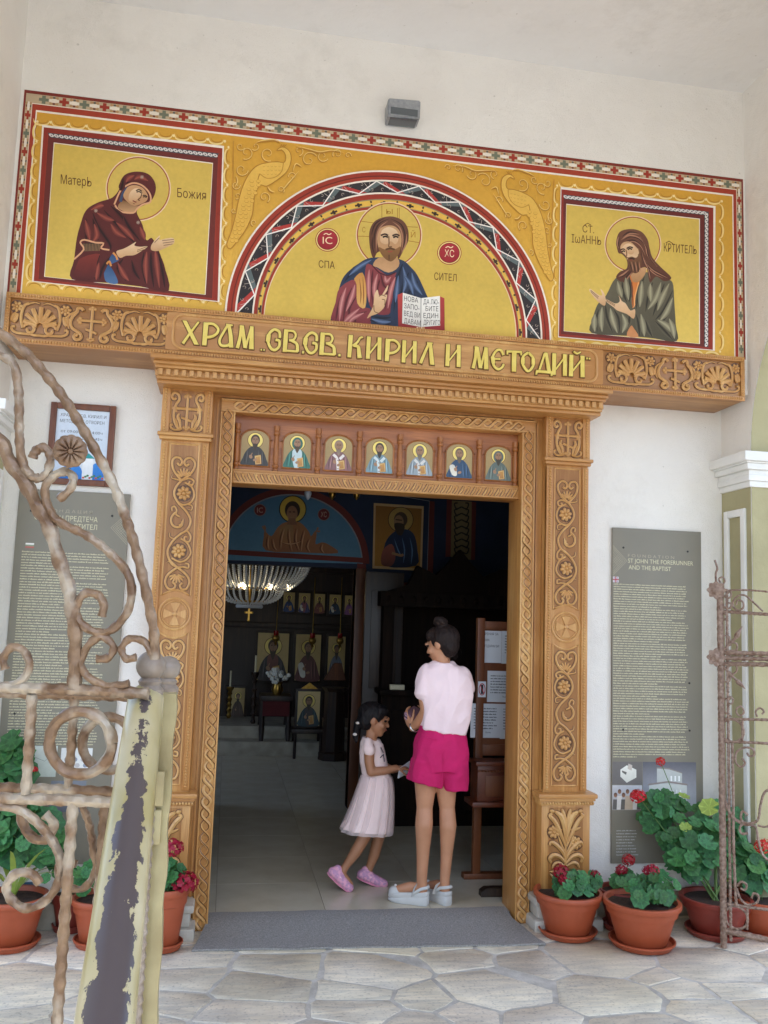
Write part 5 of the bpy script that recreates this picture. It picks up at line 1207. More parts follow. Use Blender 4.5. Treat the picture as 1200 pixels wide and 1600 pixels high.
        A.poly([(x0 + .32, pz1 - .13), (x0 + .48, pz1 - .13), (x0 + .48, pz1 + .01), (x0 + .32, pz1 + .01)], hx('dcdcd6'))
        for i in range(8): A.ell(x0 + .35 + .014 * i, pz1 - .05 - .03 * (i % 3), .013, .012, hx('8c93a0') if i % 2 else hx('b8b4b0'), None, 0, 10)
        A.poly([(x0 + .28, pz1 - .32), (x0 + .46, pz1 - .32), (x0 + .46, pz1 - .16), (x0 + .28, pz1 - .16)], hx('6a6e74'), hx('787c84'))
        textrows(A, x0 + .05, x0 + .25, pz1 - .2, pz1 - .5, .017, TC, .005)
    A.build('print', 'print_paint', t)
    for u, v in ((.07, .12), (w - .09, .125), (.07, 1.2), (w - .085, 1.2), (w - .085, .92)):
        m = MB(); m.lathe([(0.006, 0), (0.006, .003), (.003, .0045)], (x0 + u, -0.018, z1 - v), 10, 'y'); m.build('screw', 'screw_dark', t)
board(1.467, 2.046, 0.25, 2.212, 'tall grey information board headed in English, right of the carved portal', True)
board(-1.952, -1.366, 0.28, 2.252, 'tall grey information board with Cyrillic heading behind the iron gate', False)

nb = thing('framed_notice', 'brown framed opening hours notice with blue church picture, above left board', 'notice', (-1.64, -0.01, 2.28))
fx0, fx1, fz0, fz1 = -1.822, -1.474, 2.285, 2.742; wf = 0.034
for a in ((fx0, fx0 + wf, fz0, fz1), (fx1 - wf, fx1, fz0, fz1), (fx0 + wf, fx1 - wf, fz1 - wf, fz1), (fx0 + wf, fx1 - wf, fz0, fz0 + wf)):
    m = MB(); m.box(a[0], a[1], -0.028, -0.002, a[2], a[3], 0.005); m.build('frame_rail', 'frame_brown', nb)
A = Art(lambda u, v, L: (u, -0.012 - L, v))
A.poly([(fx0 + .02, fz0 + .02), (fx1 - .02, fz0 + .02), (fx1 - .02, fz1 - .02), (fx0 + .02, fz1 - .02)], hx('c9d6e6'), hx('dbe4ee'))
NC = hx('3f434e'); cxn = fx0 + .052
A.text('ХРАМ СВ.СВ. КИРИЛ И', cxn, fz1 - .075, .017, NC, down=False, width=.244); A.text('МЕТОДИЙ Е ОТВОРЕН', cxn, fz1 - .108, .017, NC, down=False, width=.236)
A.text('от 09:00ч до 14:00ч', cxn + .008, fz1 - .165, .015, NC, down=False, width=.222); A.text('от 15:00ч до 20:45ч', cxn + .008, fz1 - .2, .015, NC, down=False, width=.222)
bx0, bz0 = fx0 + wf, fz0 + wf; BW = fx1 - fx0 - 2 * wf
A.poly([(bx0, bz0), (bx0 + BW, bz0), (bx0 + BW, bz0 + .10), (bx0 + BW * .6, bz0 + .12), (bx0, bz0 + .04)], hx('b9c6d2'), hx('e0e6ea'))
for cx, r, h in ((.12, .03, .03), (.36, .055, .05), (.84, .035, .10)): A.poly([(bx0 + BW * cx + r * cos(a), bz0 + h * .6 + r * 1.1 * sin(a)) for a in [pi * i / 12 for i in range(13)]] + [(bx0 + BW * cx - r, bz0), (bx0 + BW * cx + r, bz0)], hx('1f6fc0'), hx('2f86d6'))
A.poly([(bx0 + BW * .55, bz0 + .002), (bx0 + BW * .75, bz0 + .002), (bx0 + BW * .75, bz0 + .12), (bx0 + BW * .55, bz0 + .12)], hx('d6dde2'), hx('f2f4f4')); A.poly([(bx0 + BW * .52, bz0 + .12), (bx0 + BW * .78, bz0 + .12), (bx0 + BW * .65, bz0 + .15)], hx('2a9a9a'))
for i in range(10): A.ell(bx0 + BW * (.58 + .04 * i), bz0 + .012 + .006 * (i % 3), .007, .006, hx('c05040') if i % 3 == 0 else hx('3f7a4a'), None, 0, 8)
A.build('paper', 'print_paint', nb)
mat('clear_glass', (1, 1, 1), 0.02)
g_ = MATS['clear_glass'].node_tree; bs = g_.nodes['Principled BSDF']; bs.inputs['Transmission Weight'].default_value = 1.0; bs.inputs['IOR'].default_value = 1.02
m = MB(); m.box(fx0 + wf - .004, fx1 - wf + .004, -0.021, -0.019, fz0 + wf - .004, fz1 - wf + .004); m.build('glass_pane', 'clear_glass', nb, smooth=False)

# ================================================================ flower pots and geraniums
mat('terracotta', hx('ab5232'), 0.5, col2=hx('994728'), scale=7, bump=0.06, bscale=40)
mat('terracotta_dark', hx('8e3a2c'), 0.5, col2=hx('7c3026'), scale=7, bump=0.06, bscale=40)
mat('pot_blue', hx('2b5a72'), 0.4, col2=hx('234a60'), scale=7)
mat('soil', hx('4a3526'), 0.95, col2=hx('2e2018'), scale=40, bump=0.6, bscale=80)
mat('leaf', hx('3f7a3c'), 0.5, col2=hx('2c6030'), scale=22, bump=0.25, bscale=50, rand=0.32, bdist=0.004)
mat('leaf_pale', hx('a8b858'), 0.5, col2=hx('8aa048'), scale=22, rand=0.2)
mat('stem_green', hx('5d7a3c'), 0.6, var=0.2); mat('petal_red', hx('d6261c'), 0.5, col2=hx('b81a16'), scale=30, rand=0.1); mat('petal_crimson', hx('a81030'), 0.5, col2=hx('86081f'), scale=30, rand=0.12)
for nm in ('leaf', 'leaf_pale', 'petal_red', 'petal_crimson'):          # thin leaves let some light through
    t_ = MATS[nm].node_tree; bs = t_.nodes['Principled BSDF']; tr = t_.nodes.new('ShaderNodeBsdfTranslucent'); mx = t_.nodes.new('ShaderNodeMixShader'); mx.inputs[0].default_value = 0.22
    src = bs.inputs['Base Color'].links[0].from_socket if bs.inputs['Base Color'].links else None
    if src: t_.links.new(src, tr.inputs[0])
    t_.links.new(bs.outputs[0], mx.inputs[1]); t_.links.new(tr.outputs[0], mx.inputs[2]); t_.links.new(mx.outputs[0], t_.nodes['Material Output'].inputs['Surface'])
def vein(nm, zone):
    t_ = MATS[nm].node_tree; n = t_.nodes; l = t_.links; bs = n['Principled BSDF']; src = bs.inputs['Base Color'].links[0].from_socket; tgts = [lk.to_socket for lk in src.links]
    tc = n.new('ShaderNodeTexCoord'); sp = n.new('ShaderNodeSeparateXYZ'); l.new(tc.outputs['Object'], sp.inputs[0])
    def M(op, *a):
        q = n.new('ShaderNodeMath'); q.operation = op
        for i, x in enumerate(a):
            if isinstance(x, (int, float)): q.inputs[i].default_value = x
            else: l.new(x, q.inputs[i])
        return q.outputs[0]
    an = M('ARCTAN2', sp.outputs['Y'], sp.outputs['X']); r = M('SQRT', M('ADD', M('MULTIPLY', sp.outputs['X'], sp.outputs['X']), M('MULTIPLY', sp.outputs['Y'], sp.outputs['Y'])))
    ve = M('POWER', M('ABSOLUTE', M('COSINE', M('MULTIPLY', an, 3.5))), 24.0)
    zo = M('SUBTRACT', 1.0, M('MULTIPLY', M('ABSOLUTE', M('SUBTRACT', r, .52)), 5.0)); zo = M('MAXIMUM', zo, 0.0)
    val = M('ADD', M('SUBTRACT', 1.0, M('MULTIPLY', zo, zone)), M('MULTIPLY', ve, .45))
    hs = n.new('ShaderNodeHueSaturation'); l.new(src, hs.inputs['Color']); l.new(val, hs.inputs['Value'])
    for t in tgts: l.new(hs.outputs[0], t)
vein('leaf', .35); vein('leaf_pale', .1)
RP = random.Random(11)
def leaf_mesh(seed):
    r = random.Random(seed); n = 22; vs = [(0, 0, 0)]; fs = []
    for ring, rad in ((1, .5), (2, 1.0)):
        for i in range(n):
            a = 2 * pi * i / n; notch = 1 - .55 * max(0, 1 - abs((a - pi + pi) % (2 * pi) - pi) / .28) if ring == 2 else 1 - .15 * max(0, 1 - abs((a) % (2 * pi) - pi) / .3)
            lob = 1 + (.07 * cos(7 * a + .4) + .04 * (i % 2) + r.uniform(-.03, .03)) * (rad if ring == 2 else .3)
            R_ = rad * lob * notch; z = .16 * rad ** 2 + .06 * cos(7 * a) * (rad > .6) - .05
            vs.append((R_ * cos(a), R_ * sin(a), z))
    for i in range(n): fs.append((0, 1 + i, 1 + (i + 1) % n)); fs.append((1 + i, 1 + n + i, 1 + n + (i + 1) % n, 1 + (i + 1) % n))
    m = MB(); m.add(vs, fs); me = m.mesh('leaf', ang=80); me.materials.append(MATS['leaf']); return me
LEAF = [leaf_mesh(i) for i in range(4)]
LEAFP = [leaf_mesh(9)]; LEAFP[0].materials.clear(); LEAFP[0].materials.append(MATS['leaf_pale'])
def bloom_mesh(matn, seed):
    r = random.Random(seed); m = MB()
    for i in range(34):
        u = 1 - 1.75 * (i + .5) / 34; a = i * 2.39996; s_ = sqrt(max(0, 1 - u * u)); d = Vector((s_ * cos(a), s_ * sin(a), u)); c = d * r.uniform(.72, .98)
        t1 = d.orthogonal().normalized(); t2 = d.cross(t1)
        for k in range(5):
            b0 = 2 * pi * k / 5 + r.uniform(-.2, .2); e = t1 * cos(b0) + t2 * sin(b0); f = d.cross(e); L = r.uniform(.26, .36)
            m.add([c, c + e * L * .6 + f * L * .42 + d * .05, c + e * L + d * r.uniform(-.02, .12), c + e * L * .6 - f * L * .42 + d * .05], [(0, 1, 2, 3)])
    me = m.mesh('bloom', ang=30); me.materials.append(MATS[matn]); return me
BLO = {'petal_red': bloom_mesh('petal_red', 1), 'petal_crimson': bloom_mesh('petal_crimson', 2)}
def pot(px_, pyb, wpx, hpx, m_, label, saucer=True):
    """px centre, pixel row of the saucer's front foot, rim width in pixels, pixel row of the rim's centre"""
    f = onZ(px_, pyb, ZG); k = (f - CAM).length / FPX; R = wpx / 2 * k; c = Vector((f.x, f.y + R * .78, ZG))
    if c.y > -0.24 and abs(c.x - XC) < 1.35: c.y = -0.34
    H = onY(px_, hpx, c.y).z - ZG
    t = thing('flower_pot', label, 'flower pot', tuple(c), 'flower pots by the church wall')
    b0 = 0.022 if saucer else 0.001
    m = MB(); m.lathe([(R * .60, b0), (R * .64, b0 + .006), (R * .84, H * .70), (R * .845, H * .72), (R * .90, H * .73), (R * .93, H * .86), (R * .935, H * .875), (R * .985, H * .88), (R, H * .90), (R, H * .985), (R * .985, H), (R * .90, H), (R * .88, H * .97), (R * .86, H * .86)], c, 40)
    m.build('pot', m_, t)
    m = MB(); m.lathe([(R * .86, H * .80), (R * .87, H * .9)], c, 28); m.build('soil', 'soil', t)
    if saucer:
        m = MB(); m.lathe([(R * .66, .0005), (R * .74, .004), (R * .82, .026), (R * .85, .030), (R * .85, .036), (R * .81, .038), (R * .76, .02), (R * .7, .018)], c, 40); m.build('saucer', m_, t)
    return c, R, H
def geranium(c, R, H, label, clouds, blooms, lsize=0.04, pale=0, group=True, n_=None):
    """clouds: (px, py, rx, ry, y, count) ellipses of leaves; blooms: (px, py, y, r, colour)"""
    t = thing('geranium', label, 'geranium', (c.x, c.y, c.z + H * .9), 'potted geraniums')
    base = Vector((c.x, c.y, c.z + H * .9)); st = MB(); k = 0
    for (px_, py_, rx, ry, y, cnt) in clouds:
        heart = onY(px_, py_ + ry * .3, y); st.tube([base + Vector((RP.uniform(-.02, .02), RP.uniform(-.02, .02), 0)), (base + heart) / 2 + Vector((0, 0, .02)), heart], [.006, .005, .004], 6)
        for i in range(cnt):
            a = RP.uniform(0, 2 * pi); q = sqrt(RP.uniform(.02, 1)); yy = y + RP.uniform(-.07, .07) - .05 * (1 - q)
            p = onY(px_ + rx * q * cos(a), py_ + ry * q * sin(a), yy)
            ns = (p - heart).normalized() * .5 + Vector((RP.uniform(-.45, .45), -.75 + RP.uniform(-.3, .3), .55 + RP.uniform(-.35, .4))); ns.normalize()
            s_ = lsize * RP.uniform(.6, 1.18)
            qn = ns.to_track_quat('Z', 'Y'); e = (qn @ Euler((0, 0, RP.uniform(0, 6.28))).to_quaternion()).to_euler()
            me = LEAFP[0] if pale and RP.random() < pale else RP.choice(LEAF)
            mesh_obj('leaf', me, None, t, tuple(p - ORG[t.name]), e, (s_, s_ * RP.uniform(.85, 1.05), s_))
            st.tube([heart + (p - heart) * .1, (heart + p) / 2 - Vector((0, 0, .012)), p - ns * .004], .0016, 4)
    for (px_, py_, y, r, colr) in blooms:
        p = onY(px_, py_, y); st.tube([base, (base + p) / 2 + Vector((0, .01, .01)), p], .0024, 5)
        mesh_obj('bloom', BLO[colr], None, t, tuple(p - ORG[t.name]), (RP.uniform(-.5, .5), RP.uniform(-.5, .5), RP.uniform(0, 6)), (r, r, r * .85))
    st.build('stem', 'stem_green', t)
    return t
P = pot(903, 1476, 98, 1391, 'terracotta', 'terracotta pot with two crimson blooms in front of right pilaster')
geranium(*P, 'low geranium with two crimson blooms, in pot before the right pilaster', [(903, 1378, 36, 13, P[0].y - .02, 26), (898, 1390, 34, 7, P[0].y - .08, 14)], [(876, 1362, P[0].y - .05, .045, 'petal_crimson'), (882, 1375, P[0].y - .07, .038, 'petal_crimson'), (930, 1368, P[0].y - .03, .032, 'petal_crimson')], .036)
P = pot(1025, 1495, 108, 1405, 'terracotta', 'terracotta pot standing foremost among the pots right of the door')
geranium(*P, 'rounded geranium with one flat crimson bloom, foremost right of the door', [(1022, 1384, 38, 20, P[0].y, 34), (1022, 1400, 36, 8, P[0].y - .1, 16)], [(1020, 1360, P[0].y - .02, .036, 'petal_crimson'), (1012, 1361, P[0].y - .0, .03, 'petal_crimson')], .038)
P = pot(990, 1463, 74, 1388, 'terracotta_dark', 'dark red pot half hidden behind the foremost terracotta pot')
geranium(*P, 'geranium with two stacked crimson blooms behind the foremost pot', [(980, 1374, 20, 12, P[0].y, 12)], [(982, 1344, P[0].y, .038, 'petal_crimson'), (971, 1360, P[0].y - .02, .036, 'petal_crimson')], .036)
P = pot(1143, 1476, 98, 1400, 'terracotta_dark', 'dark red pot behind the right gate leaf')
geranium(*P, 'tall spreading geranium with scarlet blooms in front of the English board',
         [(1040, 1255, 36, 22, -.16, 22), (1030, 1280, 26, 20, -.16, 12), (1075, 1305, 46, 34, -.22, 34), (1120, 1320, 44, 44, -.3, 44), (1085, 1350, 40, 26, -.3, 22), (1115, 1272, 26, 18, -.2, 10), (1150, 1340, 26, 44, -.28, 22), (1160, 1290, 22, 20, -.2, 8)],
         [(997, 1244, -.2, .046, 'petal_red'), (1032, 1190, -.12, .028, 'petal_red')], .05, .06)
P = pot(1216, 1474, 90, 1400, 'terracotta', 'terracotta pot by the green pier at the right edge of the photo')
geranium(*P, 'geranium with scarlet bloom at the right edge, beyond the gate', [(1192, 1365, 26, 36, P[0].y, 26)], [(1192, 1322, P[0].y - .08, .045, 'petal_red')], .048)
P = pot(256, 1462, 66, 1383, 'terracotta', 'terracotta pot just left of the doorway beside the mat')
geranium(*P, 'geranium with two big crimson blooms just left of the doorway', [(266, 1362, 18, 24, P[0].y, 16)], [(271, 1325, P[0].y, .05, 'petal_crimson'), (290, 1380, P[0].y - .06, .066, 'petal_crimson')], .04)
P = pot(148, 1489, 80, 1400, 'terracotta', 'terracotta pot left of the gate pipe, its geranium without blooms')
geranium(*P, 'small geranium without blooms seen through the left gate', [(135, 1372, 26, 22, P[0].y, 16)], [], .036)
P = pot(104, 1462, 56, 1392, 'terracotta_dark', 'dark red pot half hidden behind the left gate bar')
geranium(*P, 'leafy geranium in the dark red pot behind the left gate bar', [(80, 1345, 24, 30, -.2, 14)], [], .045)
P = pot(36, 1448, 80, 1366, 'pot_blue', 'blue pot behind the terracotta pot at the left edge')
geranium(*P, 'large geranium with small scarlet bloom in the blue pot at left', [(22, 1190, 26, 34, -.14, 26), (40, 1300, 50, 50, -.2, 44), (10, 1245, 40, 26, -.2, 16)], [(54, 1202, -.2, .018, 'petal_red'), (30, 1256, -.16, .03, 'petal_red')], .058)
P = pot(4, 1494, 94, 1398, 'terracotta', 'terracotta pot cut by the left edge of the photo')
t = thing('lily_plant', 'plant with long pale green strap leaves in the leftmost pot', 'plant', (P[0].x, P[0].y, P[0].z + P[2] * .9))
for i in range(9):
    a = i * .8; L = RP.uniform(.22, .42); base = Vector(ORG[t.name]); d = Vector((cos(a) * .35, sin(a) * .35, 1)).normalized(); sd_ = d.cross(Vector((0, 0, 1))).normalized(); m = MB(); L1, L2 = [], []
    for k in range(7):
        u = k / 6; w_ = .014 * sin(pi * min(.97, u * .9 + .1)); c_ = base + d * L * u + Vector((cos(a), sin(a), 0)) * .12 * u * u - Vector((0, 0, .1 * u ** 3)); L1.append(c_ - sd_ * w_); L2.append(c_ + sd_ * w_)
    m.add(L1 + L2, [(k, k + 1, 8 + k, 7 + k) for k in range(6)]); m.build('leaf', 'leaf_pale', t)

# ================================================================ wrought iron gates
def iron_mat():
    m = mat('wrought_iron', hx('937a60'), 0.38, col2=hx('5e432e'), scale=34, bump=0.5, bscale=60, bdist=0.006, metal=0.2, detail=6, contrast=0.45)
    n = m.node_tree.nodes; l = m.node_tree.links; b = n['Principled BSDF']        # rubbed grey-cream paint over the rust
    src = b.inputs['Base Color'].links[0].from_socket
    nz = n.new('ShaderNodeTexNoise'); nz.inputs['Scale'].default_value = 14; nz.inputs['Detail'].default_value = 4
    tc = n.new('ShaderNodeTexCoord'); l.new(tc.outputs['Object'], nz.inputs['Vector'])
    rp = n.new('ShaderNodeValToRGB'); rp.color_ramp.elements[0].position = .5; rp.color_ramp.elements[0].color = (0, 0, 0, 1); rp.color_ramp.elements[1].position = .62; rp.color_ramp.elements[1].color = (1, 1, 1, 1); l.new(nz.outputs[0], rp.inputs[0])
    mx = n.new('ShaderNodeMix'); mx.data_type = 'RGBA'; l.new(rp.outputs[0], mx.inputs['Factor']); l.new(src, mx.inputs['A']); mx.inputs['B'].default_value = (*hx('a69a88'), 1); l.new(mx.outputs['Result'], b.inputs['Base Color'])
iron_mat()
mat('cream_paint', hx('aaa078'), 0.5, col2=hx('847650'), scale=12, bump=0.3, bscale=40, bdist=0.004)
mat('grey_iron', hx('9a9186'), 0.5, col2=hx('7c6c5e'), scale=30, bump=0.3, bscale=60, bdist=0.003, metal=0.2)
RG = random.Random(3)
def hammered(m, pts3, r, n=8, amp=.11, step=None, flat=None):
    """forged bar: lens-shaped hammer dents alternate round the section"""
    step = r * .5; P_ = [Vector(p) for p in pts3]; out = [P_[0]]
    for a, c in zip(P_, P_[1:]):
        L = (c - a).length; k = max(1, int(L / step))
        for i in range(1, k + 1): out.append(a + (c - a) * i / k)
    k0 = len(m.v); ph = RG.uniform(0, 6); n = 8
    m.tube(out, r, n)
    amp = max(amp, .1) * 1.0; cnt = len(out)
    for i in range(cnt):
        for j in range(n):
            q = k0 + i * n + j; c = out[i]; side = (j // 2) % 2; d = 1 + amp * sin(i * 1.12 + ph + side * pi + .5 * sin(i * .13)) * 1.1 + RG.uniform(-.035, .035) - .05
            if j % 2: d *= .97
            v = Vector(m.v[q]); m.v[q] = tuple(c + (v - c) * d)
GS = 1.30
def gl(pts, s=GS, smooth=6): return [at_depth(x, y, s) for x, y in (crom(pts, smooth) if smooth else pts)]
def gr_(pxw, s=GS): return pxw * s / FPX / 2 * .9
gate = thing('iron_gate_leaf', 'rusty wrought iron gate leaf with scrolls and ball finials, close at left', 'gate', tuple(onZ(215, 1590, ZG).to_tuple()) if False else (at_depth(230, 1590, GS).x, at_depth(230, 1590, GS).y, ZG))
def gpart(name, pts, w, s=GS, smooth=6, flat=None, amp=.11, m_='wrought_iron'):
    m = MB(); hammered(m, gl(pts, s, smooth), gr_(w, s), flat=flat, amp=amp); return m.build(name, m_, gate, ang=42)
gpart('arched_bar', [(-60, 470), (0, 520), (39, 550), (91, 610), (136, 681), (175, 753), (195, 805), (211, 854), (227, 919), (240, 984), (242, 1030)], 18)
gpart('branch_bar', [(-40, 548), (0, 556), (22, 571), (29, 615), (30, 670), (33, 714), (44, 739), (58, 747), (70, 743), (78, 725), (77, 708), (66, 699), (55, 706), (51, 716)], 17)
gpart('stem_bar', [(-40, 655), (0, 689), (16, 722), (41, 758), (60, 794), (77, 824), (93, 876), (107, 917), (113, 959), (118, 1000), (116, 1075)], 25)
gpart('scroll', [(92, 780), (108, 766), (115, 748), (103, 737), (82, 745), (70, 766), (78, 798), (97, 818), (136, 837), (175, 867), (201, 899), (205, 935), (192, 967), (166, 988), (140, 984), (122, 967), (120, 945), (133, 927), (153, 930), (162, 945), (159, 963)], 16)
gpart('scroll', [(8, 1046), (5, 1028), (19, 1011), (38, 1018), (46, 1040), (35, 1062), (8, 1074), (-20, 1074)], 15)
gpart('scroll', [(151, 1030), (170, 1027), (177, 1010), (160, 995), (140, 1006), (126, 1034), (136, 1056), (167, 1072), (202, 1068)], 15)
gpart('scroll', [(213, 1027), (197, 1029), (190, 1013), (203, 998), (226, 1003), (237, 1022)], 14)
gpart('rail', [(-60, 1073), (100, 1077), (232, 1084)], 21, smooth=3); gpart('rail', [(-60, 1246), (100, 1250), (215, 1256)], 21, smooth=3)
m = MB(); c_ = at_depth(126, 1161, GS - .01); ex = ROT @ Vector((1, 0, 0)); ez = ROT @ Vector((0, 1, 0)); rr = gr_(108)
hammered(m, [c_ + ex * rr * cos(2 * pi * i / 40) + ez * rr * sin(2 * pi * i / 40) for i in range(41)], gr_(21)); m.build('ring', 'wrought_iron', gate, ang=42)
gpart('upright', [(50, 1085), (46, 1160), (40, 1240)], 19, smooth=2); 
def down(px_, py_, s=GS):
    p = at_depth(px_, py_, s); return p, Vector((p.x, p.y, ZG + .02))
m = MB(); a, c = down(114, 1255); hammered(m, [a, c], gr_(20)); m.build('upright', 'wrought_iron', gate, ang=42)
gpart('scroll', [(-30, 1252), (0, 1259), (35, 1267), (70, 1298), (93, 1337), (93, 1375), (70, 1408), (39, 1419), (15, 1402), (11, 1382), (27, 1364), (50, 1366), (62, 1381)], 17)
# rear face of the leaf
G2 = 1.46
gpart('rail', [(-60, 1228), (100, 1234), (215, 1240)], 19, s=G2, smooth=3); gpart('rail', [(-60, 1082), (100, 1086), (232, 1090)], 17, s=G2, smooth=3)
gpart('upright', [(116, 1090), (112, 1160), (106, 1232)], 17, s=G2, smooth=2)
m = MB(); c_ = at_depth(170, 1162, G2); rr = gr_(92, G2); hammered(m, [c_ + ex * rr * cos(2 * pi * i / 40) + ez * rr * sin(2 * pi * i / 40) for i in range(41)], gr_(18, G2)); m.build('ring', 'wrought_iron', gate, ang=42)
m = MB(); a, c = down(164, 1245, G2); hammered(m, [a, c], gr_(17, G2)); m.build('upright', 'wrought_iron', gate, ang=42)
gpart('scroll', [(36, 1245), (34, 1280), (50, 1308), (74, 1310), (84, 1288), (70, 1272)], 18, s=G2)
gpart('scroll', [(128, 1258), (140, 1290), (146, 1330), (150, 1360), (130, 1388), (104, 1384), (90, 1364), (98, 1346), (120, 1350)], 14, s=G2)
# rosette
m = MB(); c_ = at_depth(110, 705, GS - .025); nrm = (CAM - c_).normalized(); R_ = gr_(54); qn = nrm.to_track_quat('Z', 'Y').to_matrix()
rows = []
for k, (q, h) in enumerate(((0.0, .35), (.14, .35), (.2, .16), (.55, .24), (.9, .16), (1.0, 0), (.9, -.12), (0, -.15))):
    rows.append([c_ + qn @ Vector((R_ * q * cos(2 * pi * i / 48) * (1 + .06 * abs(cos(6 * 2 * pi * i / 48)) * (q > .5)), R_ * q * sin(2 * pi * i / 48) * (1 + .06 * abs(cos(6 * 2 * pi * i / 48)) * (q > .5)), R_ * (h - (.12 * (abs(sin(6 * 2 * pi * i / 48)) < .35) * (.15 < q < .95))))) for i in range(48)])
m.loft(rows); m.build('rosette', 'wrought_iron', gate, ang=50)
# stile with wavy edge, plates, ball finials
a, c = down(262, 1084, 1.40)
m = MB(); n = 70; L_, R_ = [], []; w_ = gr_(30, 1.40)
for i in range(n + 1):
    p = a + (c - a) * i / n; wv = .0016 * sin(i * 1.15) + RG.uniform(-.0006, .0006)
    L_.append(p - ex * w_ ); R_.append(p + ex * (w_ + wv))
nv = Vector((0, .03, 0)); vs_ = L_ + R_ + [p + nv for p in L_] + [p + nv for p in R_]; N = n + 1
fs = []
for i in range(n):
    fs += [(i, i + 1, N + i + 1, N + i), (2 * N + i, 3 * N + i, 3 * N + i + 1, 2 * N + i + 1), (i, 2 * N + i, 2 * N + i + 1, i + 1), (N + i, N + i + 1, 3 * N + i + 1, 3 * N + i)]
fs += [(0, N, 3 * N, 2 * N), (n, 2 * N + n, 3 * N + n, N + n)]
m.add(vs_, fs); m.build('stile', 'cream_paint', gate, ang=35)
m = MB(); a2, c2 = down(247, 1090, 1.385); hammered(m, [a2, c2], gr_(13, 1.385), amp=.22); m.build('stile_bar', 'grey_iron', gate, ang=60)
for py_ in (1232, 1292):
    m = MB(); p = at_depth(256 - (py_ - 1084) * .076, py_, 1.37); m.box(p.x - .011, p.x + .011, p.y - .004, p.y + .006, p.z - .026, p.z + .026, .003); m.build('weld_plate', 'cream_paint', gate)
for px_, py_, r, s in ((236, 1040, 23, 1.36), (263, 1044, 19, 1.5)):
    m = MB(); p = at_depth(px_, py_, s); R_ = r * s / FPX; m.ell(p, R_, 20, 14); m.build('ball_finial', 'grey_iron', gate)
    m = MB(); m.lathe([(R_ * .9, -R_ * 2.1), (R_ * .95, -R_ * 1.6), (R_ * .7, -R_ * 1.3), (R_ * .8, -R_ * 1.05), (R_ * .6, -R_ * .8)], p, 16); m.build('finial_collar', 'grey_iron', gate)

# chipped handrail pipe running from the gate towards the viewer
T_, B_ = at_depth(228, 1092, 1.36), at_depth(164, 1597, 0.80); ax = (B_ - T_); Lp = ax.length; ax.normalize(); Lp2 = Lp + .45
def pipe_material():
    m = bpy.data.materials.new('chipped_pipe'); m.use_nodes = True; MATS['chipped_pipe'] = m
    n = m.node_tree.nodes; l = m.node_tree.links; b = n['Principled BSDF']; b.inputs['Roughness'].default_value = .32
    tc = n.new('ShaderNodeTexCoord'); sp = n.new('ShaderNodeSeparateXYZ'); l.new(tc.outputs['Object'], sp.inputs[0])
    M = lambda op, a, c=None: (lambda q: ([l.new(x, q.inputs[i]) if hasattr(x, 'links') or hasattr(x, 'is_output') else setattr(q.inputs[i], 'default_value', x) for i, x in enumerate((a, c)) if x is not None], setattr(q, 'operation', op), q.outputs[0])[2])(n.new('ShaderNodeMath'))
    ang = M('ABSOLUTE', M('ARCTAN2', sp.outputs['Y'], sp.outputs['X']))
    mr = n.new('ShaderNodeMapRange'); mr.inputs['From Min'].default_value = .02; mr.inputs['From Max'].default_value = .75; mr.inputs['To Min'].default_value = .05; mr.inputs['To Max'].default_value = 1.02; l.new(sp.outputs['Z'], mr.inputs[0])
    mp = n.new('ShaderNodeMapping'); mp.inputs['Scale'].default_value = (1, 1, .55); l.new(tc.outputs['Object'], mp.inputs[0])
    nz = n.new('ShaderNodeTexNoise'); nz.inputs['Scale'].default_value = 48; nz.inputs['Detail'].default_value = 7; nz.inputs['Roughness'].default_value = .65; l.new(mp.outputs[0], nz.inputs['Vector'])
    wv = M('MULTIPLY', M('SUBTRACT', nz.outputs[0], .5), 2.3)
    f = M('LESS_THAN', M('ADD', ang, wv), mr.outputs[0])
    n2 = n.new('ShaderNodeTexNoise'); n2.inputs['Scale'].default_value = 9; n2.inputs['Detail'].default_value = 3; l.new(mp.outputs[0], n2.inputs['Vector'])
    r1 = n.new('ShaderNodeValToRGB'); r1.color_ramp.elements[0].color = (*hx('9c9058'), 1); r1.color_ramp.elements[1].color = (*hx('beb594'), 1); r1.color_ramp.elements[0].position = .35; r1.color_ramp.elements[1].position = .62; l.new(n2.outputs[0], r1.inputs[0])
    mx = n.new('ShaderNodeMix'); mx.data_type = 'RGBA'; l.new(f, mx.inputs['Factor']); l.new(r1.outputs[0], mx.inputs['A']); mx.inputs['B'].default_value = (*hx('4c4446'), 1); l.new(mx.outputs['Result'], b.inputs['Base Color'])
    bp = n.new('ShaderNodeBump'); bp.invert = True; bp.inputs['Strength'].default_value = .8; bp.inputs['Distance'].default_value = .0012; l.new(f, bp.inputs['Height']); l.new(bp.outputs[0], b.inputs['Normal'])
pipe_material()
rail = thing('handrail', 'chipped cream painted pipe handrail running from the gate towards the viewer', 'handrail', (T_.x, T_.y, ZG))
m = MB(); R_ = .0268; prof = [(.001, -.022), (.012, -.02), (.021, -.012), (R_, 0.004)] + [(R_, Lp2 * i / 30 + .004) for i in range(1, 31)] + [(.001, Lp2 + .004)]
m.lathe(prof, (0, 0, 0), 32); me = m.mesh('pipe'); me.materials.append(MATS['chipped_pipe'])
zq = ax; mid = (T_ + B_) / 2; xq = (CAM - mid); xq = (xq - zq * xq.dot(zq)).normalized(); yq = zq.cross(xq)
o = mesh_obj('pipe', me, None, rail); o.matrix_local = Matrix.Translation(T_ - ORG[rail.name]) @ Matrix((xq, yq, zq)).transposed().to_4x4()
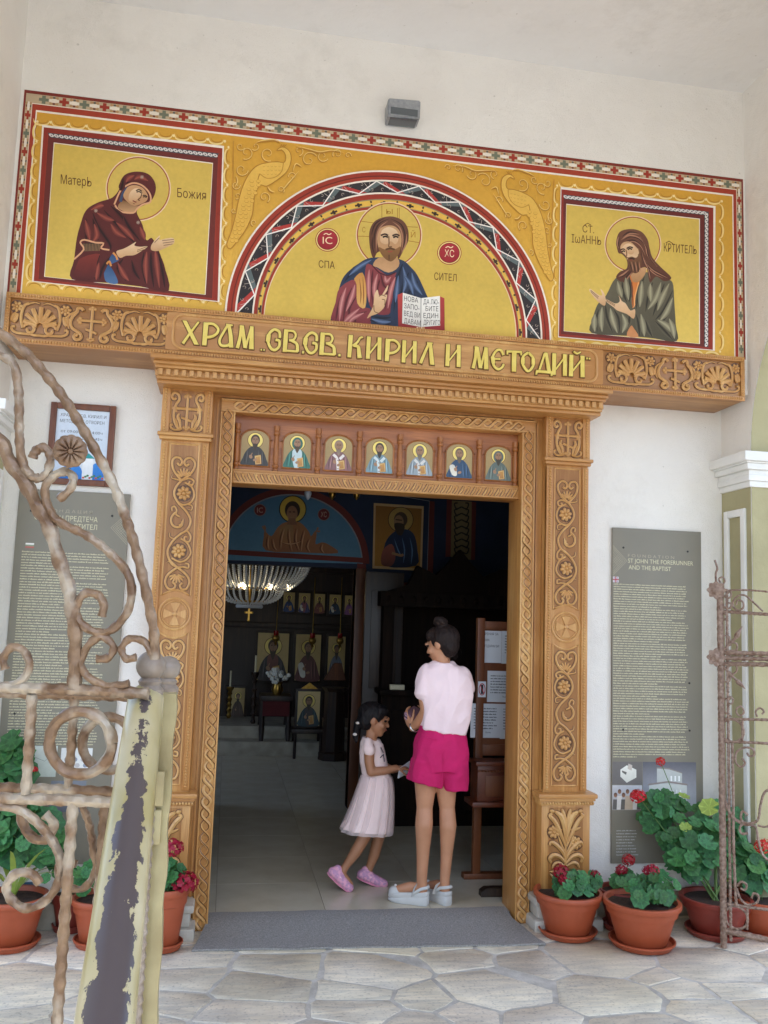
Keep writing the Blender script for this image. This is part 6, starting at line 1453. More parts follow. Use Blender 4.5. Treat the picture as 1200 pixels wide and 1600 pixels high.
pe = T_ + ax * (Lp2 - .06); m = MB(); m.tube([pe, Vector((pe.x, pe.y, ZG))], .02, 14); m.build('post', 'grey_iron', rail)
m = MB(); m.tube([T_ + Vector((0, .02, -.01)), T_ + Vector((.012, .06, -.02))], .014, 10); m.build('bracket', 'grey_iron', rail)

# right leaf, seen in front of the green pier
mat('pale_iron', hx('9c8676'), 0.5, col2=hx('6a4c3a'), scale=60, bump=0.3, bscale=90, bdist=0.003, metal=0.1, contrast=.4)
G0 = onZ(1131, 1484, ZG); GA = radians(38); gd = Vector((cos(GA), -sin(GA), 0)); gn = Vector((gd.y, -gd.x, 0))
def rg(px_, py_, off=0.0):
    d = ray(px_, py_); t = (G0 + gn * off - CAM).dot(gn) / d.dot(gn); return CAM + d * t
def Q(pts): return [(1080 + x / 2.5, 860 + y / 2.5) for x, y in pts]
gate2 = thing('iron_gate_leaf', 'pale slender wrought iron gate leaf before the green pier at right', 'gate', (G0.x, G0.y, ZG))
kp = (G0 - CAM).length / FPX
def g2(name, pts, w, smooth=6, amp=.1, off=0.0):
    p2 = crom(pts, smooth) if smooth else pts; m = MB(); hammered(m, [rg(x, y, off) for x, y in Q(p2)], w / 2.5 * kp / 2 * .88, n=6, amp=amp, step=.016); return m.build(name, 'pale_iron', gate2, ang=45)
m = MB(); top = rg(*Q([(103, 150)])[0]); hammered(m, [Vector((G0.x, G0.y, ZG + .012)), Vector((G0.x, G0.y, top.z))], .019, n=4, amp=.05, step=.02); m.build('stile', 'pale_iron', gate2, ang=45)
m = MB(); G1 = G0 + gd * .035; hammered(m, [Vector((G1.x, G1.y, ZG + .05)), Vector((G1.x, G1.y, top.z))], .008, n=6, amp=.2, step=.012); m.build('stile_bar', 'pale_iron', gate2, ang=45)
for py_ in (155, 418):
    c_ = rg(*Q([(98, py_)])[0], .02); m = MB(); qn = (CAM - c_).normalized().to_track_quat('Z', 'Y').to_matrix()
    m.loft([[c_ + qn @ Vector((q * cos(2 * pi * i / 32) * (1 + .12 * cos(8 * 2 * pi * i / 32)), q * sin(2 * pi * i / 32) * (1 + .12 * cos(8 * 2 * pi * i / 32)), h)) for i in range(32)] for q, h in ((.001, .02), (.012, .02), (.03, .01), (.046, .012), (.044, -.004), (.001, -.004))]); m.build('rosette', 'pale_iron', gate2)
g2('finial', [(97, 130), (96, 90), (102, 70), (92, 38)], 9); g2('scroll', [(118, 140), (132, 120), (122, 104), (108, 112), (114, 126)], 7)
g2('arched_bar', [(118, 158), (200, 155), (300, 162), (420, 190)], 8); g2('rail', [(112, 238), (300, 250), (430, 262)], 14, 3)
g2('scroll', [(140, 170), (152, 160), (156, 178), (140, 188), (126, 176), (122, 200), (130, 222), (150, 226), (156, 208), (142, 204)], 8)
g2('scroll', [(176, 214), (180, 196), (200, 200), (204, 222), (186, 234), (166, 222), (164, 200), (182, 178), (210, 176), (240, 200), (280, 238)], 8)
g2('scroll', [(120, 250), (132, 246), (138, 262), (126, 272), (118, 264)], 8)
g2('bud_stem', [(126, 392), (150, 366), (176, 340)], 11); g2('bud_stem', [(124, 450), (150, 480), (180, 510)], 11)
for a, c in (((170, 346), (200, 296)), ((174, 504), (212, 542))):
    pa, pc = rg(*Q([a])[0]), rg(*Q([c])[0]); m = MB(); m.tube([pa + (pc - pa) * i / 8 for i in range(9)], [.004, .012, .015, .0145, .012, .009, .006, .004, .001], 8); m.build('bud', 'pale_iron', gate2)
g2('scroll', [(122, 350), (126, 334), (146, 336), (150, 360), (138, 372)], 8); g2('scroll', [(150, 392), (176, 388), (178, 366), (160, 360), (152, 372)], 8)
g2('scroll', [(122, 490), (130, 512), (150, 508), (152, 488), (138, 476)], 8); g2('scroll', [(146, 452), (172, 448), (178, 470), (160, 484), (150, 472)], 8)
for dy in (-20, 0, 22):
    g2('band', [(108, 420 + dy), (300, 424 + dy), (430, 428 + dy)], 19, 3)
g2('scroll', [(146, 584), (158, 572), (148, 576), (132, 582), (122, 606), (132, 632), (158, 650)], 8); g2('scroll', [(140, 590), (156, 600), (164, 582), (150, 572)], 7)
g2('scroll', [(180, 612), (176, 632), (190, 646), (206, 632), (196, 610), (178, 616)], 8); g2('scroll', [(258, 650), (252, 630), (268, 616), (284, 628), (276, 640)], 8)
g2('rail', [(118, 658), (300, 662), (430, 668)], 11, 3); g2('rail', [(120, 746), (300, 754), (430, 762)], 11, 3)
c_ = rg(*Q([(160, 704)])[0]); m = MB(); hammered(m, [c_ + gd * .058 * cos(2 * pi * i / 32) + Vector((0, 0, .058 * sin(2 * pi * i / 32))) for i in range(33)], .0065, n=6, step=.012); m.build('ring', 'pale_iron', gate2, ang=45)
g2('upright', [(200, 662), (200, 750)], 10, 0)
g2('upright', [(160, 752), (164, 960), (166, 1180), (176, 1386)], 12, 3)
g2('scroll', [(172, 806), (180, 784), (210, 770), (240, 776), (246, 798), (228, 804), (218, 790)], 9); g2('scroll', [(172, 806), (176, 832), (196, 846), (210, 830), (198, 812)], 9)
g2('brace', [(128, 970), (160, 1040), (196, 1064)], 14, 3)
g2('scroll', [(222, 1034), (200, 1020), (194, 1044), (206, 1064), (236, 1066), (262, 1050), (270, 1000), (284, 950), (310, 934), (380, 930)], 10)
g2('scroll', [(206, 1064), (190, 1082), (196, 1106), (222, 1104)], 10); g2('scroll', [(206, 1070), (250, 1080), (262, 1130), (280, 1190), (330, 1230)], 10)
g2('spear', [(260, 1074), (290, 1080), (330, 1066)], 8)
g2('scroll', [(180, 1310), (196, 1294), (216, 1306), (210, 1326), (192, 1320)], 9); g2('scroll', [(178, 1320), (192, 1360), (220, 1384), (258, 1374), (262, 1348), (244, 1340), (236, 1358)], 9)
g2('rail', [(134, 1380), (300, 1404), (420, 1420)], 12, 3); g2('rail', [(130, 1484), (300, 1522), (420, 1548)], 24, 3)
c_ = rg(*Q([(176, 1434)])[0]); m = MB(); hammered(m, [c_ + gd * .056 * cos(2 * pi * i / 32) + Vector((0, 0, .056 * sin(2 * pi * i / 32))) for i in range(33)], .0065, n=6, step=.012); m.build('ring', 'pale_iron', gate2, ang=45)
g2('upright', [(220, 1396), (218, 1480)], 10, 0)

# ================================================================ inside the church
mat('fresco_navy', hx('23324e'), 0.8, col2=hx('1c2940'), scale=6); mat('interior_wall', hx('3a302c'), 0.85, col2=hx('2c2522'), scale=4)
mat('brass', hx('b8944a'), 0.3, metal=0.9, col2=hx('8e6c30'), scale=30); mat('crystal', hx('c4ccd8'), 0.08, spec=0.9)
mat('bulb_lit', hx('ffe2b0'), 0.4, emit=(1.0, .78, .45), estr=14.0); mat('cloth_red', hx('5c1c1e'), 0.9, var=.3); mat('paper_white', hx('d6d8dc'), 0.7, var=.04)
mat('flower_white', hx('dfe0da'), 0.7); mat('wax', hx('d8cfae'), 0.5); mat('glass_red', hx('8c1410'), 0.2); mat('board_wood', hx('7c4522'), 0.45, col2=hx('5e3116'), scale=18, stretch=(1, 1, .1))
mat('carved_box', hx('6e3216'), 0.4, col2=hx('522310'), scale=14)
YN = 2.7                                        # wall between the entrance hall and the nave
cN = onY(457, 830, YN); DX1 = onY(556, 900, YN).x; DX0 = 2 * cN.x - DX1; DZ = onY(457, 884, YN).z
fl_ = MB(); fl_.slab([(-3.6, -0.02), (3.6, -0.02), (3.6, 9.0), (-3.6, 9.0)], -0.3, -0.004)
floor_in = tag(fl_.build('church_floor', 'tile_joint', smooth=False), kind='structure')
tme = MB(); tme.slab([(-.2985, -.2985), (.2985, -.2985), (.2985, .2985), (-.2985, .2985)], -.008, 0.0); tm_ = tme.mesh('floor_tile', smooth=False); tm_.materials.append(MATS['floor_tile'])
for i in range(-5, 6):
    for j in range(0, 15): mesh_obj('floor_tile', tm_, None, floor_in, (i * .6 + .12, -0.02 + .3 + j * .6, 0))
hall = thing('church_interior', 'dark painted church hall and nave seen through the open door', 'church interior', (0, 2, 0))
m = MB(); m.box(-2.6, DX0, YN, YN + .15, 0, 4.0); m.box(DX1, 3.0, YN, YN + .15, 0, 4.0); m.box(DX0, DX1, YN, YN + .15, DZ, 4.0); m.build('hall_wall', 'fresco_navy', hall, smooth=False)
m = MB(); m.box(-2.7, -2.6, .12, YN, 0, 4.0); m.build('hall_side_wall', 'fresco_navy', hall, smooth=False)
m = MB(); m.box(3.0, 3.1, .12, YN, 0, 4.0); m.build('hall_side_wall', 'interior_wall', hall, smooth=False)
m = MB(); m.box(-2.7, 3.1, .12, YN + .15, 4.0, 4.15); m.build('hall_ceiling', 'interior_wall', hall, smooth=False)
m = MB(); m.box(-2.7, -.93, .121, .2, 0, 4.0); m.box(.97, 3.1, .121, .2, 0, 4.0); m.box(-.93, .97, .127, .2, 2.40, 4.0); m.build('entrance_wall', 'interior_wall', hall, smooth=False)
# nave with an unseen window added in each side wall for floor light
for s, x in ((-1, -3.4), (1, 3.5)):
    m = MB(); X = sorted((x, x + s * .3)); y0, y1, z0, z1 = (2.95, 4.7, .7, 3.2) if s < 0 else (4.2, 4.8, 2.0, 3.0)
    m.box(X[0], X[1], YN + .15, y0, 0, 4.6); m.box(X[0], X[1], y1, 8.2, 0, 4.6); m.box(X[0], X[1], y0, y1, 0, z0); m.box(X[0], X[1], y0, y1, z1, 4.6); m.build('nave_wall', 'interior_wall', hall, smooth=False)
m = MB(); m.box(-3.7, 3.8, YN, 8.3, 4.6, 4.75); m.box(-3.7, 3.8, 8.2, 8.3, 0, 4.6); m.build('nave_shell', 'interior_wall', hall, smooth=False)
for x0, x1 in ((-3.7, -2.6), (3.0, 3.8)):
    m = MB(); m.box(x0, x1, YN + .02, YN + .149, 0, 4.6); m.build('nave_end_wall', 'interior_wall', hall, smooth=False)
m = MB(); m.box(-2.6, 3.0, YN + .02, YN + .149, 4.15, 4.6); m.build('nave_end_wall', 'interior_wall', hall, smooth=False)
# painted wall over the inner door
A = Art(fpx(0)); A.fn = (lambda f: (lambda px_, py_, L: (lambda p: (p.x, p.y - .0015 - L, p.z))(onY(px_, py_, YN))))(0)
A.step = .0003
BR, LB, GY = hx('6a2a22'), hx('4a7896'), hx('8a9098')
cx, cy = 457, 878; rx, ry = 108, 112
arc = lambda r1, r2: [(cx + r1 * cos(pi - pi * i / 40), cy + 3 * cos(pi * i / 40) * -1 - r2 * sin(pi * i / 40)) for i in range(41)]
A.poly(arc(rx + 12, ry + 4), BR); A.poly(arc(rx + 2, ry - 6), GY); A.poly(arc(rx, ry - 8), LB, hx('5a88a4'))
A.poly([(330, 857), (575, 872), (575, 880), (330, 865)], BR)
Z = zz(330, 750, 5.0)
q_ = Z([(637, 228)])[0]; A.ell(q_[0], q_[1], 21.5, 21.5, hx('1c1408')); A.ell(q_[0], q_[1], 20, 20, hx('c8a83c'), hx('d8bc54'))
RB, RBL, RBD = hx('a8744a'), hx('cf9f74'), hx('5a3820')
A.poly(Z([(425, 550), (412, 440), (420, 400), (470, 440), (520, 370), (580, 330), (690, 330), (760, 400), (780, 440), (810, 400), (824, 420), (815, 500), (860, 488), (910, 500), (990, 572), (700, 566)]), RB, hx('8e6040'), 3)
A.poly(Z([(530, 380), (600, 340), (640, 360), (640, 500), (540, 500)]), hx('9a7a50'), RB)
for a_ in ([(560, 380), (540, 450), (530, 540)], [(600, 380), (600, 460), (620, 560)], [(660, 380), (650, 470), (680, 560)], [(720, 390), (700, 470), (690, 560)], [(440, 430), (430, 500), (440, 545)], [(470, 460), (480, 520), (500, 550)], [(760, 460), (740, 520), (760, 565)], [(860, 500), (850, 540), (870, 572)], [(540, 490), (610, 500), (690, 480)]): A.line(Z(a_), 1.8, RBD, smooth=3, taper=True); A.line(Z([(x + 14, y) for x, y in a_]), 1.6, RBL, smooth=3, taper=True)
A.ell(*Z([(635, 235)])[0], 12, 14, hx('3a2a1c')); A.ell(*Z([(632, 262)])[0], 8.5, 12, hx('8a6448'), hx('a87c5a')); A.poly(Z([(605, 300), (655, 300), (670, 350), (590, 350)]), hx('8a6448'))
for dx in (-16, 14): A.line(Z([(632 + dx - 9, 250), (632 + dx + 9, 250)]), 1.4, hx('22160e'))
for a_ in ([(400, 360), (415, 385), (425, 405)], [(415, 355), (425, 385)], [(835, 370), (825, 395), (812, 412)], [(850, 400), (828, 405)]): A.line(Z(a_), 2.6, hx('9a7050'))
for x, y, t in ((381, 235, 'IC'), (879, 270, 'ХС')):
    q_ = Z([(x, y)])[0]; A.ell(q_[0], q_[1], 9.6, 9.6, hx('8a8078')); A.ell(q_[0], q_[1], 8.6, 8.6, hx('6e2224')); A.text(t, q_[0] - 4.5, q_[1] + 4, 8, hx('c8a898'), width=9)
# framed saint right of the arch, borders, lower panels
A.line([(565, 765), (671, 783), (667, 905)], 1.2, GY); A.poly([(565, 906), (668, 912), (668, 920), (565, 914)], BR); A.poly([(558, 880), (572, 882), (570, 960), (558, 960)], BR)
A.poly([(671, 783), (679, 784), (676, 920), (667, 920)], BR); A.poly([(573, 916), (658, 922), (658, 960), (573, 960)], hx('1c2c34')); A.line([(574, 960), (574, 917), (658, 922)], 3, hx('767c80')); A.line([(592, 960), (592, 936), (650, 938)], 3, hx('767c80'))
A.poly([(706, 782), (737, 784), (736, 875), (704, 870)], hx('8a7a54'), hx('7c6c48'))
for i in range(8):
    yy = 792 + i * 10
    for sx in (-1, 1): A.line([(721, yy), (721 + sx * 8, yy + 3), (721 + sx * 11, yy - 5), (721 + sx * 6, yy - 6)], 2.2, hx('2c2418'), smooth=3)
A.poly([(698, 781), (706, 782), (704, 870), (696, 870)], BR); A.poly([(737, 784), (744, 785), (742, 875), (736, 875)], BR)
A.poly([(584, 786), (662, 791), (659, 892), (582, 888)], hx('c8a878')); A.poly([(587, 790), (659, 795), (656, 888), (585, 884)], hx('8e6224'), hx('b08034'))
A.ell(626, 812, 20, 20, hx('2a2010')); A.ell(626, 812, 19, 19, hx('a88a48'), hx('b89a54'))
A.poly([(600, 884), (600, 855), (608, 838), (622, 828), (638, 828), (648, 838), (652, 860), (650, 884)], hx('223454'), hx('182640'), 3)
A.poly([(598, 860), (612, 850), (618, 868), (612, 884), (596, 882)], hx('9a5a4c'), hx('6e3c34'), 3)
for a_ in ([(640, 840), (644, 860), (642, 882)], [(628, 840), (632, 860), (630, 880)], [(616, 842), (622, 860), (628, 870)]): A.line(a_, 2, hx('5a80a8'), smooth=3, taper=True)
A.ell(626, 812, 10.5, 12, hx('4a3a2c')); A.ell(623, 816, 7.5, 11, hx('8a6a4a'), hx('a07e58')); A.poly([(616, 818), (632, 820), (628, 836), (620, 834)], hx('3c2c20'), None, 3); A.line([(618, 812), (628, 813)], 1.6, hx('1a120c'))
A.line([(612, 864), (626, 868), (630, 866)], 4, hx('9a7654'), smooth=3)
A.build('wall_painting', 'fresco_paint', hall)
# door case of the inner door
for xq, wq in ((DX1, .09), (DX0 - .09, .09)):
    m = MB(); m.box(xq, xq + wq, YN - .02, YN + .17, 0, DZ, .006); m.build('inner_jamb', 'brown_wood' if xq > 0 else 'dark_wood', hall)
m = MB(); m.box(DX1 + .02, DX1 + .34, YN - .48, YN - .43, 0.01, 2.0, .005)
for z0, z1 in ((.2, .9), (1.05, 1.85)): m.box(DX1 + .07, DX1 + .29, YN - .49, YN - .478, z0, z1, .005)
od = tag(m.build('inner_door_leaf', 'dark_wood', None, loc=(DX1 + .18, YN - .45, 0)), 'dark brown wooden door leaf folded back beside the inner doorway', 'door')
# ---- ticket kiosk in dark wood
kx0, kx1 = onY(597, 1000, 2.1).x, 2.9; ky = 2.05
kio = thing('kiosk', 'dark carved wooden candle kiosk with pediment behind the woman', 'kiosk', ((kx0 + kx1) / 2, ky, 0))
m = MB(); m.box(kx0, kx1, ky, ky + .5, 0, 1.02); m.build('counter_base', 'ebony', kio, smooth=False)
m = MB(); m.box(kx0 - .03, kx1, ky - .08, ky + .5, 1.02, 1.06, .006); m.build('counter_top', 'ebony', kio)
for x in (kx0, (kx0 + kx1) / 2, kx1 - .1):
    m = MB(); m.box(x, x + .09, ky + .02, ky + .14, 1.06, 1.72, .005); m.build('post', 'ebony', kio)
m = MB(); m.box(kx0 - .03, kx1, ky, ky + .5, 1.72, 1.84, .006); m.build('lintel', 'ebony', kio)
pk = onY(722, 858, ky).x; m = MB(); zt = onY(722, 858, ky).z
m.prism([(kx0 + .02, 1.84), (kx0 + .2, 1.9), (pk - .36, 2.06), (pk - .2, zt - .22), (pk - .1, zt - .12), (pk, zt), (pk + .1, zt - .12), (pk + .2, zt - .22), (pk + .36, 2.06), (kx1 - .1, 1.9), (kx1, 1.84)], ky + .04, ky + .12); m.build('pediment', 'ebony', kio, smooth=False)
m = MB(); m.box(kx0 + .05, kx1 - .05, ky + .42, ky + .48, 1.06, 1.72); m.build('back_panel', 'ebony', kio, smooth=False)
for i in range(4):
    x = kx0 + .08 + i * (kx1 - kx0 - .1) / 4; m = MB(); m.box(x, x + (kx1 - kx0 - .1) / 4 - .08, ky - .018, ky - .0005, .12, .9, .008); m.build('counter_panel', 'ebony', kio)
m = MB()
for i in range(24): m.ell((kx0 + .03 + (kx1 - kx0 - .06) * i / 23, ky - .004, 1.78), (.022, .014, .03), 8, 6)
m.build('lintel_carving', 'ebony', kio)
for i, (px_, py_, c_) in enumerate(((612, 1111, 'small cream carton on the kiosk counter above the girl'), (623, 1113, 'second small carton on the kiosk counter above the girl'))):
    p = onY(px_, py_, ky); m = MB(); m.box(p.x - .03, p.x + .03, ky - .06, ky - .01, 1.0605, 1.10, .003); tag(m.build('carton', 'wax', None, loc=(p.x, ky - .03, 1.0605)), c_, 'carton')
# ---- notice stand at the right
yb = .62; X0 = onY(743, 1100, yb).x; X1 = X0 + .62; zt = onY(743, 970, yb).z
ns = thing('notice_stand', 'brown wooden notice stand with white papers beside the right jamb', 'notice stand', ((X0 + X1) / 2, yb, 0))
for x in (X0, X1 - .045):
    m = MB(); m.box(x, x + .05, yb - .02, yb + .03, .03, zt + .02, .005); m.build('post', 'board_wood', ns)
m = MB(); m.box(X0 + .05, X1 - .045, yb, yb + .02, zt - .80, zt - .02); m.build('board', 'board_wood', ns, smooth=False)
for z0, z1 in ((zt - .05, zt), (zt - .86, zt - .79)): m = MB(); m.box(X0 + .05, X1 - .045, yb - .012, yb + .028, z0, z1, .004); m.build('cross_rail', 'board_wood', ns)
m = MB(); m.box(X0 - .06, X1, yb - .03, yb + .04, 0.001, .035, .004); m.build('foot', 'board_wood', ns)
m = MB(); z1 = onY(745, 1195, yb - .15).z; z0 = onY(745, 1250, yb - .15).z
m.box(X0 - .03, X0 + .36, yb - .19, yb - .021, z0, z1, .006); cb = m.build('donation_box', 'carved_box', ns)
m = MB(); m.box(X0 - .07, X0 + .40, yb - .23, yb - .021, z0 - .03, z0, .006); m.box(X0 - .045, X0 + .375, yb - .205, yb - .021, z1, z1 + .025, .006); m.build('box_moulding', 'carved_box', ns)
m = MB(); beads(m, (X0 - .03, yb - .2, z1 - .03), (X0 + .36, yb - .2, z1 - .03), .008, .02); m.box(X0 + .02, X0 + .31, yb - .196, yb - .189, z0 + .03, z1 - .06, .004); m.build('box_carving', 'board_wood', ns)
def paper(px0, py0, px1, py1, lines, lab, hdr=None, tex=None):
    p0, p1 = onY(px0, py0, yb - .004), onY(px1, py1, yb - .004); m = MB(); m.box(p0.x, p1.x, yb - .006, yb - .0005, p1.z, p0.z)
    t = thing('paper_sheet', lab, 'paper', (p0.x, yb, p1.z), 'papers pinned on the notice stand'); m.build('sheet', 'paper_white', t, smooth=False)
    A = Art(lambda u, v, L: (u, yb - .0066 - L, v)); H = p0.z - p1.z
    for i, t_ in enumerate(lines): A.text(t_, p0.x + .014, p0.z - .028 - i * H * .19, .015, hx('3c3e46'), down=False, width=min(p1.x - p0.x - .03, .012 * len(t_)))
    if tex: textrows(A, p0.x + .02, min(p1.x - .02, X1), p0.z - .035, p1.z + .055, .018, hx('3c3e46'), .007); A.text(tex, p0.x + .1, p1.z + .03, .01, hx('3c3e46'), down=False)
    A.build('print', 'print_paint', t)
paper(748, 985, 783, 1036, ['ДАРЕНИЯ ЗА', 'ХРАМА', 'БЛАГОДАРИМ ВИ!'], 'topmost white paper with Cyrillic lines on the notice stand')
paper(784.5, 986, 830, 1038, [], 'topmost paper on the notice stand, mostly hidden by the jamb', tex=' ')
paper(762, 1048, 830, 1098, [], 'middle white paper with dense print on the notice stand', tex='Thank you!')
paper(736, 1099, 781, 1153, [], 'lowest white paper overhanging the left post of the notice stand', tex='Danke')
paper(782, 1100, 830, 1155, [], 'lowest paper on the notice stand, mostly hidden by the jamb', tex=' ')
p0 = onY(753, 1077, yb - .022); t = thing('no_phone_sign', 'small white sign with red ring crossing out a phone', 'sign', (p0.x, yb - .02, p0.z)); m = MB(); m.box(p0.x - .026, p0.x + .026, yb - .0245, yb - .0205, p0.z - .05, p0.z + .05); m.build('sheet', 'paper_white', t, smooth=False)
A = Art(lambda u, v, L: (u, yb - .0252 - L, v)); A.poly([(p0.x - .008, p0.z - .03), (p0.x + .008, p0.z - .03), (p0.x + .008, p0.z + .03), (p0.x - .008, p0.z + .03)], hx('2c2c30')); A.ring(p0.x, p0.z, .02, .036, .005, hx('b02030')); A.line([(p0.x - .013, p0.z + .028), (p0.x + .013, p0.z - .028)], .005, hx('b02030')); A.build('print', 'print_paint', t)
q = onZ(770, 1402, 0); m = MB(); m.prism([(q.x - .07, .001), (q.x + .09, .001), (q.x + .09, .05), (q.x - .04, .05), (q.x - .07, .03)], q.y, q.y + .06); tag(m.build('door_wedge', 'dark_wood', None, loc=(q.x, q.y, 0)), 'dark wooden wedge on the floor beside the right jamb', 'door wedge')
# ---- chandelier
CYc = 4.5; cc = onY(393, 878, CYc); RU = onY(482, 878, CYc).x - cc.x; RL = onY(440, 920, CYc).x - cc.x; zA, zB, zC = cc.z + .12, onY(393, 920, CYc).z, onY(393, 943, CYc).z
ch = thing('chandelier', 'two tiered crystal chandelier with small lit bulbs hanging in the nave', 'chandelier', (cc.x, CYc, zC))
m = MB()
for i in range(60):
    a = 2 * pi * i / 60
    for k in range(20):
        t = k / 19; r = RU * 1.06 * (1 - .36 * t ** 2.0); z = zA + (zB - zA) * (t + .08 * sin(pi * t)) ; m.ell((cc.x + r * cos(a), CYc + r * sin(a), z), (.0135, .0135, .0135), 5, 4)
    if i % 2 == 0:
        for k in range(12):
            t = k / 11; r = RL * cos(t * 1.25) + .02; z = zB + (zC - zB) * sin(t * 1.5); m.ell((cc.x + r * cos(a), CYc + r * sin(a), z), (.010, .010, .013), 5, 3)
    m.ell((cc.x + .13 * cos(a), CYc + .13 * sin(a), zC - .03), (.014, .014, .02), 5, 4)
tag(m.build('crystal_strand', 'crystal', ch), kind='stuff')
for z, r in ((zA, RU + .01), (zB, RL + .06), (zC + .02, .16)):
    m = MB(); m.tube([(cc.x + r * cos(2 * pi * i / 40), CYc + r * sin(2 * pi * i / 40), z) for i in range(41)], .01, 6, cap=False); m.build('hoop', 'brass', ch)
m = MB(); m.tube([(cc.x, CYc, zC), (cc.x, CYc, 4.6)], .012, 8); m.build('rod', 'brass', ch)
for i in range(9):
    a = 2 * pi * i / 9 + .3; m = MB(); m.ell((cc.x + (RL + .09) * cos(a), CYc + (RL + .09) * sin(a), zB + .03), (.016, .016, .024), 8, 6); m.build('bulb', 'bulb_lit', ch)
m = MB(); zx = zC - .05; m.box(cc.x - .009, cc.x + .009, CYc - .006, CYc + .006, zx - .13, zx); m.box(cc.x - .035, cc.x + .035, CYc - .0065, CYc + .0065, zx - .055, zx - .035)
for dx, dz in ((0, -.13), (-.035, -.045), (.035, -.045)): m.ell((cc.x + dx, CYc, zx + dz), (.014, .007, .014), 8, 6)
m.build('cross_pendant', 'brass', ch)
# lamps hanging in the entrance hall, just below the transom
for i, (px_, lab) in enumerate(((481, 'leftmost glass lamp hanging below the transom'), (519, 'middle brass lamp hanging below the transom'), (557, 'rightmost brass lamp hanging below the transom'))):
    p = onY(px_, 775, 1.6); t = thing('hanging_lamp', lab, 'lamp', (p.x, 1.6, p.z), 'small lamps hanging in the hall'); m = MB()
    m.lathe([(.004, -.03), (.02, -.01), (.03, .02), (.02, .05), (.012, .055), (.016, .07)], p, 12); m.build('lamp_bowl', 'crystal' if i == 0 else 'brass', t); m = MB(); m.tube([p + Vector((0, 0, .07)), Vector((p.x, 1.6, 4.0))], .003, 5); m.build('chain', 'brass', t)
# ---- solea steps and icon screen
YI = 6.9; zst = onY(420, 1135, 5.9).z
sx0, sx1 = -3.3, 3.4
m = MB(); m.box(sx0, sx1, 5.55, 8.1, 0, .16, .004); m.box(sx0, sx1, 5.85, 8.1, .16, .30, .004); m.build('step', 'skirting_stone', hall)
ico = thing('iconostasis', 'dark carved wooden icon screen across the far end of the nave', 'icon screen', (0, YI, .3))
m = MB(); m.box(sx0, sx1, YI, YI + .1, .3, 3.4); m.build('screen', 'dark_wood', ico, smooth=False)
for z in (1.45, 2.2, 2.62, 3.2): m = MB(); m.box(sx0, sx1, YI - .07, YI, z, z + .07, .01); m.build('cornice', 'dark_wood', ico)
def icon_at(px0, py0, px1, py1, name='icon', **kw):
    a, c = onY(px0, py1, YI - .03), onY(px1, py0, YI - .03); W, H = c.x - a.x, c.z - a.z
    m = MB(); m.box(a.x - .03, c.x + .03, YI - .035, YI - .005, a.z - .03, c.z + .03, .006); m.build('icon_frame', 'dark_wood', ico)
    A = Art(lambda u, v, L: (u, YI - .037 - L, v), .0004); saint(A, a.x, a.z, W, H, (.5, .36, .14), s=0, **kw); A.build(name, 'icon_paint', ico)
for i, (u0, u1, rb, rb2) in enumerate(((442, 461, (.03, .07, .2), None), (466, 485, (.07, .08, .2), (.3, .1, .12)), (490, 508, (.25, .09, .07), None), (514, 533, (.04, .07, .12), None), (538, 553, (.3, .12, .3), None))):
    icon_at(u0, 926 + i * 1.2, u1, 955 + i * 1.2, robe=rb, hair=(.06, .04, .02), robe2=rb2, item='scroll' if i % 2 else 'book')
icon_at(400, 990, 452, 1062, robe=(.06, .05, .05), hair=(.08, .05, .03), robe2=(.2, .08, .06), item='book')
icon_at(460, 992, 502, 1063, robe=(.16, .06, .05), hair=(.08, .05, .03), item='scroll'); icon_at(511, 995, 540, 1060, robe=(.2, .22, .26), hair=(.1, .08, .06), item='book')
icon_at(360, 1075, 383, 1120, robe=(.1, .06, .04), hair=(.06, .04, .03)); 
for i, (px_, py_, lab) in enumerate(((431, 1000, 'gold sanctuary lamp on chain before the leftmost large icon'), (488, 1004, 'gold sanctuary lamp with red glass before the middle large icon'), (531, 1004, 'gold sanctuary lamp on chain before the right large icon'))):
    p = onY(px_, py_, YI - .35); t = thing('sanctuary_lamp', lab, 'lamp', tuple(p), 'sanctuary lamps before the icon screen'); m = MB(); m.lathe([(.004, -.07), (.02, -.05), (.012, -.03), (.045, 0), (.05, .03), (.04, .05), (.045, .06)], p, 14); m.build('lamp_bowl', 'brass', t)
    m = MB(); m.lathe([(.02, .05), (.034, .07), (.03, .12)], p, 12); m.build('lamp_glass', 'glass_red', t); m = MB(); m.tube([p + Vector((0, 0, .11)), p + Vector((.02, .2, .85))], .006, 5); m.build('chain', 'brass', t)
# icon on a small table, lectern, flower table, candlesticks
def stand(px_, pyb, y=None): p = onZ(px_, pyb, 0); return p
p = onZ(430, 1181, 0); t = thing('side_table', 'dark side table with red cloth in the nave', 'table', (p.x, p.y, 0)); k = (p - CAM).length / FPX
m = MB(); m.box(p.x - 26 * k, p.x + 22 * k, p.y, p.y + .5, .62, .68, .006); m.build('table_top', 'dark_wood', t); m = MB(); m.box(p.x - 22 * k, p.x + 18 * k, p.y - .004, p.y + .45, .45, .6195); m.build('cloth', 'cloth_red', t, smooth=False)
for sx in (-22, 18):
    for sy in (.04, .44): m = MB(); m.lathe([(.02, 0), (.035, .05), (.02, .1), (.035, .3), (.025, .45), (.03, .62)], (p.x + sx * k, p.y + sy, 0), 10); m.build('leg', 'dark_wood', t)
m = MB(); z_ = .68
m.lathe([(.05, .0005), (.07, .06), (.05, .13), (.06, .15)], (p.x, p.y + .2, z_), 14); v = thing('flower_vase', 'vase of white flowers on the dark side table', 'vase', (p.x, p.y + .2, z_)); m.build('vase', 'brass', v); m = MB()
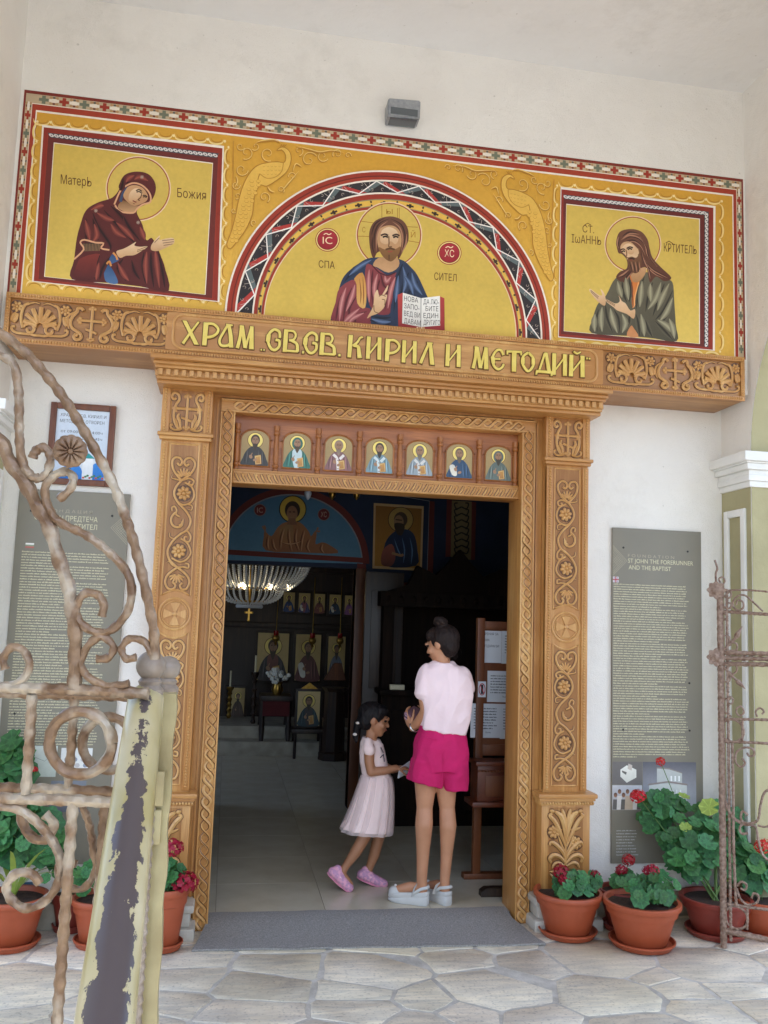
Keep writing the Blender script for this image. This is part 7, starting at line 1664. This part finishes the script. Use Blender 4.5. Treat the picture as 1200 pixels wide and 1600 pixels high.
for i in range(26): m.ell((p.x + RP.uniform(-.13, .13), p.y + .2 + RP.uniform(-.1, .1), z_ + .2 + RP.uniform(-.06, .09)), RP.uniform(.02, .035), 6, 5)
tag(m.build('white_blossom', 'flower_white', v), kind='stuff')
p = onZ(484, 1184, 0); y_ = p.y; t = thing('icon_stand', 'framed icon of a bearded figure propped on a small dark table', 'icon stand', (p.x, y_, 0)); a, c = onY(464, 1134, y_ - .02), onY(501, 1081, y_ - .02)
m = MB(); m.box(a.x - .03, c.x + .03, y_, y_ + .04, a.z - .03, c.z + .03, .006); m.build('frame', 'dark_wood', t); A = Art(lambda u, v, L: (u, y_ - .002 - L, v), .0003); saint(A, a.x, a.z, c.x - a.x, c.z - a.z, (.6, .45, .2), (.03, .06, .07), (.05, .035, .02), robe2=(.06, .05, .05), item='book', s=0); A.build('icon', 'icon_paint', t)
m = MB(); m.box(a.x - .06, c.x + .06, y_ - .1, y_ + .25, a.z - .08, a.z - .03, .006); m.build('table_top', 'dark_wood', t)
for sx in (a.x - .02, c.x + .02):
    for sy in (y_ - .07, y_ + .2): m = MB(); m.tube([(sx, sy, 0), (sx, sy, a.z - .08)], .018, 8); m.build('leg', 'dark_wood', t)
m = MB(); m.prism([(c.x - .03, c.z + .03), (a.x + .03, c.z + .03), ((a.x + c.x) / 2, c.z + .1)], y_, y_ + .03); m.build('crest', 'brass', t, smooth=False)
p = onZ(522, 1190, 0); y_ = p.y; t = thing('lectern', 'dark octagonal lectern with pale sloped top in the nave', 'lectern', (p.x, y_, 0)); a, c = onY(506, 1075, y_), onY(540, 1063, y_)
m = MB(); m.lathe([(.17, 0), (.17, .08), (.13, .1), (.12, a.z - .05), (.16, a.z)], (p.x, y_ + .15, 0), 8); m.build('pedestal', 'dark_wood', t, ang=20); zt = onY(522, 1036, y_).z
m = MB(); m.prism([(a.x, c.z), (c.x, c.z), (p.x + .04, zt), (p.x - .04, zt)], y_ - .02, y_ + .05); m.build('book_rest', 'brown_wood', t, smooth=False)
for px_, pt, pb, lab, mt in ((355, 1048, 1140, 'tall brass candlestick standing at the left of the nave', 'brass'), (393, 1024, 1150, 'dark candlestick with white candle left of the large icons', 'dark_wood')):
    p = onZ(px_, pb + 20, 0); zt = onY(px_, pt, p.y).z; t = thing('candlestick', lab, 'candlestick', (p.x, p.y, 0), 'standing candlesticks'); prof = [(.11, 0), (.1, .03), (.03, .06)]
    for i in range(8): zz_ = .1 + (zt - .35) * i / 8; prof += [(.018, zz_), (.034, zz_ + .03), (.018, zz_ + .06)]
    prof += [(.05, zt - .22), (.05, zt - .2)]; m = MB(); m.lathe(prof, p, 14); m.build('stick', mt, t); m = MB(); m.tube([(p.x, p.y, zt - .2), (p.x, p.y, zt)], .012, 8); m.build('candle', 'wax', t)

# ================================================================ people
mat('skin_adult', hx('c08a68'), 0.5, col2=hx('b07a58'), scale=12, sss=0.08); mat('skin_child', hx('a87656'), 0.5, col2=hx('9a6848'), scale=12, sss=0.08)
mat('hair_dark', hx('1a1210'), 0.6, col2=hx('2a1e1a'), spec=.2, scale=60, stretch=(1, 1, .12), bump=.5, bscale=120); mat('hair_black', hx('100d0e'), 0.6, col2=hx('1c1819'), spec=.2, scale=60, stretch=(1, 1, .2), bump=.5, bscale=110)
mat('shirt_pink', hx('f0d8d8'), 0.9, col2=hx('eacfd0'), scale=6, bump=.35, bscale=11, bdist=.02); mat('shorts_magenta', hx('c8105f'), 0.85, col2=hx('b00c52'), scale=8, bump=.4, bscale=14, bdist=.018)
mat('sandal_grey', hx('c8c6c0'), 0.6, col2=hx('b8b6b2'), scale=10); mat('mauve_case', hx('9a7482'), 0.5, var=.12); mat('watch_steel', hx('c9c4bc'), 0.25, metal=.9); mat('dark_line', hx('2a2030'), .6)
mat('dress_pink', hx('ecd6d0'), 0.9, col2=hx('e4c9c4'), scale=8, bump=.3, bscale=24, bdist=.01); mat('shoe_pink', hx('dea0b4'), 0.7, col2=hx('b888a8'), scale=55, contrast=.15); mat('eye_white', hx('d8d0c8'), .3); mat('eye_dark', hx('1a100c'), .2); mat('lip', hx('a85a50'), .5); mat('sole_pink', hx('d88ca4'), .7)
m_ = mat('tulle', hx('f0dcd8'), 0.9); t_ = m_.node_tree; tp = t_.nodes.new('ShaderNodeBsdfTransparent'); mx = t_.nodes.new('ShaderNodeMixShader'); mx.inputs[0].default_value = .45
t_.links.new(tp.outputs[0], mx.inputs[1]); t_.links.new(t_.nodes['Principled BSDF'].outputs[0], mx.inputs[2]); t_.links.new(mx.outputs[0], t_.nodes['Material Output'].inputs['Surface'])

def cap(m, p0, p1, r0, r1, n=14):
    p0, p1 = Vector(p0), Vector(p1); d = (p1 - p0); L = d.length or 1e-6; d = d / L; pts, rs = [], []
    for k in range(5): a = pi / 2 * (1 - k / 4); pts.append(p0 - d * r0 * sin(a)); rs.append(max(r0 * cos(a), r0 * .06))
    for k in range(5): a = pi / 2 * k / 4; pts.append(p1 + d * r1 * sin(a)); rs.append(max(r1 * cos(a), r1 * .06))
    m.tube(pts, rs, n)
def chain(m, pr): [cap(m, a[0], c[0], a[1], c[1]) for a, c in zip(pr, pr[1:])]
from mathutils import noise as mn
def fused(m, name, matn, parent, voxel=.006, smooth=6, folds=0.0, dirv=(5, 9, 3.2)):
    """melt the shapes into one continuous skin"""
    me = m.mesh('raw'); o = bpy.data.objects.new('raw', me); COL.objects.link(o)
    r = o.modifiers.new('r', 'REMESH'); r.mode = 'VOXEL'; r.voxel_size = voxel
    s = o.modifiers.new('s', 'SMOOTH'); s.factor = .5; s.iterations = smooth
    dg = bpy.context.evaluated_depsgraph_get(); me2 = bpy.data.meshes.new_from_object(o.evaluated_get(dg)); bpy.data.objects.remove(o); bpy.data.meshes.remove(me)
    if folds:                                   # soft creases: ridged noise pushed along the normals
        nr = [v.normal.copy() for v in me2.vertices]
        for v, q in zip(me2.vertices, nr):
            p = v.co; a = mn.noise(Vector((p.x * dirv[0] + p.z * 2.2, p.y * dirv[1], p.z * dirv[2]))); c = mn.noise(Vector((p.x * dirv[0] * 2.3 - p.z * 3, p.y * dirv[1] * 2, p.z * dirv[2] * 2.4 + 7)))
            v.co = p + q * folds * ((1 - abs(a) * 3.2) * .75 + (1 - abs(c) * 3) * .35 - .4)
    org = ORG[parent.name]; me2.transform(Matrix.Translation(-org)); me2.polygons.foreach_set('use_smooth', [True] * len(me2.polygons)); me2.name = name
    me2.materials.clear(); me2.materials.append(MATS[matn]); return mesh_obj(name, me2, None, parent)
def frame_of(fwd):
    f = Vector(fwd).normalized(); r = f.cross(Vector((0, 0, 1))).normalized(); u = r.cross(f).normalized(); return f, r, u
def head(m, c, fwd, h):
    """skull, jaw, nose, chin, ears of a head of height h centred at c looking along fwd"""
    f, r, u = frame_of(fwd); M = Matrix((r, f, u)).transposed(); c = Vector(c); q = lambda a, b_, d: c + r * a * h + f * b_ * h + u * d * h
    m.ell(q(0, -.06, .1), (h * .345, h * .42, h * .38), 18, 14, M); m.ell(q(0, .12, -.1), (h * .29, h * .29, h * .36), 16, 12, M); m.ell(q(0, .24, -.38), (h * .16, h * .13, h * .11), 12, 10, M)
    m.ell(q(0, .2, -.26), (h * .22, h * .2, h * .16), 12, 10, M)
    cap(m, q(0, .36, .06), q(0, .455, -.12), h * .035, h * .055); m.ell(q(0, .40, .1), (h * .2, h * .07, h * .07), 10, 8, M)
    m.ell(q(0, .37, -.25), (h * .1, h * .06, h * .05), 10, 8, M)
    for s in (-1, 1): m.ell(q(s * .35, -.04, -.02), (h * .05, h * .1, h * .15), 10, 8, M); m.ell(q(s * .2, .27, -.12), (h * .12, h * .1, h * .1), 10, 8, M)
    return q, M
def face(t, q, M, h, lipm='lip'):
    for s in (-1, 1):
        e = MB(); e.ell(q(s * .16, .335, .03), (h * .065, h * .05, h * .036), 10, 8, M); e.build('eye', 'eye_dark', t)
        e = MB(); e.tube([q(s * .08, .405, .12), q(s * .16, .39, .145), q(s * .25, .33, .12)], [h * .012, h * .018, h * .008], 6); e.build('eyebrow', 'hair_dark', t)
    e = MB(); e.tube([q(-.11, .37, -.255), q(-.05, .42, -.24), q(0, .43, -.245), q(.05, .42, -.24), q(.11, .37, -.255)], [h * .008, h * .024, h * .024, h * .024, h * .008], 8); e.build('lips', lipm, t)
def hand(m, w, dirv, palm, size, curl=.5, thumb=1):
    """palm and five bent fingers; w wrist, dirv along the hand, palm its inner normal"""
    w = Vector(w); d = Vector(dirv).normalized(); p = Vector(palm); p = (p - d * p.dot(d)).normalized(); s = d.cross(p); S = size
    M = Matrix((s, d, p)).transposed(); m.ell(w + d * S * .27, (S * .21, S * .3, S * .09), 12, 10, M)
    for i, (o, L) in enumerate(((-.15, .36), (-.05, .42), (.05, .40), (.145, .31))):
        a = w + d * S * .5 + s * o * S; k1 = a + (d * cos(curl * .7) + p * sin(curl * .7)) * L * S * .45; k2 = k1 + (d * cos(curl * 1.7) + p * sin(curl * 1.7)) * L * S * .32; k3 = k2 + (d * cos(curl * 2.5) + p * sin(curl * 2.5)) * L * S * .25
        chain(m, [(a, S * .05), (k1, S * .047), (k2, S * .043), (k3, S * .037)])
    a = w + d * S * .16 + s * thumb * -.17 * S; k1 = a + (d * .6 - s * thumb * .55 + p * .45).normalized() * S * .24; k2 = k1 + (d * .85 - s * thumb * .1 + p * .5).normalized() * S * .2
    chain(m, [(a, S * .065), (k1, S * .052), (k2, S * .04)])
def rings(rows, y, n=40, fold=0.0, nf=9, ph=0.0):
    """rows: (left px, left py, right px, right py, half depth, centre dy, fold) -> horizontal-ish loops"""
    out = []
    for (xl, yl, xr, yr, bq, dy, fo) in rows:
        L, R_ = onY(xl, yl, y), onY(xr, yr, y); c = (L + R_) / 2; a = (R_ - L) / 2; rg_ = []
        for i in range(n):
            t = 2 * pi * i / n; k = 1 + fo * sin(nf * t + ph) + fo * .5 * sin((nf * 1.7 // 1) * t + 1.3 + ph)
            ct, st = cos(t), sin(t); ct = math.copysign(abs(ct) ** .85, ct); st = math.copysign(abs(st) ** .85, st)
            rg_.append(c + a * ct * k + Vector((0, dy + bq * st * k, 0)))
        out.append(rg_)
    return out

# ---------------- woman
WY = .12; W = lambda px_, py_, dy=0.0: onY(px_, py_, WY + dy)
fw_ = onZ(660, 1421, 0)
wom = thing('person', 'woman seen from behind in pale pink tee, magenta shorts and grey sandals', 'person', (fw_.x + .06, WY, 0))
m = MB()
chain(m, [(W(672, 1170), .07), (W(665, 1222), .066), (W(663.5, 1262), .047), (W(662.5, 1288, -.018), .052), (W(661, 1328), .039), (W(659, 1372), .0305), (W(660, 1397), .030)])
chain(m, [(W(697, 1170), .07), (W(697, 1232), .062), (W(698.5, 1262), .046), (W(700, 1290, -.018), .050), (W(698, 1332), .036), (W(695, 1374), .029), (W(695.5, 1397), .028)])
fd1 = Vector((-.88, .47, 0)).normalized(); fd2 = Vector((-.42, .9, 0)).normalized()
for (hp, fd) in ((W(660, 1404), fd1), (W(695.5, 1404), fd2)):
    h0 = Vector((hp.x, hp.y, .087)); chain(m, [(h0, .029), (h0 + fd * .07 + Vector((0, 0, .004)), .029), (h0 + fd * .125 - Vector((0, 0, .016)), .028), (h0 + fd * .15 - Vector((0, 0, .022)), .024)])
    for k in range(5):
        sdv = Vector((fd.y, -fd.x, 0)); a = h0 + fd * .145 + sdv * (.022 - .011 * k) - Vector((0, 0, .026)); cap(m, a, a + fd * (.035 - .004 * k), .009, .008)
for rows_ in ([(W(686, 1165), .085), (W(690, 1118), .075), (W(693, 1075), .08), (W(693, 1056), .06)],): chain(m, rows_)
chain(m, [(W(693, 1047), .044), (W(690, 1020, .01), .046)])
Cw = W(690, 1007, .012); fwd_w = Vector((-.74, .62, -.26)); hh = .212
q, Mh = head(m, Cw, fwd_w, hh)
chain(m, [(W(670, 1060), .036), (W(663, 1082, -.01), .041), (W(667, 1110, -.02), .037)]); chain(m, [(W(667, 1110, -.02), .036), (W(655, 1128, .05), .032), (W(645, 1137, .10), .024)])
chain(m, [(W(720, 1062), .034), (W(728, 1082, .03), .038), (W(727, 1106, .06), .037), (W(700, 1120, .17), .03), (W(672, 1122, .24), .024)])
bx = W(643, 1113, .17)
hand(m, W(644, 1138, .105), W(635, 1120, .15) - W(644, 1138, .105), Vector((.5, .5, .6)), .17, .55, 1)
hand(m, W(672, 1122, .24), Vector((-.9, .1, .1)), Vector((-.3, -.4, .6)), .165, .6, -1)
body = fused(m, 'body', 'skin_adult', wom, .0055, 5)
face(wom, q, Mh, hh)
# hair with bun
m = MB(); f, r, u = frame_of(fwd_w)
m.ell(Cw - f * hh * .12 + u * hh * .14, (hh * .40, hh * .45, hh * .40), 18, 14, Mh); m.ell(Cw - f * hh * .24 - u * hh * .08, (hh * .34, hh * .26, hh * .3), 16, 12, Mh); m.ell(Cw - f * hh * .2 - u * hh * .25, (hh * .24, hh * .18, hh * .16), 12, 10, Mh)
m.ell(Cw + f * hh * .1 + u * hh * .28, (hh * .34, hh * .3, hh * .24), 14, 10, Mh)
bn = W(688, 972, -.01); m.ell(bn, (.036, .036, .032), 14, 10); m.tube([bn + Vector((.03 * cos(a), .03 * sin(a), .012 * sin(2 * a) + .006)) for a in [2 * pi * i / 20 for i in range(21)]], .014, 8); m.tube([bn, W(690, 982, -.01)], [.022, .03], 10)
for k in range(7): a = k * .9; cap(m, bn, bn + Vector((cos(a) * .034, sin(a) * .03, .02 * sin(a * 2) + .018)), .008, .003)
fused(m, 'hair', 'hair_dark', wom, .005, 2, .004, (26, 26, 9))
m = MB(); RH = random.Random(4)                      # loose strands at the nape, temples and bun
for i in range(26):
    a = bn + Vector((RH.uniform(-.02, .02), RH.uniform(-.02, .02), RH.uniform(-.01, .03))) if i < 12 else Cw - f * hh * RH.uniform(.2, .42) + r * hh * RH.uniform(-.3, .3) - u * hh * RH.uniform(.22, .36)
    d = Vector((RH.uniform(-1, 1), RH.uniform(-1, 1), RH.uniform(-.2, 1))).normalized() * .03 if i < 12 else Vector((RH.uniform(-.4, .4), RH.uniform(-.4, .1), -1)).normalized() * .035
    m.tube([a, a + d * .6 + Vector((RH.uniform(-.006, .006), 0, .004)), a + d + Vector((RH.uniform(-.01, .01), 0, -.002))], [.0012, .001, .0005], 4)
tag(m.build('loose_hair', 'hair_dark', wom), kind='stuff')
# shirt
m = MB()
m.loft(rings([(656, 1137, 727, 1149, .108, 0, .02), (656.5, 1122, 731, 1132, .112, 0, .014), (657, 1103, 735, 1108, .113, 0, .008), (657, 1083, 737.5, 1085, .112, 0, .004), (657, 1066, 736, 1067, .104, 0, 0), (657, 1053, 731, 1055, .092, 0, 0), (662, 1044, 724, 1046, .082, 0, 0), (671, 1037.5, 714, 1039.5, .07, .0, 0), (677, 1033, 709, 1034.5, .062, .004, 0)], WY, fold=0, nf=7))
chain(m, [(W(669, 1053), .058), (W(662, 1068, -.012), .056), (W(659.5, 1081, -.018), .051)]); ctr = W(659.2, 1086, -.018); m.tube([W(661, 1070, -.014), ctr], [.050, .0525], 18)
chain(m, [(W(722, 1057), .055), (W(729, 1076, .02), .052)])
fused(m, 'shirt', 'shirt_pink', wom, .006, 4, .012, (6, 8, 3.0))
# shorts
m = MB()
m.loft(rings([(656, 1131, 727, 1142, .10, 0, .006), (654, 1144, 728, 1152, .108, 0, .012), (647, 1163, 729.5, 1168, .122, -.01, .012), (642, 1185, 730, 1190, .122, -.01, .008), (640.5, 1200, 730, 1204, .118, -.006, .006)], WY))
m.loft(rings([(641, 1185, 694, 1190, .112, -.006, 0), (639, 1202, 692, 1208, .11, -.004, .01), (637, 1217, 690, 1230, .108, -.002, .018)], WY, nf=5)); m.loft(rings([(682, 1188, 730, 1190, .112, -.006, 0), (686, 1210, 730, 1212, .108, -.002, .01), (689.5, 1231, 729, 1234, .104, 0, .016)], WY, nf=5))
fused(m, 'shorts', 'shorts_magenta', wom, .006, 3, .009, (6, 8, 4))
m = MB(); m.tube([W(664, 1152, -.118), W(670, 1153, -.121), W(682, 1155, -.122)], .0022, 6); m.tube([W(692, 1148, -.112), W(692.5, 1190, -.128), W(691, 1228, -.11)], .0018, 6); m.build('seam', 'shorts_magenta', wom)
# sandals
for (hp, fd) in ((W(660, 1404), fd1), (W(695.5, 1404), fd2)):
    sdv = Vector((fd.y, -fd.x, 0)); b0 = Vector((hp.x, hp.y, 0)); lay = []
    outl = [(-.048, .0), (-.04, .026), (0, .034), (.07, .033), (.14, .042), (.19, .038), (.222, .02), (.226, 0), (.222, -.02), (.19, -.036), (.14, -.04), (.07, -.033), (0, -.034), (-.04, -.026)]
    for z, k in ((.001, .92), (.010, 1.0), (.034, 1.0), (.039, .94), (.044, 1.0), (.062, .99), (.066, .93)):
        lay.append([b0 + fd * (a * k * .88 + .004) + sdv * (c * k) + Vector((0, 0, z + (.012 * max(0, (.06 - a)) / .1 if z > .02 else 0) - (.014 * max(0, (a - .08)) / .14 if z > .02 else 0))) for a, c in crom(outl, 3, True)])
    m = MB(); m.loft(lay); so = m.build('sandal', 'sandal_grey', wom, ang=50)
    m = MB(); zz_ = lambda a, c, z: b0 + fd * a * .88 + sdv * c + Vector((0, 0, z))
    m.tube([zz_(.05, .036, .065), zz_(.0, .040, .095), zz_(-.035, .022, .102), zz_(-.042, 0, .104), zz_(-.035, -.022, .102), zz_(.0, -.040, .095), zz_(.05, -.036, .065)], .0085, 8, flat=(.4, 1), up=sdv); m.build('heel_strap', 'sandal_grey', so)
    m = MB(); m.tube([zz_(.06, .038, .05), zz_(.045, .03, .095), zz_(.03, .0, .118), zz_(.045, -.03, .095), zz_(.06, -.038, .05)], .016, 8, flat=(.25, 1), up=fd); m.build('ankle_strap', 'sandal_grey', so)
    Mv = Matrix((sdv, fd, Vector((0, 0, 1)))).transposed(); m = MB(); m.ell(zz_(.185, 0, .052), (.039, .040, .034), 16, 12, Mv); m.build('toe_vamp', 'sandal_grey', so)
    m = MB(); m.ell(zz_(.185, .0, .088), .008, 8, 6); m.build('toe_button', 'eye_white', so)
# watch, case in the hand
wc = W(648, 1136, .09); dv = (W(645, 1138, .10) - W(655, 1128, .05)).normalized(); a1 = dv.orthogonal().normalized(); a2 = dv.cross(a1)
m = MB(); m.tube([wc + (a1 * cos(2 * pi * i / 20) + a2 * sin(2 * pi * i / 20)) * .031 for i in range(21)], .0055, 6, cap=False); m.build('wristwatch', 'watch_steel', wom)
cs = thing('case', 'mauve zip case held in the left hand of the woman', 'case', tuple(W(645, 1124, .2)))
m = MB(); p00, p10, p11, p01 = W(631, 1112, .12), W(652, 1127, .12), W(668, 1113, .26), W(646, 1101, .26); th = Vector((0, 0, -.045))
m.loft([[p00, p10, p11, p01], [p + th for p in (p00, p10, p11, p01)]]); bm = bmesh.new(); me = m.mesh('t'); bm.from_mesh(me); bmesh.ops.bevel(bm, geom=bm.edges[:], offset=.008, segments=3, affect='EDGES'); m = MB(); m.bm(bm); m.build('case_body', 'mauve_case', cs)
m = MB(); e_ = [p + th * .5 for p in (p00, p10, p11, p01)]; cen = sum(e_, Vector()) / 4; e_ = [p + (p - cen).normalized() * .002 for p in e_]; m.tube(e_ + [e_[0]], .003, 6, cap=False); m.build('zip', 'dark_line', cs)

# ---------------- girl
GY = .46; G = lambda px_, py_, dy=0.0: onY(px_, py_, GY + dy)
fg = onZ(556, 1389, 0)
girl = thing('person', 'small girl in profile wearing pale pink dress with tulle skirt and pink shoes', 'person', (fg.x + .06, GY, 0))
m = MB(); hg = .196; Cg = G(585, 1124.5); fwd_g = Vector((.97, -.12, -.16))
q, Mh = head(m, Cg, fwd_g, hg)
chain(m, [(G(581, 1140), .034), (G(580, 1156), .036)]); chain(m, [(G(580, 1168), .062), (G(585, 1195), .062), (G(588, 1225), .075), (G(588, 1250), .078)])
chain(m, [(G(577, 1168, -.07), .034), (G(577, 1190, -.085), .031), (G(580, 1206, -.09), .029), (G(602, 1204, -.085), .025), (G(619, 1200, -.075), .020)]); hand(m, G(619, 1200, -.075), Vector((1, .05, .0)), Vector((.1, .3, -.9)), .125, .75, 1)
chain(m, [(G(590, 1168, .07), .033), (G(596, 1195, .08), .029), (G(612, 1203, .06), .023), (G(620, 1202, .03), .019)]); hand(m, G(620, 1202, .03), Vector((1, -.2, 0)), Vector((0, -.4, -.9)), .12, .7, -1)
chain(m, [(G(584, 1255, -.04), .06), (G(576, 1288, -.045), .047), (G(567, 1312, -.05), .038), (G(556, 1331, -.05), .035), (G(541, 1352, -.05), .024), (G(535, 1362, -.05), .024)])
chain(m, [(G(595, 1255, .045), .06), (G(594, 1290, .045), .047), (G(590, 1314, .045), .037), (G(585, 1335, .045), .034), (G(577, 1356, .045), .024), (G(575, 1366, .045), .024)])
chain(m, [(G(534, 1364, -.05), .022), (G(546, 1382, -.06), .024)]); chain(m, [(G(574, 1368, .045), .022), (G(594, 1380, .035), .022)])
fused(m, 'body', 'skin_child', girl, .005, 5)
face(girl, q, Mh, hg)
m = MB(); f, r, u = frame_of(fwd_g)
m.ell(Cg - f * hg * .12 + u * hg * .15, (hg * .40, hg * .45, hg * .40), 18, 14, Mh); m.ell(Cg - f * hg * .26 - u * hg * .06, (hg * .36, hg * .30, hg * .32), 16, 12, Mh); m.ell(Cg + f * hg * .12 + u * hg * .31, (hg * .34, hg * .27, hg * .2), 14, 10, Mh); m.ell(Cg + f * hg * .02 - r * 0 + u * hg * .12, (hg * .395, hg * .28, hg * .24), 14, 10, Mh)
chain(m, [(G(566, 1126), .04), (G(560, 1130), .03), (G(557, 1140), .022), (G(555.5, 1150), .018), (G(556, 1158), .012)])
fused(m, 'hair', 'hair_black', girl, .005, 2, .004, (24, 24, 10))
for px_, py_ in ((559, 1129.5), (554.5, 1147.5)):
    m = MB(); m.ell(G(px_, py_, -.02), (.014, .02, .009), 10, 8); m.build('hair_tie', 'eye_white', girl)
m = MB()
m.loft(rings([(567, 1151, 592, 1156, .055, 0, 0), (563.5, 1160, 598, 1163, .078, 0, 0), (562, 1176, 602, 1177, .082, 0, .004), (563, 1192, 606, 1193, .08, 0, .006), (565.5, 1206, 609.5, 1207, .08, 0, .008), (567, 1213, 611, 1215, .08, 0, .008)], GY, nf=8))
chain(m, [(G(576, 1160, -.06), .032), (G(577, 1171, -.078), .041)]); chain(m, [(G(588, 1161, .06), .03), (G(590, 1170, .078), .038)])
fused(m, 'bodice', 'dress_pink', girl, .005, 3, .006, (9, 9, 5))
def skirt(grow, low, n=96):
    rows_ = [(566 - grow, 1211, 611.5 + grow, 1213, .084, 0, .01), (562 - grow, 1222, 613.5 + grow, 1224, .098, 0, .016), (556 - grow, 1240, 614 + grow, 1243, .115, 0, .022), (548 - grow, 1262, 613.5 + grow, 1265, .13, 0, .028), (540 - grow, 1281, 612.5 + grow, 1284, .14, 0, .032), (533 - grow, 1296 + low, 611 + grow, 1300 + low, .147, 0, .036)]
    return rings(rows_, GY, n, nf=11, ph=grow)
m = MB(); m.loft(skirt(0, -4), cap=False); m.build('skirt', 'dress_pink', girl, ang=80)
m = MB(); m.loft(skirt(1.6, 1), cap=False); m.build('tulle_layer', 'tulle', girl, ang=80)
m = MB()
for pts in ([(595, 1168), (597, 1172), (599, 1176)], [(594, 1184), (597, 1181), (600, 1179)], [(599, 1178), (600, 1184), (600.5, 1190)]): m.tube([G(x, y, -.072) for x, y in pts], .0032, 6)
m.build('printed_motif', 'dark_line', girl)
for (hl, tl, dy, lab) in (((520, 1362), (546, 1387), -.05, 'a'), ((565, 1366), (600, 1381), .045, 'b')):
    a, c = G(hl[0], hl[1], dy), G(tl[0], tl[1], dy - .02); d = (c - a).normalized(); up = Vector((-d.z, 0, d.x)); up = up if up.z > 0 else -up; m = MB()
    chain(m, [(a, .029), (a + (c - a) * .35 + up * .004, .031), (a + (c - a) * .7, .030), (c, .026)]); cap(m, a + up * .03 + d * .012, a + up * .012 + d * .06, .026, .024)
    sh = fused(m, 'shoe', 'shoe_pink', girl, .004, 4)
    m = MB(); m.tube([a - d * .022 - up * .024, a - up * .03, a + (c - a) * .5 - up * .030, c - up * .024, c + d * .022 - up * .012], [.010, .017, .020, .018, .010], 10, flat=(.35, 1), up=tuple(up)); m.build('sole', 'sole_pink', sh)
    sv = d.cross(up); m = MB(); m.tube([a + d * .055 + sv * .03 + up * .008, a + d * .052 + up * .036, a + d * .055 - sv * .03 + up * .008], .008, 8, flat=(.4, 1)); m.build('strap', 'dress_pink', sh)
pp = thing('folded_paper', 'small white folded paper held out by the girl', 'paper', tuple(G(630, 1205, -.06)))
m = MB(); a, c, d_, e_ = G(621, 1216, -.09), G(640, 1206, -.04), G(640, 1189, -.04), G(624, 1200, -.09); nn = Vector((.002, -.004, 0)); m.loft([[a, c, d_, e_], [p + nn for p in (a, c, d_, e_)]]); m.build('sheet', 'paper_white', pp, smooth=False)
m = MB(); m.loft([[a + nn * 1.5, c + nn * 1.5, (c + d_) / 2 + nn * 6, (a + e_) / 2 + nn * 6], [a + nn * 2, c + nn * 2, (c + d_) / 2 + nn * 6.5, (a + e_) / 2 + nn * 6.5]]); m.build('folded_flap', 'paper_white', pp, smooth=False)
